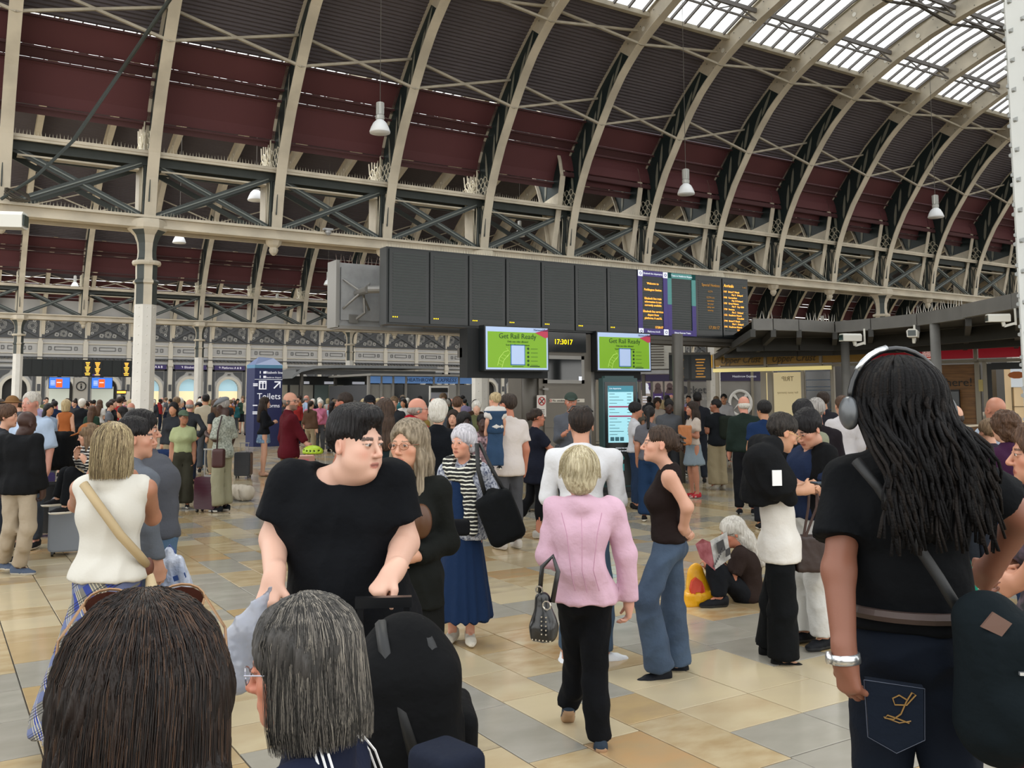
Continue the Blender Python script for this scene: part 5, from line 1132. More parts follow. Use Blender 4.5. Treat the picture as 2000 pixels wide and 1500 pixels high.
def foot_prims(J,s,side,g=0.):
    a,t=J['an'+side],J['to'+side]; f=unit((t-a)*V3(1,1,0)) if abs(t[2]-a[2])<.12*s else unit(t-a)
    fz=min(a[2],t[2]); hl=a-f*.045*s; hl=hl+V3(0,0,0); up=unit(np.cross(np.cross(f,V3(0,0,1)),f)) if abs(f[2])<.95 else V3(0,0,1)
    dwn=-unit(V3(0,0,1)-f*f[2])
    hp=hl+dwn*(.045*s); tp=a+f*.155*s+dwn*(.055*s); bp=a+f*.09*s+dwn*.05*s; sd=np.cross(f,up)
    P=[cap(hp,bp,.034*s+g,.038*s+g,k=.02),cap(bp,tp,.038*s+g,.028*s+g,k=.02,w=up,f=.8),cap(hl+dwn*.01,a+dwn*.03*s+f*.03*s,.036*s+g,.034*s+g,k=.02)]
    P+=[half(a+dwn*.083*s,dwn,.004)]
    return P,a+dwn*.083*s,-dwn
PPL=[]
SKINM=mat('#ffffff',.48,attr='Col',bump=(140,.08,.002),spec=.35,key='skin')
def cloth(col,rough=.85,**k): return mat(col,rough,bump=k.pop('bump',(16,.45,.02)),spec=.12,key='cloth',**k)
def hairmat(col,col2): return mat(col,.5,col2=col2,vscale=3.,stretch=(26,26,2.2),bump=(3.,.9,.02),spec=.22,key='hair')
def person(px,d,H,face,label,fem=0,b=1.,skin='#c99a7e',lip=None,hair=('short','#1a1512','#2c241e'),hat=None,top=('tee','#15171a'),bot=('trousers','#20242c'),shoes=('#1a1a1c','#d8d6d0'),
           poses=(),jo=None,hf=None,hp=0.,hr=0.,group=None,beard=None,glasses=None,feet=None,lod=None,curl=.6,pn=None,fat=0.,sit=False,base=None,extra=None,hs=1.,wd=1.,noleg=False,nko=0.,hq='LR'):
    if feet is not None: P=gnd(px,feet)
    elif base is not None: P=Vector(base)
    else: P=at(px,786,d)
    P=Vector((P.x,P.y,0)); d=P.dot(FH)
    if isinstance(H,str): H=at(px,float(H[1:]),d_opt(P)).z/1.012
    fd=FH*math.cos(R(face))+RH*math.sin(R(face)); rz=math.atan2(fd.y,fd.x)-math.pi/2
    J,s=skeleton(H,fem,wd); J=pose(J,s,poses)
    c_,s_=math.cos(rz),math.sin(rz)
    def loc(v): v=np.array(v)-np.array(P); return V3(v[0]*c_+v[1]*s_,-v[0]*s_+v[1]*c_,v[2])
    if jo:
        for k,v in jo.items(): J[k]=loc(at(v[0],v[1],(P.dot(FW)-HC*FW.z*0 if False else d_opt(P))+v[2])) if v[0]!='l' else np.array(v[1:],float)
    lod=lod if lod is not None else d
    h=min(max(.0105,lod*.0025),.034); hh=min(max(.0040,lod*.0011),.02); hg=min(max(.0085,lod*.0024),.036)
    root=thing('person',label,'person',P,rz,group)
    # head frame
    hyaw=0. if hf is None else -(hf-face)
    M=rotm(hyaw,hp,hr); o=J['hd']; hsz=s*hs*1.07
    up=o+M@V3(0,-.02,-.10)*s
    # body: head, neck, torso, arms, hands, legs as one skin
    B=xf(head_prims(fem,fat),M,o,hsz)
    nb=.054*(1 if not fem else .86)*s*(.6+.4*b)
    B+=[cap(J['nk']-V3(0,0,.03)*s,up,nb+.006,nb,k=.035)]
    B+=torso(J,s,fem,b,-.006)
    for q in 'LR':
        B+=arm(J,s,q,b,0,1.,cut=False); B+=hand(J,s,q,curl,pn)
        if not noleg: B+=leg(J,s,q,b,-.004,cut=False); B+=[cap(J['an'+q],J['an'+q]+unit(J['to'+q]-J['an'+q])*.12*s-V3(0,0,.012),.03*s,.02*s,k=.02)]
    fine=[(o-V3(.12,.13,.14),o+V3(.12,.14,.13),hh)]
    if lod<5.8:
        for q in 'LR':
            if q not in hq: continue
            c0=J['wr'+q]*.35+J['ha'+q]*.65; fine.append((c0-.075,c0+.075,max(.0060,lod*.0012)))
    lipc=lip or '#%02x%02x%02x'%tuple(int(max(0,min(255,a*bb))) for a,bb in zip((int(skin[1:3],16),int(skin[3:5],16),int(skin[5:7],16)),(.86,.66,.66)))
    def hid(Vv):
        z0=.13*s if bot[0] in('trousers','jeans','wide','flare') else J['pe'][2]-.05*s if bot[0]!='skirt' else J['pe'][2]-.08*s
        m=(Vv[:,2]>z0)&(Vv[:,2]<min(J['shL'][2],J['shR'][2])-.03*s)
        if sit: m=(Vv[:,2]<J['shL'][2]-.05)&(np.linalg.norm(Vv-J['ch'],axis=1)<.3)
        for q in'LR':
            for a_,b_ in((J['sh'+q],J['el'+q]),(J['el'+q],J['wr'+q]),(J['wr'+q],J['ha'+q]*1.6-J['wr'+q]*.6)):
                t=np.clip(((Vv-a_)@(b_-a_))/((b_-a_)@(b_-a_)+1e-9),0,1); m&=np.linalg.norm(Vv-a_-t[:,None]*(b_-a_),axis=1)>(.085 if a_ is J['wr'+q] else .066)*s
        return m
    me=blob(B,'body',SKINM,h,fine,colfn=head_paint(M,o,hsz,skin,lipc,hair[1] if hair[0] else '#6b5a4c',beard,fem),coarse=hid if lod<11 else None)
    body=link('body',me,root)
    if lod<7:
        for x in(-1,1):
            m=MB(); m.lathe([(0.001,-.0001),(.0056,0),(.0052,.0012),(.001,.0016)],(0,0,0),12); e=m.obj('eye',mat('#2a1a12',.1,spec=.8,key='eye'),body,smooth=True)
            C_=M@(V3(x*.031,.0932,.003)*hsz)+o; mm=Matrix([list(r)for r in M]).to_4x4()@Matrix.Rotation(R(-90),4,'X'); e.matrix_local=Matrix.Translation(C_)@mm@Matrix.Scale(hsz,4)
    # clothes
    def part(nm,P_,m_,**k):
        k.setdefault('h',hg); hh_=k.pop('h'); return link(nm,blob(P_,nm,m_,hh_,**k),root)
    sd=int(abs(px)*7+d*13)%997
    tk,tc_=top[0],top[1]; tm=tc_ if not isinstance(tc_,str) else cloth(tc_); hemz=top[2] if len(top)>2 else None
    g=.014; zp=J['pe'][2]; up_=V3(0,0,1)
    if not sit:
        hem=(zp-.02*s) if hemz is None else zp+hemz*s
    else: hem=(zp-.10*s) if hemz is None else zp+hemz*s
    JT=J
    if tk=='tank':
        JT=dict(J)
        for q in'LR': JT['sh'+q]=J['sh'+q]+(J['nk']-J['sh'+q])*.16
    T=torso(JT,s,fem,b,g if tk not in('jacket','hood') else .019)
    if tk in('tee','blouse'): T+=sum([arm(J,s,q,b,.010,.34 if tk=='tee' else .3,loose=.022) for q in'LR'],[])
    if tk in('long','jacket'): T+=sum([arm(J,s,q,b,.012 if tk=='long' else .016,.96,loose=.008) for q in'LR'],[])
    if tk=='elbow': T+=sum([arm(J,s,q,b,.012,.5,loose=.03) for q in'LR'],[])
    if tk=='hood': T+=sum([arm(J,s,q,b,.024,.96,loose=.008) for q in'LR'],[])+[cap(J['nk']+V3(-.09,-.05,.03)*s,J['nk']+V3(.09,-.05,.03)*s,.05*s,k=.03),cap(J['nk']+V3(0,-.08,.05)*s,J['nk']+V3(0,-.1,-.1)*s,.06*s,.03,k=.03)]
    if hem<zp+.02*s and not sit:
        bp_=(.104 if fem else .100)*s*b+.026; hx=unit(J['hiR']-J['hiL'])
        T+=[cap(J['pe']+hx*x*.05*s*b,J['pe']+hx*x*.052*s*b-V3(0,0,zp-hem+.1*s),bp_,bp_+.006,k=.03) for x in(-1,1)]+[ell(J['pe']+V3(0,-.05,-.02)*s,V3(.13,.10,.12)*s*b,.04)]
    hz=J['nk'][2]
    T.append(half((0,0,hem),(0,0,-1),.01))
    nkr=(.064 if tk!='tank' else .072)+nko
    # neckline opening
    if tk in('tee','tank','blouse','elbow'): T.append(cap(J['nk']+V3(0,.06,.045)*s,J['nk']+V3(0,.02,.2)*s,nkr*s,nkr*1.4*s,k=.006,neg=True))
    else: T+= [cap(J['nk']+V3(0,0,-.02)*s,up-V3(0,0,.02)*s+(up-J['nk'])*-.25,nb+.016,nb+.012,k=.015,cut1=True)] if tk!='hood' else []
    part('shirt' if tk not in('jacket','hood') else 'jacket',T,tm,fold=.0065 if lod<16 else .004,ff=21,seed=sd)
    bk,bc=bot[0],bot[1]; bm=bc if not isinstance(bc,str) else cloth(bc)
    if not noleg:
        rp=(.104 if fem else .100)*s*b; hx=unit(J['hiR']-J['hiL']); pel=[cap(J['pe']-hx*.05*s*b,J['pe']+hx*.05*s*b,rp+.004,k=.02),cap((J['wa']+J['pe'])/2-hx*.03*s*b,(J['wa']+J['pe'])/2+hx*.03*s*b,rp*.93,rp*.93,k=.02)]+[ell((J['hi'+q]+J['pe'])/2+V3(0,-.045,0)*s,V3(.078,.074,.085)*s*b,.025) for q in'LR']
        if bk in('trousers','jeans','wide','flare','leggings'):
            gg={'trousers':.014,'jeans':.009,'wide':.028,'flare':.006,'leggings':.003}[bk]; fl_={'trousers':.014,'jeans':.010,'wide':.035,'flare':.052,'leggings':0}[bk]
            Lg=list(pel)
            for q in'LR': Lg+=leg(J,s,q,b,gg,.97 if bk!='leggings' else .86,fl_)
            part('trousers',Lg,bm,fold=.007 if bk!='leggings' else .002,ff=22,seed=sd+3)
        elif bk=='shorts':
            Lg=list(pel)
            for q in'LR': Lg+=leg(J,s,q,b,.016,.40,.02)
            part('shorts',Lg,bm,fold=.004,ff=16,seed=sd)
        elif bk=='skirt':
            L=bot[2] if len(bot)>2 else .45; fr_=bot[3] if len(bot)>3 else .12; top_=J['pe']+V3(0,0,.12)*s; bt_=(J['anL']+J['anR'])/2*V3(1,1,0)+V3(0,0,0); bt_=np.array([J['pe'][0]*.4+bt_[0]*.6,J['pe'][1]*.4+bt_[1]*.6,J['pe'][2]-L])
            Sk=list(pel)+[cap(J['pe'],bt_,rp+.02,rp+.02+fr_,k=.05,cut1=True)]
            pc=J['pe']
            def pl(Vv): a=np.arctan2(Vv[:,0]-pc[0],Vv[:,1]-pc[1]); return .012*np.sin(a*13+2*np.sin(a*3+sd))*np.clip((pc[2]-Vv[:,2])/L,0,1)
            part('skirt',Sk,bm,disp=pl)
        for q in'LR':
            fp,pp,nn_=foot_prims(J,s,q,.004); sm=[cloth(shoes[0],.6),mat(shoes[1],.5,key='sole')]
            part('shoe',fp,sm,h=min(hg,.012) if lod<12 else hg,mifn=lambda c,pp=pp,nn_=nn_:(((c-pp)@nn_)<.026).astype(int))
    hk=hair[0]
    if hk:
        hm=hairmat(hair[1],hair[2])
        def hd(Vv,st=hk):
            L=((Vv-o)@M)/hsz; a=np.arctan2(L[:,0],L[:,1]+.02)
            return (.0018*np.sin(a*38+3*np.sin(L[:,2]*25)+4*noise3(L,20,5))+(.012 if st in('curly',) else .004)*noise3(L,70 if st=='curly' else 45,8))*hsz
        part('hair',xf(hair_prims(hk),M,o,hsz),hm,h=max(hh,.0042),disp=hd if lod<12 else None)
    if hat: part('cap' if hat[0]!='hat' else 'hat',xf(cap_prims(hat[0]),M,o,hsz),cloth(hat[1]),h=max(hh,.005))
    if glasses:
        m=MB(); gc=mat(glasses,.2,metal=.6,key='glasses_frame'); mp=lambda v: Vector(M@(V3(*v)*hsz)+o)
        for x in(-1,1):
            m.tube([mp((x*.033+.023*math.cos(t*math.pi/8),.106-.008*abs(math.cos(t*math.pi/8))*(1 if x*math.cos(t*math.pi/8)>0 else 0),.0+.017*math.sin(t*math.pi/8))) for t in range(17)],.0016*hsz,5,caps=False); m.tube([mp((x*.056,.100,.006)),mp((x*.078,.04,.008)),mp((x*.08,-.005,.004))],.0016*hsz,5)
        m.tube([mp((-.010,.107,.004)),mp((.010,.107,.004))],.0016*hsz,5); m.obj('glasses',gc,root)
    PPL.append((root,J,s,P,rz)); root['_']=0; del root['_']
    return root,J,s,M,o,hsz
def d_opt(P): return (Vector((P.x,P.y,HC))-CAM).dot(FW)
# ================= the people =================
SK=dict(pale='#c9a08a',fair='#bd9078',tan='#a97a5c',asian='#c09a80',brown='#5d3d2e',dark='#3c2822',red='#c08672')
HR=dict(black=('#0e0d0e','#1d1a1b'),dark=('#1f1713','#33261e'),brown=('#3d2b20','#5a4232'),lbrown=('#5c4a39','#7d6850'),blonde=('#8d7a5a','#b8a680'),white=('#bdb8ae','#d6d2ca'),grey=('#7a7672','#a09c98'),ginger=('#6b3c20','#8a5630'),silver=('#a5a2a6','#cac8cc'))
def hs(st,c): return (st,)+HR[c]
def tube_thing(name,lab,cat,P,pts,r,m,group=None): t=thing(name,lab,cat,P,0,group); mb=MB(); mb.tube([Vector(p)-Vector(P) for p in pts],r,8); mb.obj('strap',m,t,smooth=True); return t
def soft(name,prims,m,parent,h=.01,**k): return link(name,blob(prims,name,m,h,**k),parent)
def locpt(root,v):
    P=root.location; a=root.rotation_euler.z; c_,s_=math.cos(a),math.sin(a); x,y=v[0]-P.x,v[1]-P.y; return V3(x*c_+y*s_,-x*s_+y*c_,v[2]-P.z)
RIMM=STEEL
# 1 man in black T-shirt with luggage
SH='\x00'
r1=person(690,3.15,'y795',180,'heavy-set man in black T-shirt looking right, hands on a luggage handle',b=1.36,fat=1.,skin='#c59d8a',hair=('quiff',)+HR['black'],top=('tee','#080a0e',-.12),bot=('trousers','#15171a'),hf=122,hp=-3,hs=.93,nko=.02,curl=1.25,pn=(0,0,-1),
  jo=dict(hd=(693,866,-.05),nk=(662,928,.02),ch=(663,1020,0),wa=(680,1120,0),pe=(690,1215,0),shL=(765,935,0),shR=(568,940,0),elR=(536,1052,-.02),wrR=(536,1128,-.22),haR=(522,1172,-.26),elL=(790,1060,-.02),wrL=(768,1118,-.30),haL=(738,1152,-.34)))
# luggage in front of him
P=at(815,1200,2.62); P.z=0
lug=thing('travel_bag','tall black wheeled bag the man in black T-shirt holds, under a backpack','luggage',P,math.atan2(RH.y,RH.x)+R(6)); BK=cloth('#08090b',.8); BK2=mat('#0e1012',.6,bump=(60,.2,.003),key='black_webbing')
soft('body',[rbx((0,.02,.52),(.13,.10,.36),.035)],BK,lug,.012,fold=.004,ff=12)
m=MB(); m.bar((-.165,.08,.9),(-.165,.08,1.17),.018,.018); m.bar((-.03,.08,.9),(-.03,.08,1.17),.018,.018); m.bar((-.18,.08,1.18),(-.015,.08,1.18),.028,.03); m.obj('telescopic_handle',mat('#1a1b1d',.3,metal=.5,key='black_metal'),lug)
m=MB(); [m.tube([(x-.02,y,.04),(x+.02,y,.04)],.04,10) for x in(-.12,.12) for y in(-.06,.1)]; m.obj('wheel',BLACK,lug)
P2_=at(795,1250,2.5); 
bp=thing('backpack','black backpack strapped on the tall wheeled bag, strap with metal buckle','backpack',(P2_.x,P2_.y,.70),math.atan2(RH.y,RH.x)+R(6))
soft('body',[rbx((0,0,.20),(.075,.05,.12),.075,k=.03),ell((0,.0,.36),(.125,.10,.13),.06),rbx((.02,-.06,.10),(.08,.02,.07),.03,k=.03),rbx((.13,.0,.14),(.015,.07,.09),.012,k=.01)],BK,bp,.010,fold=.006,ff=14)
m=MB(); 
for x0,x1 in ((-.07,.03),(.03,.12)): m.tube([(x0,-.02,.47),(x0+.01,-.08,.42),(x0+(x1-x0)*.5,-.115,.28),(x1*.9,-.13,.14)] if x0<0 else [(x0,-.02,.47),(x0+.03,-.07,.42),(x1-.01,-.09,.3),(x1,-.09,.2)],.018,6)
m.obj('strap',BK2,bp,smooth=True)
m=MB(); m.box((.02,-.15,.10),(.06,-.135,.115)); m.box((.02,-.15,.135),(.06,-.135,.15)); m.box((.02,-.15,.1),(.028,-.135,.15)); m.box((.052,-.15,.1),(.06,-.135,.15)); m.obj('buckle',STEEL,bp)
P=at(478,1215,2.75)
t=thing('plastic_bag','translucent pale plastic bag hanging from the man in black T-shirt\'s hand','bag',P,math.atan2(RH.y,RH.x)); soft('body',[cap((.075,0,.10),(.0,0,-.04),.010,.045,k=.02,w=(0,1,0),f=.5),cap((.0,0,-.04),(-.03,0,-.16),.045,.05,k=.03,w=(0,1,0),f=.5)],mat('#8e93a0',.25,bump=(9,.9,.03),spec=.6,alpha=.75,key='plastic'),t,.007,fold=.009,ff=34)
# 2 brown-haired head close to the camera
def strands(root,M,o,s,n,style,m_list,r=.0007,seed=1,spread=1.):
    """hair strands combed over the hair volume from crown to ends"""
    rg=np.random.RandomState(seed); mbs=[MB() for _ in m_list]
    for i in range(n):
        a=rg.uniform(-math.pi,math.pi); 
        if style!='puff' and abs(a)<(1.02 if style=='bob' else .8): continue
        j=rg.uniform(-1,1)*.004; st=rg.uniform(0,.35); pts=[]; ws=rg.uniform(-.25,.25); L=1 if style!='puff' else rg.uniform(.4,.75)
        end={'bob':-.135,'long':-.34,'puff':-.06}[style]*(1+rg.uniform(-.12,.06)); N=9
        for k in range(N):
            t=k/(N-1)*L; th=st+(1.62-st)*min(1,t/.45)          # polar angle down to the widest ring
            aa=a+ws*t+.05*math.sin(6*t+i)
            rx,ry,rz=(.0985,.1165,.1015) if style!='puff' else (.102,.116,.109)
            if style=='long': rx,ry,rz=.0930,.1120,.0985
            if t<=.45: p=V3(math.sin(aa)*rx*math.sin(th),math.cos(aa)*ry*math.sin(th)-.012,.045+rz*math.cos(th))
            else:
                u=(t-.45)/.55; z=.045-.005+(end-.04)*u; fl=1+.04*math.sin(u*3)+rg.uniform(-.01,.01)
                if style=='bob': fl=1.0+.06*u-.13*max(0,u-.75)*2
                if style=='long': fl=1.0+.05*u
                p=V3(math.sin(aa)*rx*fl,math.cos(aa)*ry*fl*(1 if math.cos(aa)<0 else .9)-.012-(.05*u if style=='long' and math.cos(aa)<.2 else 0),z)
            p=p*(1+j+.012*math.sin(t*9+i)*spread); pts.append(M@(p*s)+o)
        mbs[i%len(mbs)].tube(pts,r,3,caps=False,rs=[r*(1-.5*k/(N-1)) for k in range(N)])
    for mb,m in zip(mbs,m_list): mb.obj('hair_strands',m,root,smooth=True)
def sm(c): return mat(c,.42,spec=.3,key='hair_strand')
q=person(294,1.14,'y1206',-20,'person with long brown hair seen from behind, sunglasses on top, lower left corner',fem=1,skin=SK['fair'],hair=('long','#130d0a','#211712'),top=('long','#2b2723'),bot=('trousers','#202020'),hs=1.2,hf=-20,noleg=False,lod=2.2)
strands(q[0],q[3],q[4],q[5],3000,'long',[sm('#170f0b'),sm('#251812'),sm('#463224'),sm('#100b09'),sm('#1e140f')],.00068,2,1.6)
m=MB(); M,o,s_=q[3],q[4],q[5]; mp=lambda *v: Vector(M@(V3(*v)*s_)+o)
for x in(-1,1):
    m.tube([mp(x*.042+.028*math.cos(t*math.pi/8),.104+.006*math.sin(t*math.pi/8),.106+.018*math.sin(t*math.pi/8)) for t in range(17)],.002,6,caps=False); m.tube([mp(x*.07,.10,.110),mp(x*.092,.05,.08),mp(x*.092,.0,.05)],.002,6)
    m.prism([mp(x*.042+.027*math.cos(t*math.pi/6),.103,.106+.016*math.sin(t*math.pi/6)) for t in range(12)],Vector(M@V3(0,.003,0)),1)
m.obj('sunglasses',[mat('#8a6a4c',.2,metal=.5,key='gold_frame'),mat('#3a1f18',.1,spec=.8,key='brown_lens')],q[0])
# 3 grey bob with glasses
q=person(612,1.62,'y1166',-84,'person with straight grey bob and thin metal glasses, lower centre, facing left',fem=1,skin='#b97a62',hair=('bob','#2b2a28','#4a4744'),top=('long','#171c2e'),bot=('trousers','#1b1d22'),hp=-6,lod=2.4,glasses='#9a9aa6')
strands(q[0],q[3],q[4],q[5],3300,'bob',[sm('#2b2a28'),sm('#45423e'),sm('#67625c'),sm('#242321'),sm('#8d867b'),sm('#3a3835')],.00060,5,.7)
m=MB(); J=q[1]; [m.tube([Vector(J['nk']+V3(x*.07,-.035+dx*.7,.02)),Vector(J['nk']+V3(x*.11,-.075+dx*.7,-.05)),Vector(J['nk']+V3(x*.14,-.10+dx*.7,-.14))],.0022,5) for x in(-1,1) for dx in(0,.016,.032)]; m.obj('white_collar_stripe',mat('#d6d6d6',.6,key='white_thread'),q[0])
t=thing('dark_bag_corner','dark navy bag corner at the bottom edge beside the tall wheeled bag','bag',at(872,1515,2.2),.2); soft('body',[rbx((0,0,0),(.04,.05,.04),.03)],cloth('#161b28'),t,.008)
# 4 woman with glasses behind the man in black
q=person(800,4.6,'y818',188,'woman with long grey-brown hair and glasses in black, behind the man in black T-shirt',fem=1,skin='#bd8d74',hair=('long','#5f5444','#938672'),top=('jacket','#131513',-.15),bot=('wide','#111211'),hf=205,glasses='#8a5a44',poses=('frontL','frontR'))
t=thing('shoulder_bag','round brown leather bag held by the woman with glasses','bag',at(822,1010,4.4),rz:=math.atan2(RH.y,RH.x)); soft('body',[ell((0,0,-.02),(.055,.04,.085),.02)],mat('#4a2c14',.45,bump=(14,.4,.01),key='brown_leather'),t,.009)
# 5 grey-haired woman with scarf
NAVYD=cloth('#152744'); FLOR=mat('#b9bdc6',.85,col2='#3a425c',vscale=62,bump=(16,.4,.02),key='floral_print')
q=person(905,0,'y832',195,'older woman with short silver hair, striped scarf, floral blouse and long navy skirt',fem=1,b=1.12,feet=1256,skin='#bf8a72',hair=('puff','#9c9aa0','#cfccd2'),top=('elbow',FLOR,-.10),bot=('skirt',NAVYD,.66,.10),shoes=('#b9b3a6','#cfcac0'),hf=214,curl=.9,
  jo=dict(elL=(966,985,.02),wrL=(916,994,-.18),haL=(882,1002,-.22),elR=(853,1000,.0),wrR=(846,1050,-.02),haR=(845,1075,-.02),knL=(920,1150,-.12),anL=(918,1235,-.15),toL=(922,1262,-.33)))
J,s=q[1],q[2]; STRP=mat('#0d0f12',.9,kind='stripe',col2='#c9c8bb',vscale=11,bump=(16,.4,.01),key='striped_knit')
soft('scarf',[cap(J['nk']+V3(.10*math.sin(a),.045+.11*math.cos(a)*.9,.0-.09*max(0,math.cos(a))),J['nk']+V3(.10*math.sin(a+.5),.045+.11*math.cos(a+.5)*.9,.0-.09*max(0,math.cos(a+.5))),.042,k=.02) for a in [x*.5 for x in range(13)]]+[cap(J['nk']+V3(-.06,.16,-.10),J['ch']+V3(-.09,.17,-.02),.04,.045,k=.03,w=(0,1,0),f=.5),cap(J['ch']+V3(-.09,.17,-.02),J['pe']+V3(-.11,.17,.0),.045,.05,k=.03,w=(0,1,0),f=.45)],STRP,q[0],.009,fold=.008,ff=38)
soft('dress_front',[cap(J['ch']+V3(.0,.125,.02),J['pe']+V3(.0,.14,.02),.055,.07,k=.03,w=(0,1,0),f=.5)],NAVYD,q[0],.012)
m=MB(); a_,b_=J['wrL'],J['haL']; d_=unit(b_-a_); m.tube([Vector(a_-d_*.01),Vector(a_+d_*.012)],.033,12); m.obj('wristband',BLACK,q[0],smooth=True)
t=thing('shoulder_bag','big black soft shoulder bag hanging at the silver-haired woman\'s hip','bag',at(978,1005,6.5),rz); soft('body',[rbx((0,0,-.02),(.08,.03,.13),.05,k=.03,R_=rotm(0,0,-22)),cap((-.06,0,.14),(.0,0,.0),.04,.08,k=.05,w=(0,1,0),f=.6)],cloth('#0c0e10'),t,.012,fold=.008,ff=16); m=MB(); m.tube([(-.10,.0,.1),(-.16,-.02,.32),(-.17,.03,.5)],.018,6); m.tube([(.06,.0,.1),(-.08,-.03,.36),(-.15,.05,.5)],.014,6); m.obj('strap',BK2,t,smooth=True)
t=thing('pouch','small black pouch hanging in front of the silver-haired woman\'s waist','bag',at(898,1030,6.25),rz); soft('body',[rbx((0,0,0),(.045,.015,.03),.025)],cloth('#0e0f12'),t,.009)
# 6 woman in pink jacket
PINK=cloth('#c4a2b3'); 
q=person(1138,0,'y884',2,'woman in pale pink jacket with short blonde hair walking away',fem=1,b=1.0,hs=1.1,feet=1478,skin='#c49482',hair=('puff','#a0947a','#cbc1a4'),top=('jacket',PINK,-.03),bot=('trousers','#0b0d11'),shoes=('#25303c','#9a7a5c'),curl=.5,
  jo=dict(shL=(1085,995,0),shR=(1195,995,0),elL=(1070,1085,-.02),wrL=(1092,1098,.17),haL=(1110,1080,.25),elR=(1222,1082,0),wrR=(1228,1178,.02),haR=(1228,1226,.04),
   pe=(1143,1165,0),hiL=(1120,1180,.02),hiR=(1165,1180,0),knR=(1160,1330,.0),anR=(1172,1452,-.02),toR=(1166,1480,.16),knL=(1128,1300,.20),anL=(1110,1378,.30),toL=(1105,1402,.52)))
strands(q[0],q[3],q[4],q[5],1000,'puff',[sm('#b3a683'),sm('#cfc5a8'),sm('#8d7f62')],.0011,9,3.)
J=q[1]; m=MB(); 
for x in(-1,1): m.tube([Vector(J['ch']+V3(x*.10,-.118,.12)),Vector(J['ch']+V3(x*.075,-.135,.02)),Vector(J['wa']+V3(x*.055,-.115,0)),Vector(J['pe']+V3(x*.06,-.155,.06))],.0025,5)
m.tube([Vector(J['nk']+V3(0,-.085,-.06)),Vector(J['ch']+V3(0,-.128,0)),Vector(J['wa']+V3(0,-.11,0)),Vector(J['pe']+V3(0,-.15,.05))],.002,5); m.obj('back_seam',cloth('#b88ea4'),q[0])
hb=thing('handbag','black studded leather handbag hanging from the pink-jacket woman\'s arm','bag',at(1062,1200,4.40),rz+R(-25)); LEA=mat('#0e0f10',.28,bump=(20,.35,.008),spec=.6,key='black_leather')
soft('body',[cap((-.005,0,.07),(0,0,-.06),.035,.055,k=.04,w=(0,1,0),f=.8),ell((0,0,-.05),(.062,.05,.07),.03),rbx((0,0,-.08),(.035,.03,.02),.02,k=.02)],LEA,hb,.006,fold=.004,ff=26)
m=MB(); m.tube([(-.02,0,.10),(-.015,.02,.22),(.03,.05,.27),(.06,.04,.2),(.045,0,.06)],.012,8); m.obj('strap',LEA,hb,smooth=True)
m=MB(); m.tube([(-.02+.018*math.cos(a*.7),-.01,.115+.018*math.sin(a*.7)) for a in range(10)],.004,5); m.tube([(.035+.02*math.cos(a*.7),-.05,.055+.02*math.sin(a*.7)) for a in range(10)],.004,5); [m.box((x,-.068,.0-.02*k),(x+.006,-.058,.006-.02*k)) for k in range(5) for x in(.012,.034)]; [m.box((-.04+.018*k,-.056,-.112),(-.034+.018*k,-.046,-.106)) for k in range(6)]; m.obj('metal_ring',mat('#c9c4b8',.2,metal=.9,key='silver'),hb)
# 7 man in white shirt beyond her
q=person(1140,0,'y792',0,'man in white long-sleeved shirt with hands on hips, seen from behind',feet=1302,skin='#bb8a72',hair=('short','#191310','#2a201a'),top=('long',cloth('#c9cacd'),-.06),bot=('jeans','#44566b'),shoes=('#cfd2d6','#d6d8da'),
  jo=dict(shL=(1085,895,0),shR=(1195,895,0),elL=(1068,972,.0),wrL=(1102,1005,.16),haL=(1120,990,.24),elR=(1208,978,0),wrR=(1180,1005,.16),haR=(1162,990,.24),knR=(1180,1170,.02),anR=(1180,1275,.0),toR=(1212,1300,.03),knL=(1118,1160,.02),anL=(1105,1270,.1)))
m=MB(); mp=lambda *v: Vector(q[3]@(V3(*v)*q[5])+q[4])
m.tube([mp(-.08,.02,.09),mp(-.05,.06,.125),mp(.05,.06,.125),mp(.08,.02,.09)],.006,6); m.obj('sunglasses',BLACK,q[0])
# 8 woman in brown top and flared jeans
JEAN=mat('#27364a',.85,col2='#3b4d63',vscale=3.,bump=(14,.5,.02),key='denim')
q=person(1290,0,'y818',-88,'young woman with dark bun, sleeveless brown top and flared jeans, in profile',fem=1,feet=1330,skin='#c1937d',hair=('bun','#2b1f18','#43342a'),top=('tank','#1d1514',.02),bot=('flare',JEAN),hq='L',shoes=('#15171c','#d6d3cc'),hf=-86,hp=4,hs=1.02,curl=.8,
  jo=dict(hd=(1288,868,0),nk=(1310,915,0),shL=(1308,930,-.17),shR=(1302,930,.15),ch=(1300,970,0),wa=(1300,1010,0),elL=(1342,990,-.20),wrL=(1334,1035,-.10),haL=(1345,1050,-.02),elR=(1330,990,.2),wrR=(1340,1040,.1),haR=(1350,1052,.02),pe=(1308,1062,0),hiL=(1302,1075,-.08),hiR=(1310,1075,.08),
   knL=(1262,1170,-.12),anL=(1290,1312,-.08),toL=(1258,1335,-.12),knR=(1315,1190,.08),anR=(1322,1300,.10),toR=(1290,1322,.10)))
o_=q[0]; m=MB(); [m.tube([mp_ for mp_ in [Vector(q[3]@(V3(x,-.125,.03+.03*k)*q[5])+q[4]),Vector(q[3]@(V3(x*.4,-.16,.02+.03*k)*q[5])+q[4])]],.007,6) for x in(-.04,-.02,0,.02,.04) for k in(0,1)]; m.obj('hair_claw',BLACK,o_)
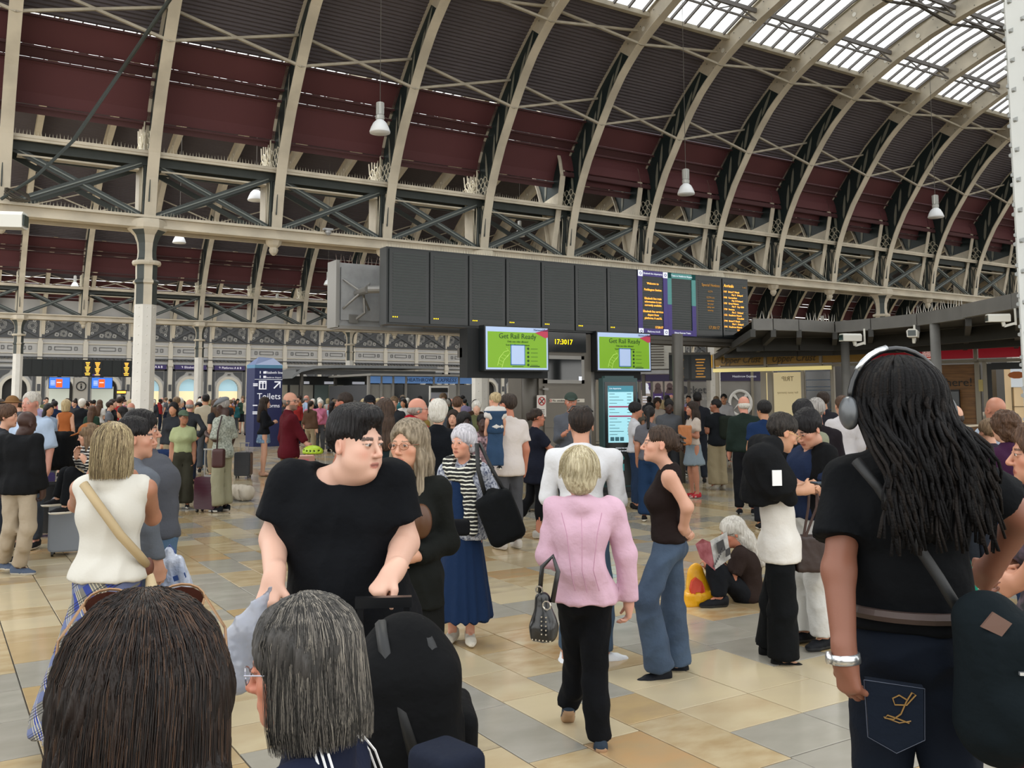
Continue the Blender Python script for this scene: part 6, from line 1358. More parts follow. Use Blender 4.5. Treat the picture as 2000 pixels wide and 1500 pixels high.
# 13/14 two men sharing a phone
q=person(1530,0,'y790',78,'man in thin glasses with black jacket draped over white T-shirt, looking down',feet=1300,skin='#b98b6f',hair=('short','#1a1614','#35302c'),top=('tank',cloth('#cfccc6'),-.12),bot=('wide','#0c0e10'),shoes=('#0c0d0e','#1a1c1e'),hf=80,hp=-22,glasses='#b9a06a',curl=.8,
  jo=dict(hd=(1528,845,0),nk=(1500,872,0),shR=(1500,895,-.18),shL=(1506,895,.16),elR=(1514,960,-.20),wrR=(1570,958,-.16),haR=(1592,952,-.12),elL=(1530,960,.18),wrL=(1575,950,.1),haL=(1592,946,.05),ch=(1510,935,0),wa=(1518,1000,0),pe=(1525,1060,0),hiR=(1522,1075,-.08),hiL=(1528,1075,.08),knR=(1528,1190,-.09),knL=(1512,1180,.10),anR=(1530,1290,-.1),toR=(1585,1305,-.14),anL=(1505,1265,.12),toL=(1545,1280,.1)))
J=q[1]; s=q[2]
soft('draped_jacket',[cap(J['nk']+V3(-.06,-.03,.0),J['nk']+V3(.08,-.02,.0),.075,k=.03),cap(J['shR']+V3(0,0,.0),J['elR']+V3(.02,.02,.06),.075,.11,k=.05,w=(1,0,0),f=.7),cap(J['shR']+V3(-.03,-.06,0),J['ch']+V3(.05,-.12,-.12),.09,.11,k=.05,cut1=True),cap(J['shL'],J['ch']+V3(-.13,-.03,-.05),.075,.1,k=.05,cut1=True),cap(J['ch']+V3(0,-.07,.1),J['ch']+V3(0,-.1,-.14),.12,.13,k=.05,cut1=True),cap(J['shR']+V3(.02,.03,-.03),J['elR']+V3(.02,.10,-.05),.06,.06,k=.04,w=(1,0,0),f=.6)],cloth('#111214'),q[0],.010,fold=.010,ff=20)
m=MB(); p0=Vector(J['shR']*.45+J['elR']*.55)+Vector((.105,-.02,0)); m.box(p0-Vector((.004,.035,.05)),p0+Vector((.004,.03,.05))); m.obj('paper_tag',mat('#dcdcdc',.6,key='paper'),q[0])
q=person(1588,6.55,'y788',-112,'man with black hair bending his head over a phone, navy top and white trousers',skin='#b48670',hair=('mop','#0d0c0e','#1a181a'),top=('tee','#1c2740'),bot=('wide',cloth('#c9c8c4')),shoes=('#14161a','#1d2024'),hf=-118,hp=-28,hs=1.03,feet=1262,poses=('phoneL','phoneR'),jo=dict(hd=(1578,838,-.15),nk=(1590,880,-.02)))
soft('vest',[cap(q[1]['shL'],q[1]['pe']+V3(-.10,0,0),.09,.10,k=.04,cut1=True),cap(q[1]['shR'],q[1]['pe']+V3(.10,0,0),.09,.10,k=.04,cut1=True),cap(q[1]['nk']+V3(0,-.07,-.05),q[1]['pe']+V3(0,-.08,.0),.11,.12,k=.04,cut1=True)],cloth('#0d0e10'),q[0],.014,fold=.006)
t=thing('tote_bag','dark brown tote bag with long handles held between the two men','bag',at(1588,1075,6.3),rz); soft('body',[rbx((0,0,-.02),(.12,.04,.11),.012)],mat('#2a1a15',.5,bump=(20,.3,.01),key='brown_leather'),t,.012,fold=.004); m=MB(); [m.tube([(x,-.04,.08),(x*.5+dx,-.05,.3),(x*.3+dx,-.03,.42)],.009,6) for x,dx in((-.08,0),(.08,0),(-.07,.05),(.1,.04))]; m.obj('handle',mat('#3a2620',.5,key='brown_leather'),t)
t=thing('mobile_phone','dark mobile phone in the hands of the two men at right','phone',at(1600,944,5.85),rz); MB().box((-.035,-.07,-.005),(.035,.07,.005)).obj('body',BLACK,t); MB().box((-.032,-.066,.005),(.032,.066,.006)).obj('screen',mat('#4a5560',.2,emit=.3,key='phone_screen'),t)
# 15 man with long locks and headphones
q=person(1765,2.78,'y715',18,'tall man with long black locs and over-ear headphones, back to camera at right',b=1.12,skin='#7a4f3e',hair=('short','#0c0b0c','#161415'),top=('tee','#090b0e',.045),bot=('jeans',mat('#0b121d',.85,bump=(30,.4,.01),spec=.15,key='dark_denim')),hf=-8,hs=1.05,curl=.75,hq='L',pn=(.6,.5,0),
  jo=dict(hd=(1750,806,.0),nk=(1762,885,.02),shL=(1658,935,.06),shR=(1872,925,-.06),ch=(1765,1000,0),wa=(1770,1120,0),pe=(1775,1250,0),hiL=(1722,1275,.03),hiR=(1830,1275,-.03),elL=(1638,1115,-.06),wrL=(1650,1285,-.17),haL=(1664,1375,-.19),elR=(1995,1010,-.06),wrR=(1938,1105,.06),haR=(1902,1150,.13)))
J,s,M,o,hz_=q[1:6]; LOC=mat('#0a090a',.7,spec=.15,bump=(160,.6,.006),key='locs'); mb=MB(); mb2=MB(); rg=random.Random(8)
for i in range(230):
    a=rg.uniform(-2.6,2.6) ; a=math.pi+a*.95; st=rg.uniform(.15,1.0); rr=.0068*rg.uniform(.7,1.25); pts=[]; L=rg.uniform(.17,.36); sw=rg.uniform(-.04,.04); ph=rg.uniform(0,6)
    for k in range(13):
        t=k/12
        if t<.4: th=st+(1.75-st)*t/.4; p=V3(math.sin(a)*.114*math.sin(th),math.cos(a)*.116*math.sin(th)-.014,.042+.102*math.cos(th))
        else:
            u=(t-.4)/.6; bk=-.13-.05*math.sin(min(1,u*2)*1.57); y0=math.cos(a)*.116-.014; p=V3(math.sin(a)*(.112+.004*u)+sw*u+.013*math.sin(u*9+ph),y0+(min(bk,y0)-y0)*min(1,u*1.6)+.010*math.sin(u*8+ph),.03-L*u)
        pts.append(Vector(M@(p*hz_)+o))
    (mb if i%3 else mb2).tube(pts,rr,6,rs=[rr*(1-.35*(k/12)**2) for k in range(13)])
mb.obj('locs',LOC,q[0],smooth=True); mb2.obj('locs',mat('#15110f',.7,spec=.15,bump=(160,.6,.006),key='locs'),q[0],smooth=True)
soft('hair_volume',xf([ell((0,-.018,.042),(.112,.117,.100),.02),cap((0,-.06,-.02),(0,-.10,-.14),.08,.07,k=.04,w=(0,1,0),f=.8),cap((0,-.10,-.14),(0,-.13,-.26),.085,.05,k=.04,w=(0,1,0),f=.6),ell((0,.125,-.045),(.062,.085,.10),.012,neg=True)],M,o,hz_),LOC,q[0],.006,disp=lambda V_:.005*np.sin(np.arctan2(V_[:,0]-o[0],V_[:,1]-o[1])*34+4*noise3(V_,16,4)))
hp_=thing('headphones','black and silver over-ear headphones on the man with locs','headphones',q[3-3].location,q[0].rotation_euler.z); m=MB(); mp=lambda *v: Vector(M@(V3(*v)*hz_)+o)
pts=[mp(.130*math.cos(t),-.01,.030+.134*math.sin(t)) for t in [x*math.pi/16 for x in range(17)]]; m.tube(pts,.009,8); m.obj('headband',mat('#17191c',.25,spec=.6,key='headband'),hp_,smooth=True)
m=MB(); m.tube([p+Vector((0,0,.004)) for p in pts[9:14]],.010,8); m.obj('silver_arc',mat('#b8bcc0',.2,metal=.8,key='silver'),hp_,smooth=True)
for x in(-1,1): soft('ear_cup',xf([ell((x*.134,-.01,-.0),(.022,.034,.043),.01)],M,o,hz_),mat('#2a2d30' if x>0 else '#5a5d60',.3,metal=.4,key='ear_cup'),hp_,.006)
m=MB(); w0=Vector(q[0].matrix_world.inverted()@q[0].location) if 0 else None
pe=J['pe']; m.tube([Vector(pe+V3(.20*math.sin(a),.165*math.cos(a),.10)) for a in [x*2*math.pi/24 for x in range(25)]],.018,6,caps=False); m.obj('belt',mat('#3b2d28',.6,key='leather_belt'),q[0])
m=MB(); a_,b_=J['wrL'],J['haL']; d_=Vector(unit(b_-a_)); m.tube([Vector(a_)-d_*.012,Vector(a_)+d_*.014],.043,16); m.tube([Vector(a_)+Vector((-.038,-.01,0)),Vector(a_)+Vector((-.050,-.012,0))],.018,12); m.obj('watch',mat('#c6c9cb',.25,metal=.85,key='silver'),q[0],smooth=True)
pk=MB(); py_=-.195; cz=pe[2]-.135; cx_=-.075; GT=mat('#7a5c2c',.5,key='gold_thread')
pl_=MB(); pl_.prism([(cx_-.075,py_,cz+.08),(cx_+.075,py_,cz+.07),(cx_+.07,py_,cz-.07),(cx_,py_,cz-.11),(cx_-.07,py_,cz-.075)],(0,.03,0)); pko=pl_.obj('back_pocket',mat('#0c1420',.85,bump=(30,.4,.01),spec=.15,key='dark_denim'),q[0])
A3=[(.03,.035),(.012,.045),(-.005,.035),(-.0,.018),(.03,.02),(.055,.05),(.045,.055),(.03,.03),(.015,-.005),(-.005,-.022),(-.028,-.02),(-.02,-.012),(.01,-.02),(.035,-.028)]
m=MB(); m.tube([(cx_+x,py_-.003,cz+z) for x,z in A3],.0022,5); m.tube([(cx_-.03,py_-.002,cz-.018),(cx_+.01,py_-.002,cz-.03),(cx_+.04,py_-.002,cz-.022)],.0018,5); m.obj('stitched_emblem',GT,pko)
m=MB(); m.tube([Vector(v) for v in ((cx_-.078,py_-.001,cz+.078),(cx_+.078,py_-.001,cz+.068),(cx_+.073,py_-.001,cz-.07),(cx_,py_-.001,cz-.113),(cx_-.073,py_-.001,cz-.077),(cx_-.078,py_-.001,cz+.078))],.0012,4); m.obj('stitching',mat('#3c4250',.6,key='thread'),pko)
# bag on his right hip and its strap
t=thing('satchel','dark navy backpack hanging on the right hip of the man with locs','backpack',at(1955,1330,2.45),rz+R(-8)); soft('body',[cap((-.03,0,.15),(.0,0,-.10),.085,.12,k=.05,w=(0,1,0),f=.7),rbx((.04,0,0),(.07,.05,.12),.05,k=.04),cap((.01,-.05,-.05),(.06,-.05,-.10),.07,k=.03)],cloth('#0a1216'),t,.010,fold=.006,ff=14)
m=MB(); m.add([(-.075,-.09,.16),(-.03,-.10,.14),(-.005,-.105,.175),(-.045,-.095,.2),(-.075,-.08,.16),(-.03,-.09,.14),(-.005,-.095,.175),(-.045,-.085,.2)],[(0,1,2,3),(0,4,5,1),(1,5,6,2),(2,6,7,3),(3,7,4,0)]); m.obj('leather_patch',mat('#5c4338',.6,key='patch'),t)
m=MB(); m.box((.0,-.125,.05),(.02,-.115,.058)); m.obj('zip_pull',mat('#c9ccd0',.2,metal=.8,key='silver'),t); m=MB(); m.box((.03,-.02,-.5),(.09,.02,-.17)); m.obj('red_strap',cloth('#7a1024'),t)
S0=at(1672,900,2.68); S1=at(1880,1205,2.52); mid=at(1775,1040,2.60); tube_thing('bag_strap','dark strap running diagonally across the back of the man with locs','strap',S0,[S0,at(1715,950,2.62),mid,at(1835,1130,2.56),S1],.016,BK2)
# teal bag glimpse and person at right edge
t=thing('green_bag','bright teal bag glimpsed between the arm and back of the man with locs','bag',at(1885,1115,4.2),rz); soft('body',[cap((0,0,.08),(.01,0,-.08),.02,.045,k=.02,w=(0,1,0),f=.6)],cloth('#167a62'),t,.009)
q=person(2035,3.6,1.66,-70,'person cut by the right edge, clasped hands with dark bracelet, patterned dress',fem=1,skin='#b5836b',hair=hs('bob','brown'),top=('tee',mat('#1c1f22',.85,col2='#5b4a58',vscale=26,key='patterned')),bot=('skirt',mat('#17191b',.85,col2='#4a5a50',vscale=22,key='patterned'),.5,.06),curl=1.,jo=dict(elL=(2030,1100,-.2),wrL=(1990,1135,-.12),haL=(1962,1148,-.08),elR=(2035,1120,.15),wrR=(1990,1110,-.02),haR=(1965,1120,-.05)))
m=MB(); a_=Vector(q[1]['wrL']); m.tube([a_+Vector((-.01,0,0)),a_+Vector((.01,0,0))],.034,12); m.obj('bracelet',BLACK,q[0],smooth=True)
# 22 blonde woman in white knit and pleated skirt
PLAID=mat('#6b6a66',.85,bump=(16,.4,.02),key='plaid'); n_=PLAID.node_tree.nodes; l_=PLAID.node_tree.links; b_=n_['Principled BSDF']
tc_=n_.new('ShaderNodeTexCoord'); mpn=n_.new('ShaderNodeMapping'); mpn.inputs['Rotation'].default_value=(0,R(32),R(20)); l_.new(tc_.outputs['Object'],mpn.inputs[0])
prev=None
for k,(dr,sc_,ct,c1) in enumerate((('X',3.2,.72,'#2b3c86'),('Z',2.6,.74,'#5a6488'),('X',22,.80,'#b9b39c'),('Z',26,.82,'#15151a'))):
    wv=n_.new('ShaderNodeTexWave'); wv.bands_direction=dr; wv.inputs['Scale'].default_value=sc_; l_.new(mpn.outputs[0],wv.inputs['Vector'])
    gt=n_.new('ShaderNodeMath'); gt.operation='GREATER_THAN'; gt.inputs[1].default_value=ct; l_.new(wv.outputs[1],gt.inputs[0])
    fac=gt.outputs[0]
    if k>=2:
        w2=n_.new('ShaderNodeTexWave'); w2.bands_direction=dr; w2.inputs['Scale'].default_value=2.9; l_.new(mpn.outputs[0],w2.inputs['Vector']); g2=n_.new('ShaderNodeMath'); g2.operation='GREATER_THAN'; g2.inputs[1].default_value=.55; l_.new(w2.outputs[1],g2.inputs[0]); mu=n_.new('ShaderNodeMath'); mu.operation='MULTIPLY'; l_.new(fac,mu.inputs[0]); l_.new(g2.outputs[0],mu.inputs[1]); fac=mu.outputs[0]
    mx=n_.new('ShaderNodeMix'); mx.data_type='RGBA'; l_.new(fac,mx.inputs[0]); mx.inputs[7].default_value=lin(c1)
    if prev: l_.new(prev,mx.inputs[6])
    else: mx.inputs[6].default_value=lin('#6b6a66')
    prev=mx.outputs[2]
l_.new(prev,b_.inputs['Base Color'])
q=person(222,4.65,'y830',3,'woman with blonde bob in white sleeveless knit and patterned pleated skirt',fem=1,b=1.14,skin='#a07058',hair=('bob','#7d6c52','#b3a280'),top=('tank',cloth('#c2bfb6',bump=(60,.3,.004)),.0),bot=('skirt',PLAID,.72,.19),shoes=('#1a1c20','#2a2c30'),curl=.9,
  jo=dict(shL=(158,955,0),shR=(286,955,0),elL=(150,985,.25),wrL=(182,925,.30),haL=(192,888,.24),elR=(298,1010,.16),wrR=(272,948,.24),haR=(252,915,.22),anL=(130,1320,.3),toL=(110,1290,.5)))
strands(q[0],q[3],q[4],q[5],1100,'bob',[sm('#8b7a5c'),sm('#b9a982'),sm('#5e503c'),sm('#a39270')],.0012,7,1.5)
a=at(163,945,4.5); tube_thing('crossbody_strap','wide beige strap crossing the white knit back diagonally','strap',a,[a,at(195,990,4.46),at(235,1045,4.46),at(272,1085,4.5),at(288,1105,4.6)],.022,mat('#a89470',.7,key='webbing'))
t=thing('brown_pouch','small brown bag end with cream tassel at the blonde woman\'s hip','bag',at(289,1108,4.6),rz); soft('body',[ell((0,0,0),(.03,.03,.05),.01)],mat('#5a3020',.5,key='brown_leather'),t,.008); soft('tassel',[cap((.01,0,-.04),(.02,0,-.10),.02,.03,k=.01)],cloth('#c6b493'),t,.008)
# 23 two young men beyond her
q=person(312,5.9,'y796',40,'young man with black hair in dark grey jacket, holding a printed carrier bag',skin='#b58770',hair=hs('mop','black'),top=('long','#4a4c52'),bot=('jeans','#4a6076'),hf=78,jo=dict(hd=(276,842,0),nk=(285,885,0),elR=(312,975,-.1),wrR=(314,1040,-.1),haR=(322,1072,-.1),shR=(312,910,-.05)))
q=person(262,5.3,'y812',35,'young man with slick black hair just behind the blonde woman',skin='#b58770',hair=hs('short','black'),top=('long','#5b6068'),bot=('trousers','#3a4350'),hf=70)
t=thing('carrier_bag','white and blue printed carrier bag held beside the blonde woman','bag',at(340,1120,5.5),rz+R(10)); WB=mat('#c6cad2',.35,col2='#93a0bb',vscale=5.,bump=(12,.8,.03),spec=.5,key='printed_plastic')
soft('body',[rbx((0,0,-.02),(.055,.02,.08),.03,k=.03,R_=rotm(0,0,-14)),cap((-.02,0,.08),(-.035,0,.14),.03,.015,k=.03)],WB,t,.008,fold=.012,ff=34)
m=MB(); m.tube([(-.05,0,.06),(-.05,0,.14),(-.03,0,.17),(.0,0,.13),(.01,0,.05)],.007,6); m.obj('handle',mat('#22407a',.4,key='blue_plastic'),t); m=MB(); m.bar((-.06,-.055,-.045),(.075,-.055,.0),.004,.03); m.obj('blue_band',mat('#22407a',.4,key='blue_plastic'),t)
# 20/21 left edge
q=person(32,0,'y790',8,'bald man in black hooded jacket and beige trousers, back to camera at left edge',b=1.1,feet=1128,skin=SK['dark'],hair=(None,),top=('hood','#121315',-.10),bot=('trousers','#9d917f'),shoes=('#4a5568','#b3aea4'),hf=25,hp=-18,jo=dict(hd=(52,828,.05),nk=(35,868,.0),anR=(36,1108,0),anL=(6,1098,.1)))
person(62,11.,'y764',180,'tall man with white hair in pale blue shirt behind the hooded man',b=1.1,skin='#b98472',hair=('short','#a8a29a','#c4beb4'),top=('elbow',cloth('#a3b3c8')),bot=('trousers','#3a4048'),hf=192)
person(12,10.,'y790',60,'woman with chestnut hair at the left edge, turned right',fem=1,skin=SK['fair'],hair=hs('mop','brown'),top=('tee','#2a2c30'),hf=80)
person(24,14.,'y774',180,'man in tan wide-brimmed hat at the left edge',skin=SK['fair'],hair=(None,),hat=('hat','#7a5a3a'),top=('tee','#3a4048'))
# seated woman with cap on luggage
q=person(160,10.2,1.62,-150,'seated woman in tan cap and striped top resting on suitcases',fem=1,skin=SK['fair'],hair=hs('long','lbrown'),hat=('cap','#8a5530'),top=('long',mat('#16171b',.9,kind='stripe',col2='#c6c4bc',vscale=9,key='striped_knit')),bot=('trousers','#121417'),hf=-100,hp=-12,sit=True,
  jo=dict(hd=(172,850,0),nk=(178,870,0),ch=(180,895,0),wa=(183,925,0),pe=(185,950,0),shL=(188,880,-.12),shR=(166,880,.12),elL=(180,910,-.2),wrL=(165,900,-.25),haL=(160,880,-.2),elR=(158,905,.1),wrR=(150,890,-.1),haR=(152,872,-.1),hiL=(185,955,-.08),hiR=(178,955,.08),knL=(140,925,-.15),knR=(130,925,.05),anL=(128,990,-.2),toL=(112,998,-.25),anR=(112,975,.0),toR=(98,980,-.05)))
# 16,17 couple with burgundy case
FLO=mat('#6e746a',.85,col2='#a8aca0',vscale=34,key='leaf_print')
q=person(432,0,'y776',-72,'man in grey flat cap and leaf-print shirt looking at his phone',b=1.06,feet=1000,skin=SK['dark'],hair=hs('short','grey'),hat=('flat','#6a6c70'),top=('elbow',FLO,-.12),bot=('wide','#8a8770'),shoes=('#14171c','#c9c9c6'),hf=-80,hp=-20,poses=('phoneL',))
q=person(354,0,'y801',165,'woman in green cap and sunglasses, pale green T-shirt and dark olive trousers',fem=1,b=1.1,feet=994,skin='#9a6a50',hair=hs('pony','dark'),hat=('cap','#4a5848'),top=('tee','#99a078',.06),bot=('wide','#35342b'),shoes=('#17181a','#b9b6ae'),hf=140,glasses='#15100e',poses=())
LUG=[]
def suitcase(name,lab,px,feet,w_,h_,dp,col,yaw=0,handle=.0,ribs=True,d=None,z0=0.,tilt=0.,rough=.3,group=None):
    P=gnd(px,feet) if d is None else at(px,786,d); P=Vector((P.x,P.y,z0)); t=thing(name,lab,'suitcase' if 'suitcase' in name else 'luggage',P,rz+R(yaw),group); t.rotation_euler=(0,R(tilt),rz+R(yaw)); SM=mat(col,rough,key='shell')
    def rr(w2,h2,r,y0,y1,zz):
        poly=[]
        for cx2,cz2,a0 in((w2-r,h2-r,0),(-w2+r,h2-r,90),(-w2+r,-h2+r,180),(w2-r,-h2+r,270)):
            for k in range(4): a=R(a0+k*30); poly.append((cx2+r*math.cos(a),y0,zz+cz2+r*math.sin(a)))
        return poly
    zc=.05+h_/2; m=MB(); m.prism(rr(w_/2,h_/2,.05,-dp/2+.015,0,zc),(0,dp-.03,0)); m.prism(rr(w_/2-.015,h_/2-.015,.045,-dp/2,0,zc),(0,dp,0)); m.obj('shell',SM,t)
    if ribs:
        m=MB(); n=max(4,int(h_/.05))
        for k in range(1,n): z=.05+h_*k/n; m.box((-w_/2+.03,-dp/2-.006,z-.008),(w_/2-.03,-dp/2,z+.008)); m.box((-w_/2+.03,dp/2,z-.008),(w_/2-.03,dp/2+.006,z+.008))
        m.obj('ribs',SM,t)
    for x in(-1,1):
        for y in(-1,1): m=MB(); m.tube([(x*(w_/2-.05)-.012,y*(dp/2-.04),.028),(x*(w_/2-.05)+.012,y*(dp/2-.04),.028)],.028,10); m.box((x*(w_/2-.05)-.015,y*(dp/2-.04)-.015,.03),(x*(w_/2-.05)+.015,y*(dp/2-.04)+.015,.06)); m.obj('wheel',BLACK,t)
    m=MB(); m.bar((-.06,0,.06+h_),(.06,0,.06+h_),.025,.03); 
    if handle: m.bar((-.09,.05,.05+h_),(-.09,.05,.05+h_+handle),.014,.014); m.bar((.09,.05,.05+h_),(.09,.05,.05+h_+handle),.014,.014); m.bar((-.11,.05,.05+h_+handle),(.11,.05,.05+h_+handle),.03,.025)
    m.obj('handle',STEEL if handle else BLACK,t); return t
suitcase('suitcase','ribbed burgundy suitcase in front of the man in flat cap, handle raised',405,1000,.36,.50,.24,'#3a1424',-12,.42)
t=suitcase('suitcase','purple suitcase standing beside the hooded man at the left edge',76,1012,.32,.62,.26,'#2e2358',62); MB().box((-.17,-.14,.25),(-.165,-.06,.4)).obj('white_tag',OFFW,t)
suitcase('suitcase','silver grey suitcase lying tilted beside the seated woman',150,985,.48,.60,.27,'#6f757d',20,0,False,d=10.6,rough=.35)
suitcase('suitcase','large black suitcase behind the purple suitcase',108,985,.42,.62,.28,'#0e0f11',15,d=12.0,ribs=False)
suitcase('suitcase','dark grey suitcase with raised handle behind the man in flat cap',478,905,.36,.52,.26,'#1c1f24',0,.2,d=20.5)
suitcase('suitcase','black upright suitcase beside the navy-dressed woman at the kiosk',1052,998,.40,.55,.30,'#2b2d2a',0,0,False)
t=thing('backpack','big black backpack standing on the black suitcase behind the hooded man','backpack',at(110,880,11.6),rz); soft('body',[rbx((0,0,.0),(.14,.08,.16),.08,k=.03)],BK,t,.02,fold=.006)
t=thing('backpack','blue and black backpack behind the woman in green cap','backpack',at(322,905,15.2),rz); soft('body',[rbx((0,0,.0),(.10,.07,.16),.07,k=.03)],cloth('#1c2b4c'),t,.025,fold=.006); MB().box((-.06,-.16,-.1),(.06,-.15,.1)).obj('blue_panel',cloth('#2048a0'),t)
t=thing('paper_bag','brown paper carrier bag held by the woman in green cap','bag',at(326,940,13.9),rz+R(20)); m=MB(); m.box((-.10,-.06,-.22),(.10,.06,.06)); m.obj('body',mat('#a5805c',.7,key='kraft_paper'),t); m=MB(); m.tube([(-.05,-.06,.06),(-.03,-.06,.16),(.03,-.06,.16),(.05,-.06,.06)],.006,5); m.obj('handle',mat('#8a6846',.7,key='kraft_paper'),t)
t=thing('white_bag','white plastic bag behind the brown paper bag','bag',at(333,962,13.8),rz); soft('body',[ell((0,0,-.03),(.12,.07,.15),.03)],mat('#b9b4b4',.4,bump=(9,.7,.03),key='plastic'),t,.02,fold=.01)
t=thing('shoulder_bag','maroon leather bag on the hip of the man in flat cap','bag',at(427,895,13.5),rz); soft('body',[rbx((0,0,0),(.06,.04,.11),.03)],mat('#3a1614',.5,key='maroon_leather'),t,.02); m=MB(); m.tube([(-.03,0,.12),(.0,-.06,.4),(.02,.05,.62)],.012,6); m.obj('strap',mat('#2a1512',.6,key='maroon_leather'),t)
t=thing('duffel_bag','cream duffel bag lying on the floor behind the man in flat cap','bag',gnd(472,978),rz+R(-10)); soft('body',[cap((-.12,0,.15),(.10,0,.14),.13,k=.03),cap((.0,-.05,.09),(.1,-.05,.09),.08,k=.03)],cloth('#b0a798'),t,.02,fold=.01); m=MB(); m.tube([(.0,-.14,.2),(.05,-.2,.1),(.1,-.17,.02)],.012,6); m.obj('strap',cloth('#8d8474'),t)
# 18 man in maroon with folding bicycle
q=person(566,13.4,'y765',60,'bald bearded man in maroon jacket and tan trousers holding a bicycle',skin='#b0806a',hair=('fringe','#5a5048','#7a7068'),beard='#5a5048',top=('jacket','#4a0f18',-.10),bot=('trousers','#74603c'),hf=112,glasses='#16100e',poses=('reachR',),jo=dict(wrR=(598,866,-.2),haR=(606,872,-.25),elR=(585,845,-.15)))
P=gnd(618,1010); P=at(618,786,12.8); t=thing('bicycle','folding bicycle with black handlebar beside the man in maroon','bicycle',(P.x,P.y,0),rz+R(40)); BM=mat('#9a9c9e',.3,metal=.6,key='bike_frame')
for x in(-.45,.45):
    m=MB(); m.tube([(x+.2*math.cos(a),0,.22+.2*math.sin(a)) for a in [k*math.pi/10 for k in range(21)]],.02,6,caps=False); [m.tube([(x,0,.22),(x+.2*math.cos(a),0,.22+.2*math.sin(a))],.003,3) for a in [k*math.pi/6 for k in range(12)]]; m.obj('wheel',BLACK,t)
m=MB(); m.tube([(-.45,0,.22),(-.25,0,.42),(.35,0,.5),(.45,0,.22)],.022,8); m.tube([(-.28,0,.3),(-.33,0,.85)],.018,8); m.tube([(.35,0,.45),(.30,0,1.08)],.018,8); m.obj('frame',BM,t)
m=MB(); m.tube([(.30,-.26,1.12),(.30,-.1,1.08),(.30,.1,1.08),(.30,.26,1.12)],.015,8); m.tube([(.3,-.12,1.08),(.4,-.15,1.0),(.36,-.12,.8)],.006,5); m.obj('handlebar',BLACK,t); soft('saddle',[cap((-.43,0,.88),(-.22,0,.88),.07,.03,k=.02,w=(0,0,1),f=.5)],BLACK,t,.012)
t=thing('cycle_helmet','lime green and black cycle helmet hanging from the bicycle handlebar','helmet',at(611,882,12.3),rz); soft('shell',[ell((0,0,0),(.14,.11,.085),.01),half((0,0,-.03),(0,0,-1))]+[cap((-.12+.05*k,-.14,.0),(-.09+.05*k,.1,.05),.012,k=.005,neg=True) for k in range(6)],mat('#95b018',.4,key='lime'),t,.012); soft('liner',[ell((0,0,-.01),(.125,.095,.075),.01),half((0,0,-.035),(0,0,-1))],BLACK,t,.015)
t=thing('pink_box','pink and cream carton stack on the floor behind the bicycle','box',gnd(590,925),rz+R(25)); m=MB(); m.box((-.25,-.2,0),(.25,.2,.42)); m.obj('carton',mat('#b98a7c',.6,key='pink_card'),t); m=MB(); m.box((-.2,-.205,.1),(.1,-.2,.35)); m.obj('pink_print',mat('#c66a72',.6,key='pink_print'),t)
person(514,0,'y775',70,'woman in black jacket and short blue patterned skirt, standing alone',fem=1,feet=930,skin=SK['fair'],hair=hs('long','dark'),top=('long','#121418'),bot=('skirt',mat('#3f5a78',.8,col2='#8098ae',vscale=20,key='blue_print'),.22,.04),shoes=('#b08c78','#8a6a58'),poses=('phoneR','phoneL'))
# 9/10 man with toddler, woman in navy
q=person(993,10.9,'y768',-28,'man in white T-shirt and grey trousers carrying a toddler',b=1.1,skin='#b3765e',hair=('short','#241c18','#40352e'),top=('tee',cloth('#c9c1bd'),-.12),bot=('trousers','#45464a'),shoes=('#b0aaa2','#c9c4ba'),hf=-50,poses=('frontL',),jo=dict(elL=(958,862,-.05),wrL=(966,890,-.15),haL=(985,900,-.25)))
q=person(967,10.6,.86,-20,'blond toddler in blue dungarees held on the white T-shirt man\'s arm',skin='#c09078',hair=hs('mop','blonde'),top=('tee',cloth('#c2bfba'),.0),bot=('trousers','#2f4560'),base=None,hs=1.35,hf=-50)
q[0].location.z=1.84-.90; J=q[1]; soft('dungarees',torso(J,q[2],0,.9,.028)+[half((0,0,J['ch'][2]+.05),(0,0,1)),half((0,0,J['pe'][2]-.05),(0,0,-1))],cloth('#2a3f58'),q[0],.014)
q=person(1048,12.,'y796',68,'woman in navy tunic and leggings reaching to the right by the kiosk',fem=1,b=1.12,feet=1050,skin='#a86e58',hair=hs('bun','dark'),top=('tee','#171a26',-.22),bot=('leggings','#0f1013'),shoes=('#9a9690','#b8b4ac'),poses=('reachR','backL'),glasses='#4a2018')
person(1115,13.3,'y767',182,'man in green baseball cap and grey sweater in front of the kiosk door',skin='#a8705a',hair=(None,),hat=('cap','#35403a'),top=('long','#50535a'),bot=('trousers','#2a2c30'),poses=('phoneR',),beard='#6a5a50')
person(1103,15.2,1.2,180,'small child mostly hidden behind the white shirt man',skin=SK['fair'],hair=hs('mop','lbrown'),top=('tee','#3a3c40'))
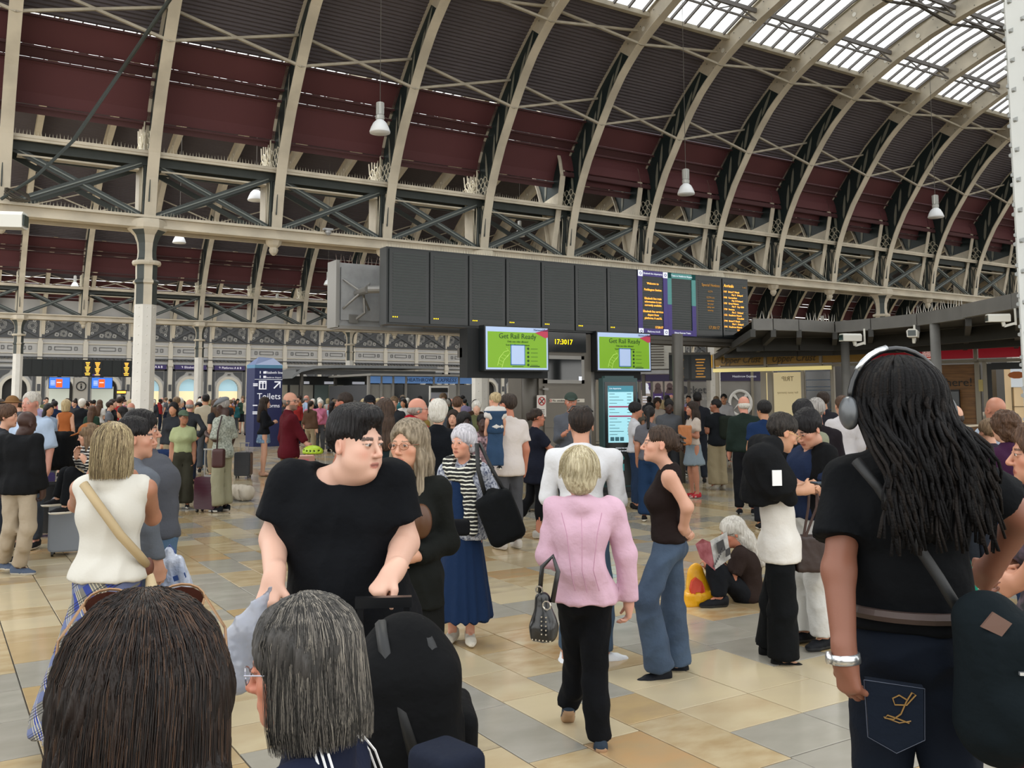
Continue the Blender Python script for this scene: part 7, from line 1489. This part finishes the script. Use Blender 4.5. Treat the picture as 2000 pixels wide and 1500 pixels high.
# middle crowd near
person(815,10.2,'y776',55,'bald man with glasses in red hooded jacket and rucksack',b=1.05,skin=SK['red'],hair=('fringe','#8a8078','#a09890'),top=('hood','#8c121e',-.08),bot=('trousers','#22262c'),hf=82,glasses='#2a2220')
person(856,9.6,'y782',5,'woman with fluffy white hair in long black coat, back to camera',fem=1,b=1.1,skin=SK['fair'],hair=hs('puff','white'),top=('jacket','#0f1217',-.25),bot=('wide','#15181f'))
person(752,9.0,'y778',-12,'woman with long brown hair and dark green backpack, back to camera',fem=1,skin=SK['fair'],hair=('back','#2b1f18','#46352a'),top=('jacket','#182226'),bot=('trousers','#15181c'))
person(674,12.5,'y766',-80,'tanned man with dark hair in profile behind the man in black T-shirt',skin='#a0604a',hair=hs('short','dark'),top=('tee','#8d8578'),bot=('trousers','#3a3c40'))
person(722,14.5,'y772',170,'woman in black cap facing the camera behind the brown-haired woman',fem=1,skin=SK['fair'],hair=hs('back','dark'),hat=('cap','#15161a'),top=('tee','#1a1c20'))
person(885,13.5,'y800',185,'dark-haired girl looking down near the white riveted column',fem=1,skin=SK['fair'],hair=hs('long','dark'),top=('tee','#2a2c30'))
person(906,12.3,'y806',150,'dark-skinned woman with black curls seated near the column',fem=1,skin=SK['dark'],hair=hs('curly','black'),top=('tee',cloth('#b8bac0')))
person(942,12.2,'y808',175,'dark-skinned person in patterned shirt seated in front of the white column',skin=SK['dark'],hair=hs('short','black'),top=('tee',mat('#2a1a1c',.85,col2='#a88a90',vscale=24,key='patterned')))
person(893,15.5,'y774',0,'person in grey backpack and brown hair walking away by the white column',skin=SK['fair'],hair=hs('short','brown'),top=('tee','#3a3e44'))
# 12 seated reader
q=person(1440,0,1.72,-82,'old man with white hair and brown T-shirt sitting on the floor reading',feet=1178,b=1.14,skin='#b97a62',hair=('back','#aaa59c','#cbc7bf'),top=('tee','#2b211e',-.05),bot=('trousers','#15171b'),shoes=('#14161a','#1d1f22'),sit=True,hf=-86,hp=-22,glasses='#2a2220',curl=.9,
  jo=dict(hd=(1432,1040,0),nk=(1450,1068,0),ch=(1458,1102,0),wa=(1462,1140,0),pe=(1460,1160,0),shL=(1445,1085,-.17),shR=(1452,1080,.17),elL=(1425,1138,-.20),wrL=(1392,1112,-.18),haL=(1378,1094,-.16),elR=(1430,1130,.2),wrR=(1400,1090,.15),haR=(1385,1075,.12),hiL=(1455,1165,-.09),hiR=(1458,1162,.09),knL=(1398,1112,-.22),knR=(1400,1108,.2),anL=(1405,1168,-.28),toL=(1385,1174,-.3),anR=(1385,1160,.2),toR=(1365,1164,.2)))
P=at(1392,1082,7.75); t=thing('newspaper','open newspaper with red and white pages held by the seated old man','newspaper',P,rz+R(12)); NW=mat('#bcbbb8',.7,col2='#8e8d8b',vscale=18,key='newsprint'); RD=mat('#7a3038',.6,col2='#9a5a60',vscale=12,key='red_page')
m=MB(); m.prism([(.02,0,-.13),(.19,.05,-.05),(.16,.05,.17),(-.02,.0,.11)],(0,.006,0)); m.obj('inner_page',NW,t); m=MB(); m.prism([(.02,0,-.14),(-.02,-.0,.10),(-.12,-.06,.14),(-.19,-.08,.10),(-.14,-.06,-.02)],(0,.005,0)); m.obj('front_page',RD,t); m=MB(); m.prism([(.05,-.012,.0),(.12,.0,.03),(.10,.0,.12),(.03,-.012,.09)],(0,.004,0)); m.prism([(.12,.0,-.03),(.17,.01,-.01),(.165,.01,.05),(.12,.0,.03)],(0,.004,0)); m.obj('photo_print',mat('#2e2d30',.6,key='photo_ink'),t)
m=MB(); [m.box((.0+.012*k,-.012,-.11+.02*k),(.012+.012*k,-.008,-.09+.02*k)) for k in range(8)]; m.obj('text_columns',mat('#4a494c',.6,key='photo_ink'),t)
P=gnd(1366,1180); t=thing('yellow_bag','yellow plastic carrier bag with red elephant print beside the seated old man','bag',P,rz+R(18)); YB_=mat('#d69c0c',.4,bump=(8,.6,.03),key='yellow_plastic')
soft('body',[cap((-.03,0,.27),(0,0,.06),.075,.14,k=.05,w=(0,1,0),f=.45),rbx((.0,0,.05),(.14,.06,.04),.02,k=.03)],YB_,t,.010,fold=.007,ff=20)
m=MB(); m.prism([(-.11,-.078,.06),(-.085,-.078,.06),(-.08,-.078,.12),(-.03,-.078,.12),(-.025,-.078,.06),(.01,-.078,.06),(.015,-.07,.15),(-.005,-.06,.2),(-.06,-.06,.24),(-.10,-.065,.21),(-.12,-.07,.15)],(0,.03,0)); m.obj('red_print',mat('#b8361c',.5,key='red_print'),t)
t=suitcase if 0 else None
# right group
q=person(1356,0,'y784',-105,'girl with long dark hair, cream T-shirt and grey denim skirt holding a snack bag',fem=1,feet=972,skin='#a8745c',hair=hs('long','dark'),top=('tee',cloth('#b3a79c'),.02),bot=('skirt','#78858e',.34,.08),shoes=('#a82c34','#c9a8a4'),poses=('phoneL',))
t=thing('snack_bag','orange paper snack bag in the hands of the girl in grey skirt','bag',at(1338,850,16.),rz); soft('body',[rbx((0,0,0),(.09,.04,.15),.02)],mat('#a8683a',.6,bump=(14,.5,.01),key='orange_paper'),t,.02,fold=.01)
person(1402,0,'y779',-15,'young man in black T-shirt and khaki trousers with dark green backpack',feet=957,skin='#8a5a44',hair=hs('short','black'),top=('tee','#14171b',-.1),bot=('wide','#857a62'),shoes=('#8a857a','#a8a49a'),hf=-75,poses=('phoneL',))
t=thing('backpack','dark olive backpack worn by the young man in khaki trousers','backpack',at(1418,835,17.6),rz); soft('body',[rbx((0,0,0),(.09,.07,.15),.08,k=.03)],cloth('#1c221c'),t,.025)
person(1458,0,'y773',10,'white-haired man in dark green sweater and black trousers',b=1.12,feet=1006,skin=SK['red'],hair=hs('fringe','white'),top=('long','#1d2823'),bot=('trousers','#15161a'),shoes=('#15171b','#a8a8a6'),hf=-5)
person(1492,12.4,'y782',5,'man in dark blue T-shirt with black hair beside the green sweater man',b=1.1,skin=SK['tan'],hair=hs('mop','black'),top=('tee','#16294a'),bot=('trousers','#1a1c22'),hf=-20)
person(1306,16.5,'y779',182,'dark-skinned man in grey jacket over white shirt, looking down',b=1.05,skin=SK['dark'],hair=hs('short','black'),top=('jacket','#4a4c50',-.05),bot=('trousers','#2a2c30'),hp=-15,poses=('phoneR',))
person(1268,13.2,'y791',20,'girl with black ponytail right of the teal totem',fem=1,skin='#a8745c',hair=hs('pony','black'),top=('tee','#5a5a60'),bot=('wide','#1e3350'))
person(1240,14.6,'y785',90,'boy in white T-shirt half hidden behind the teal totem',skin='#a8745c',hair=hs('mop','black'),top=('tee',cloth('#b8b8bc')),bot=('jeans','#24344c'))
person(1326,21.,'y777',180,'woman with blonde hair and sunglasses behind the grey jacket man',fem=1,skin=SK['fair'],hair=hs('bob','blonde'),top=('tee','#15171a'),glasses='#101010')
person(1362,19.,'y765',5,'tall dark-skinned man behind the long-haired girl',skin=SK['dark'],hair=hs('short','black'),top=('tee','#1c1e24'))
person(1243,23.,'y779',30,'person with black bob and grey top under the posters',fem=1,skin=SK['tan'],hair=hs('puff','black'),top=('tee','#6a665e'))
person(1284,24.,'y777',180,'woman with dark curls in pale blouse under the posters',fem=1,skin=SK['tan'],hair=hs('curly','dark'),top=('tee','#a09890'))
person(1414,25.,'y769',200,'man in white hooded top by the round emblem',skin=SK['tan'],hair=hs('short','black'),top=('hood','#a3a2a4'))
person(1594,9.2,'y776',5,'grey-haired man in dark jacket left of the headphones',skin=SK['red'],hair=hs('short','grey'),top=('long','#1c181c'))
person(1568,8.4,'y779',10,'woman with long black hair and pale olive top behind the two men',fem=1,skin=SK['tan'],hair=('back','#0f0e10','#1c1a1c'),top=('long','#7d7f6c'))
person(1608,14.,'y764',-10,'man with dark hair and headphones far behind the grey-haired man',skin=SK['tan'],hair=hs('short','dark'),top=('long','#222228'))
person(1645,12.,'y772',0,'person in white shirt beside the headphones',skin=SK['fair'],hair=hs('short','brown'),top=('long',cloth('#b5b2b4')))
person(1817,11.5,'y767',-75,'man with brown hair and glasses in black T-shirt near the order counter',skin=SK['fair'],hair=hs('mop','brown'),top=('tee','#14171c'),glasses='#1a1a1c')
person(1797,12.3,'y779',-78,'man with stubble partly hidden behind the brown-haired man',skin=SK['tan'],hair=hs('short','dark'),top=('tee','#1c1e20'),beard='#3a2e28')
person(1862,8.6,'y789',3,'balding man in navy jacket with grey hood, back to camera',b=1.08,skin=SK['fair'],hair=('fringe','#1f1815','#332822'),top=('hood','#18242e',-.1),bot=('trousers','#1c2026'))
person(1945,9.2,'y774',-8,'bald man with glasses pushed up in pale checked shirt',b=1.08,skin='#a8745e',hair=(None,),top=('long',mat('#a3acb8',.85,col2='#8a95a6',vscale=40,key='check')),bot=('trousers','#2a2c34'))
person(1962,7.5,'y806',-10,'person with curly brown hair in purple sweater at the right edge',fem=1,b=1.08,skin=SK['fair'],hair=hs('curly','brown'),top=('long','#361a34'),bot=('jeans','#1c2c48'),shoes=('#14161c','#c0bcb4'),poses=('backL',))
person(1930,8.6,'y818',-5,'child with light brown hair beside the purple sweater person',skin=SK['fair'],hair=hs('mop','lbrown'),top=('tee','#2a2430'))
# ---- distant crowd: a few builds, copied with their parts, each copy with its own clothes ----
arch_=[]
for k,(fem,hst,hc,tp,bt,sk,ps) in enumerate(((0,'short','dark','tee','trousers','fair',()),(1,'long','brown','tee','trousers','fair',('phoneR',)),(0,'short','black','jacket','trousers','tan',('phoneL',)),(1,'back','black','long','wide','tan',()),(0,'fringe','grey','long','trousers','red',('hipR',)),(1,'bob','blonde','tank','skirt','fair',()),(0,'short','black','hood','trousers','dark',()),(1,'pony','dark','jacket','leggings','pale',('frontL',)),(0,'mop','lbrown','tee','shorts','fair',('phoneR',)),(1,'puff','white','jacket','trousers','pale',()))):
    arch_.append((k,dict(fem=fem,hair=hs(hst,hc),top=(tp,'#333333'),bot=((bt,'#333333') if bt!='skirt' else (bt,'#333333',.35,.06)),skin=SK[sk],poses=ps),hc,tp))
TOPC=[('navy','#1c2740'),('black','#14161a'),('grey','#55585e'),('white','#a8a6a2'),('charcoal','#2a2c30'),('charcoal','#2a2c30'),('navy','#1c2740'),('black','#14161a'),('white','#b8b6b2'),('grey','#55585e'),('red','#8c2a2a'),('coral','#9c5044'),('teal','#2a5a5e'),('olive','#55583c'),('pale blue','#8d9db3'),('dark green','#22362c'),('mustard','#7d6838'),('pink','#a8637a'),('brown','#4d392c'),('cream','#a89f8c'),('lilac','#7f7896'),('orange','#96562e')]
BOTC=[('black','#15171b'),('denim','#34465c'),('beige','#8a7d66'),('grey','#484b50'),('navy','#1b2233')]
def zone(px):
    for a,n in ((60,'far left edge'),(140,'left of i kiosk'),(180,'below i kiosk'),(250,'left of riveted column'),(300,'behind riveted column'),(345,'by nearest lit arch'),(400,'below purple platform sign'),(450,'by rightmost lit arch'),(492,'left of Toilets totem'),(555,'at the Toilets totem'),(610,'under far curved canopy'),(665,'before dim far shops'),(720,'by slim white column'),(780,'before blue kiosk end'),(850,'under blue band lettering'),(905,'near white poster stand'),(960,'by white middle column'),(1060,'behind the toddler')):
        if px<a: return n
    return 'below ticket office posters'
used=set(); rg=random.Random(21); protos={}; placed=[(p[3].x,p[3].y) for p in PPL]
COLS=[(X1+n*SP,Y1+.2) for n in range(-3,18,3)]+[(X2+n*SP,Y2+.2) for n in range(0,18,3)]
ORD=['nearest','second nearest','third nearest','fourth nearest','fifth nearest','sixth nearest']
def crowd_person(px,d,top_y=None):
    k,spec,hc,tp=rg.choice(arch_); face=rg.choice([0,20,-20,90,-90,150,180,200,-120,120,60,-60,0,180])
    P=at(px,776,d)
    if any((P.x-x)**2+(P.y-y)**2<.30 for x,y in placed): return
    if any((P.x-x)**2+(P.y-y)**2<.65 for x,y in COLS): return
    if (P.y>40 and P.x>K(712)-.4) or (P.y>44.5 and P.x>K2(552)-1.2): return
    for _ in range(60):
        tcn,tcc=rg.choice(TOPC); bcn,bcc=rg.choice(BOTC); hn={'lbrown':'light brown'}.get(hc,hc); tn={'tee':'T-shirt','long':'sweater','tank':'sleeveless top','hood':'hooded jacket','jacket':'jacket'}[tp]
        lab='%s-haired person in %s %s and %s %s, %s'%(hn,tcn,tn,bcn,{'skirt':'skirt','shorts':'shorts'}.get(spec['bot'][0],'trousers'),zone(px))
        if lab not in used: break
    else: return
    used.add(lab); placed.append((P.x,P.y))
    if k not in protos:
        q=person(px,d,1.74 if not spec['fem'] else 1.64,0,'x',lod=24,**spec); protos[k]=q[0]; PPL.pop()
        root=q[0]
    else:
        root=protos[k].copy(); C.objects.link(root)
        for c in protos[k].children:
            n=c.copy(); C.objects.link(n); n.parent=root
    fd=FH*math.cos(R(face))+RH*math.sin(R(face)); s_=rg.uniform(.95,1.07)
    root.location=(P.x,P.y,0); root.rotation_euler=(0,0,math.atan2(fd.y,fd.x)-math.pi/2); root.scale=(s_,s_,s_); root['label']=lab; root['group']='waiting crowd across the concourse'
    for c in root.children:
        b_=c.name.split('.')[0]
        if b_ in('shirt','jacket'): c.material_slots[0].link='OBJECT'; c.material_slots[0].material=cloth(tcc)
        elif b_ in('trousers','skirt','shorts'): c.material_slots[0].link='OBJECT'; c.material_slots[0].material=cloth(bcc)
xs=[]
for i in range(100): xs.append((rg.uniform(-10,445),rg.uniform(17,54)))
for i in range(44): xs.append((rg.uniform(440,665),rg.uniform(33,50)))
for i in range(66): xs.append((rg.uniform(655,965),rg.uniform(15.5,46)))
for i in range(14): xs.append((rg.uniform(1190,1400),rg.uniform(24,33)))
for i in range(5): xs.append((rg.uniform(575,660),rg.uniform(24,32)))
for px,d in xs: crowd_person(px,d)
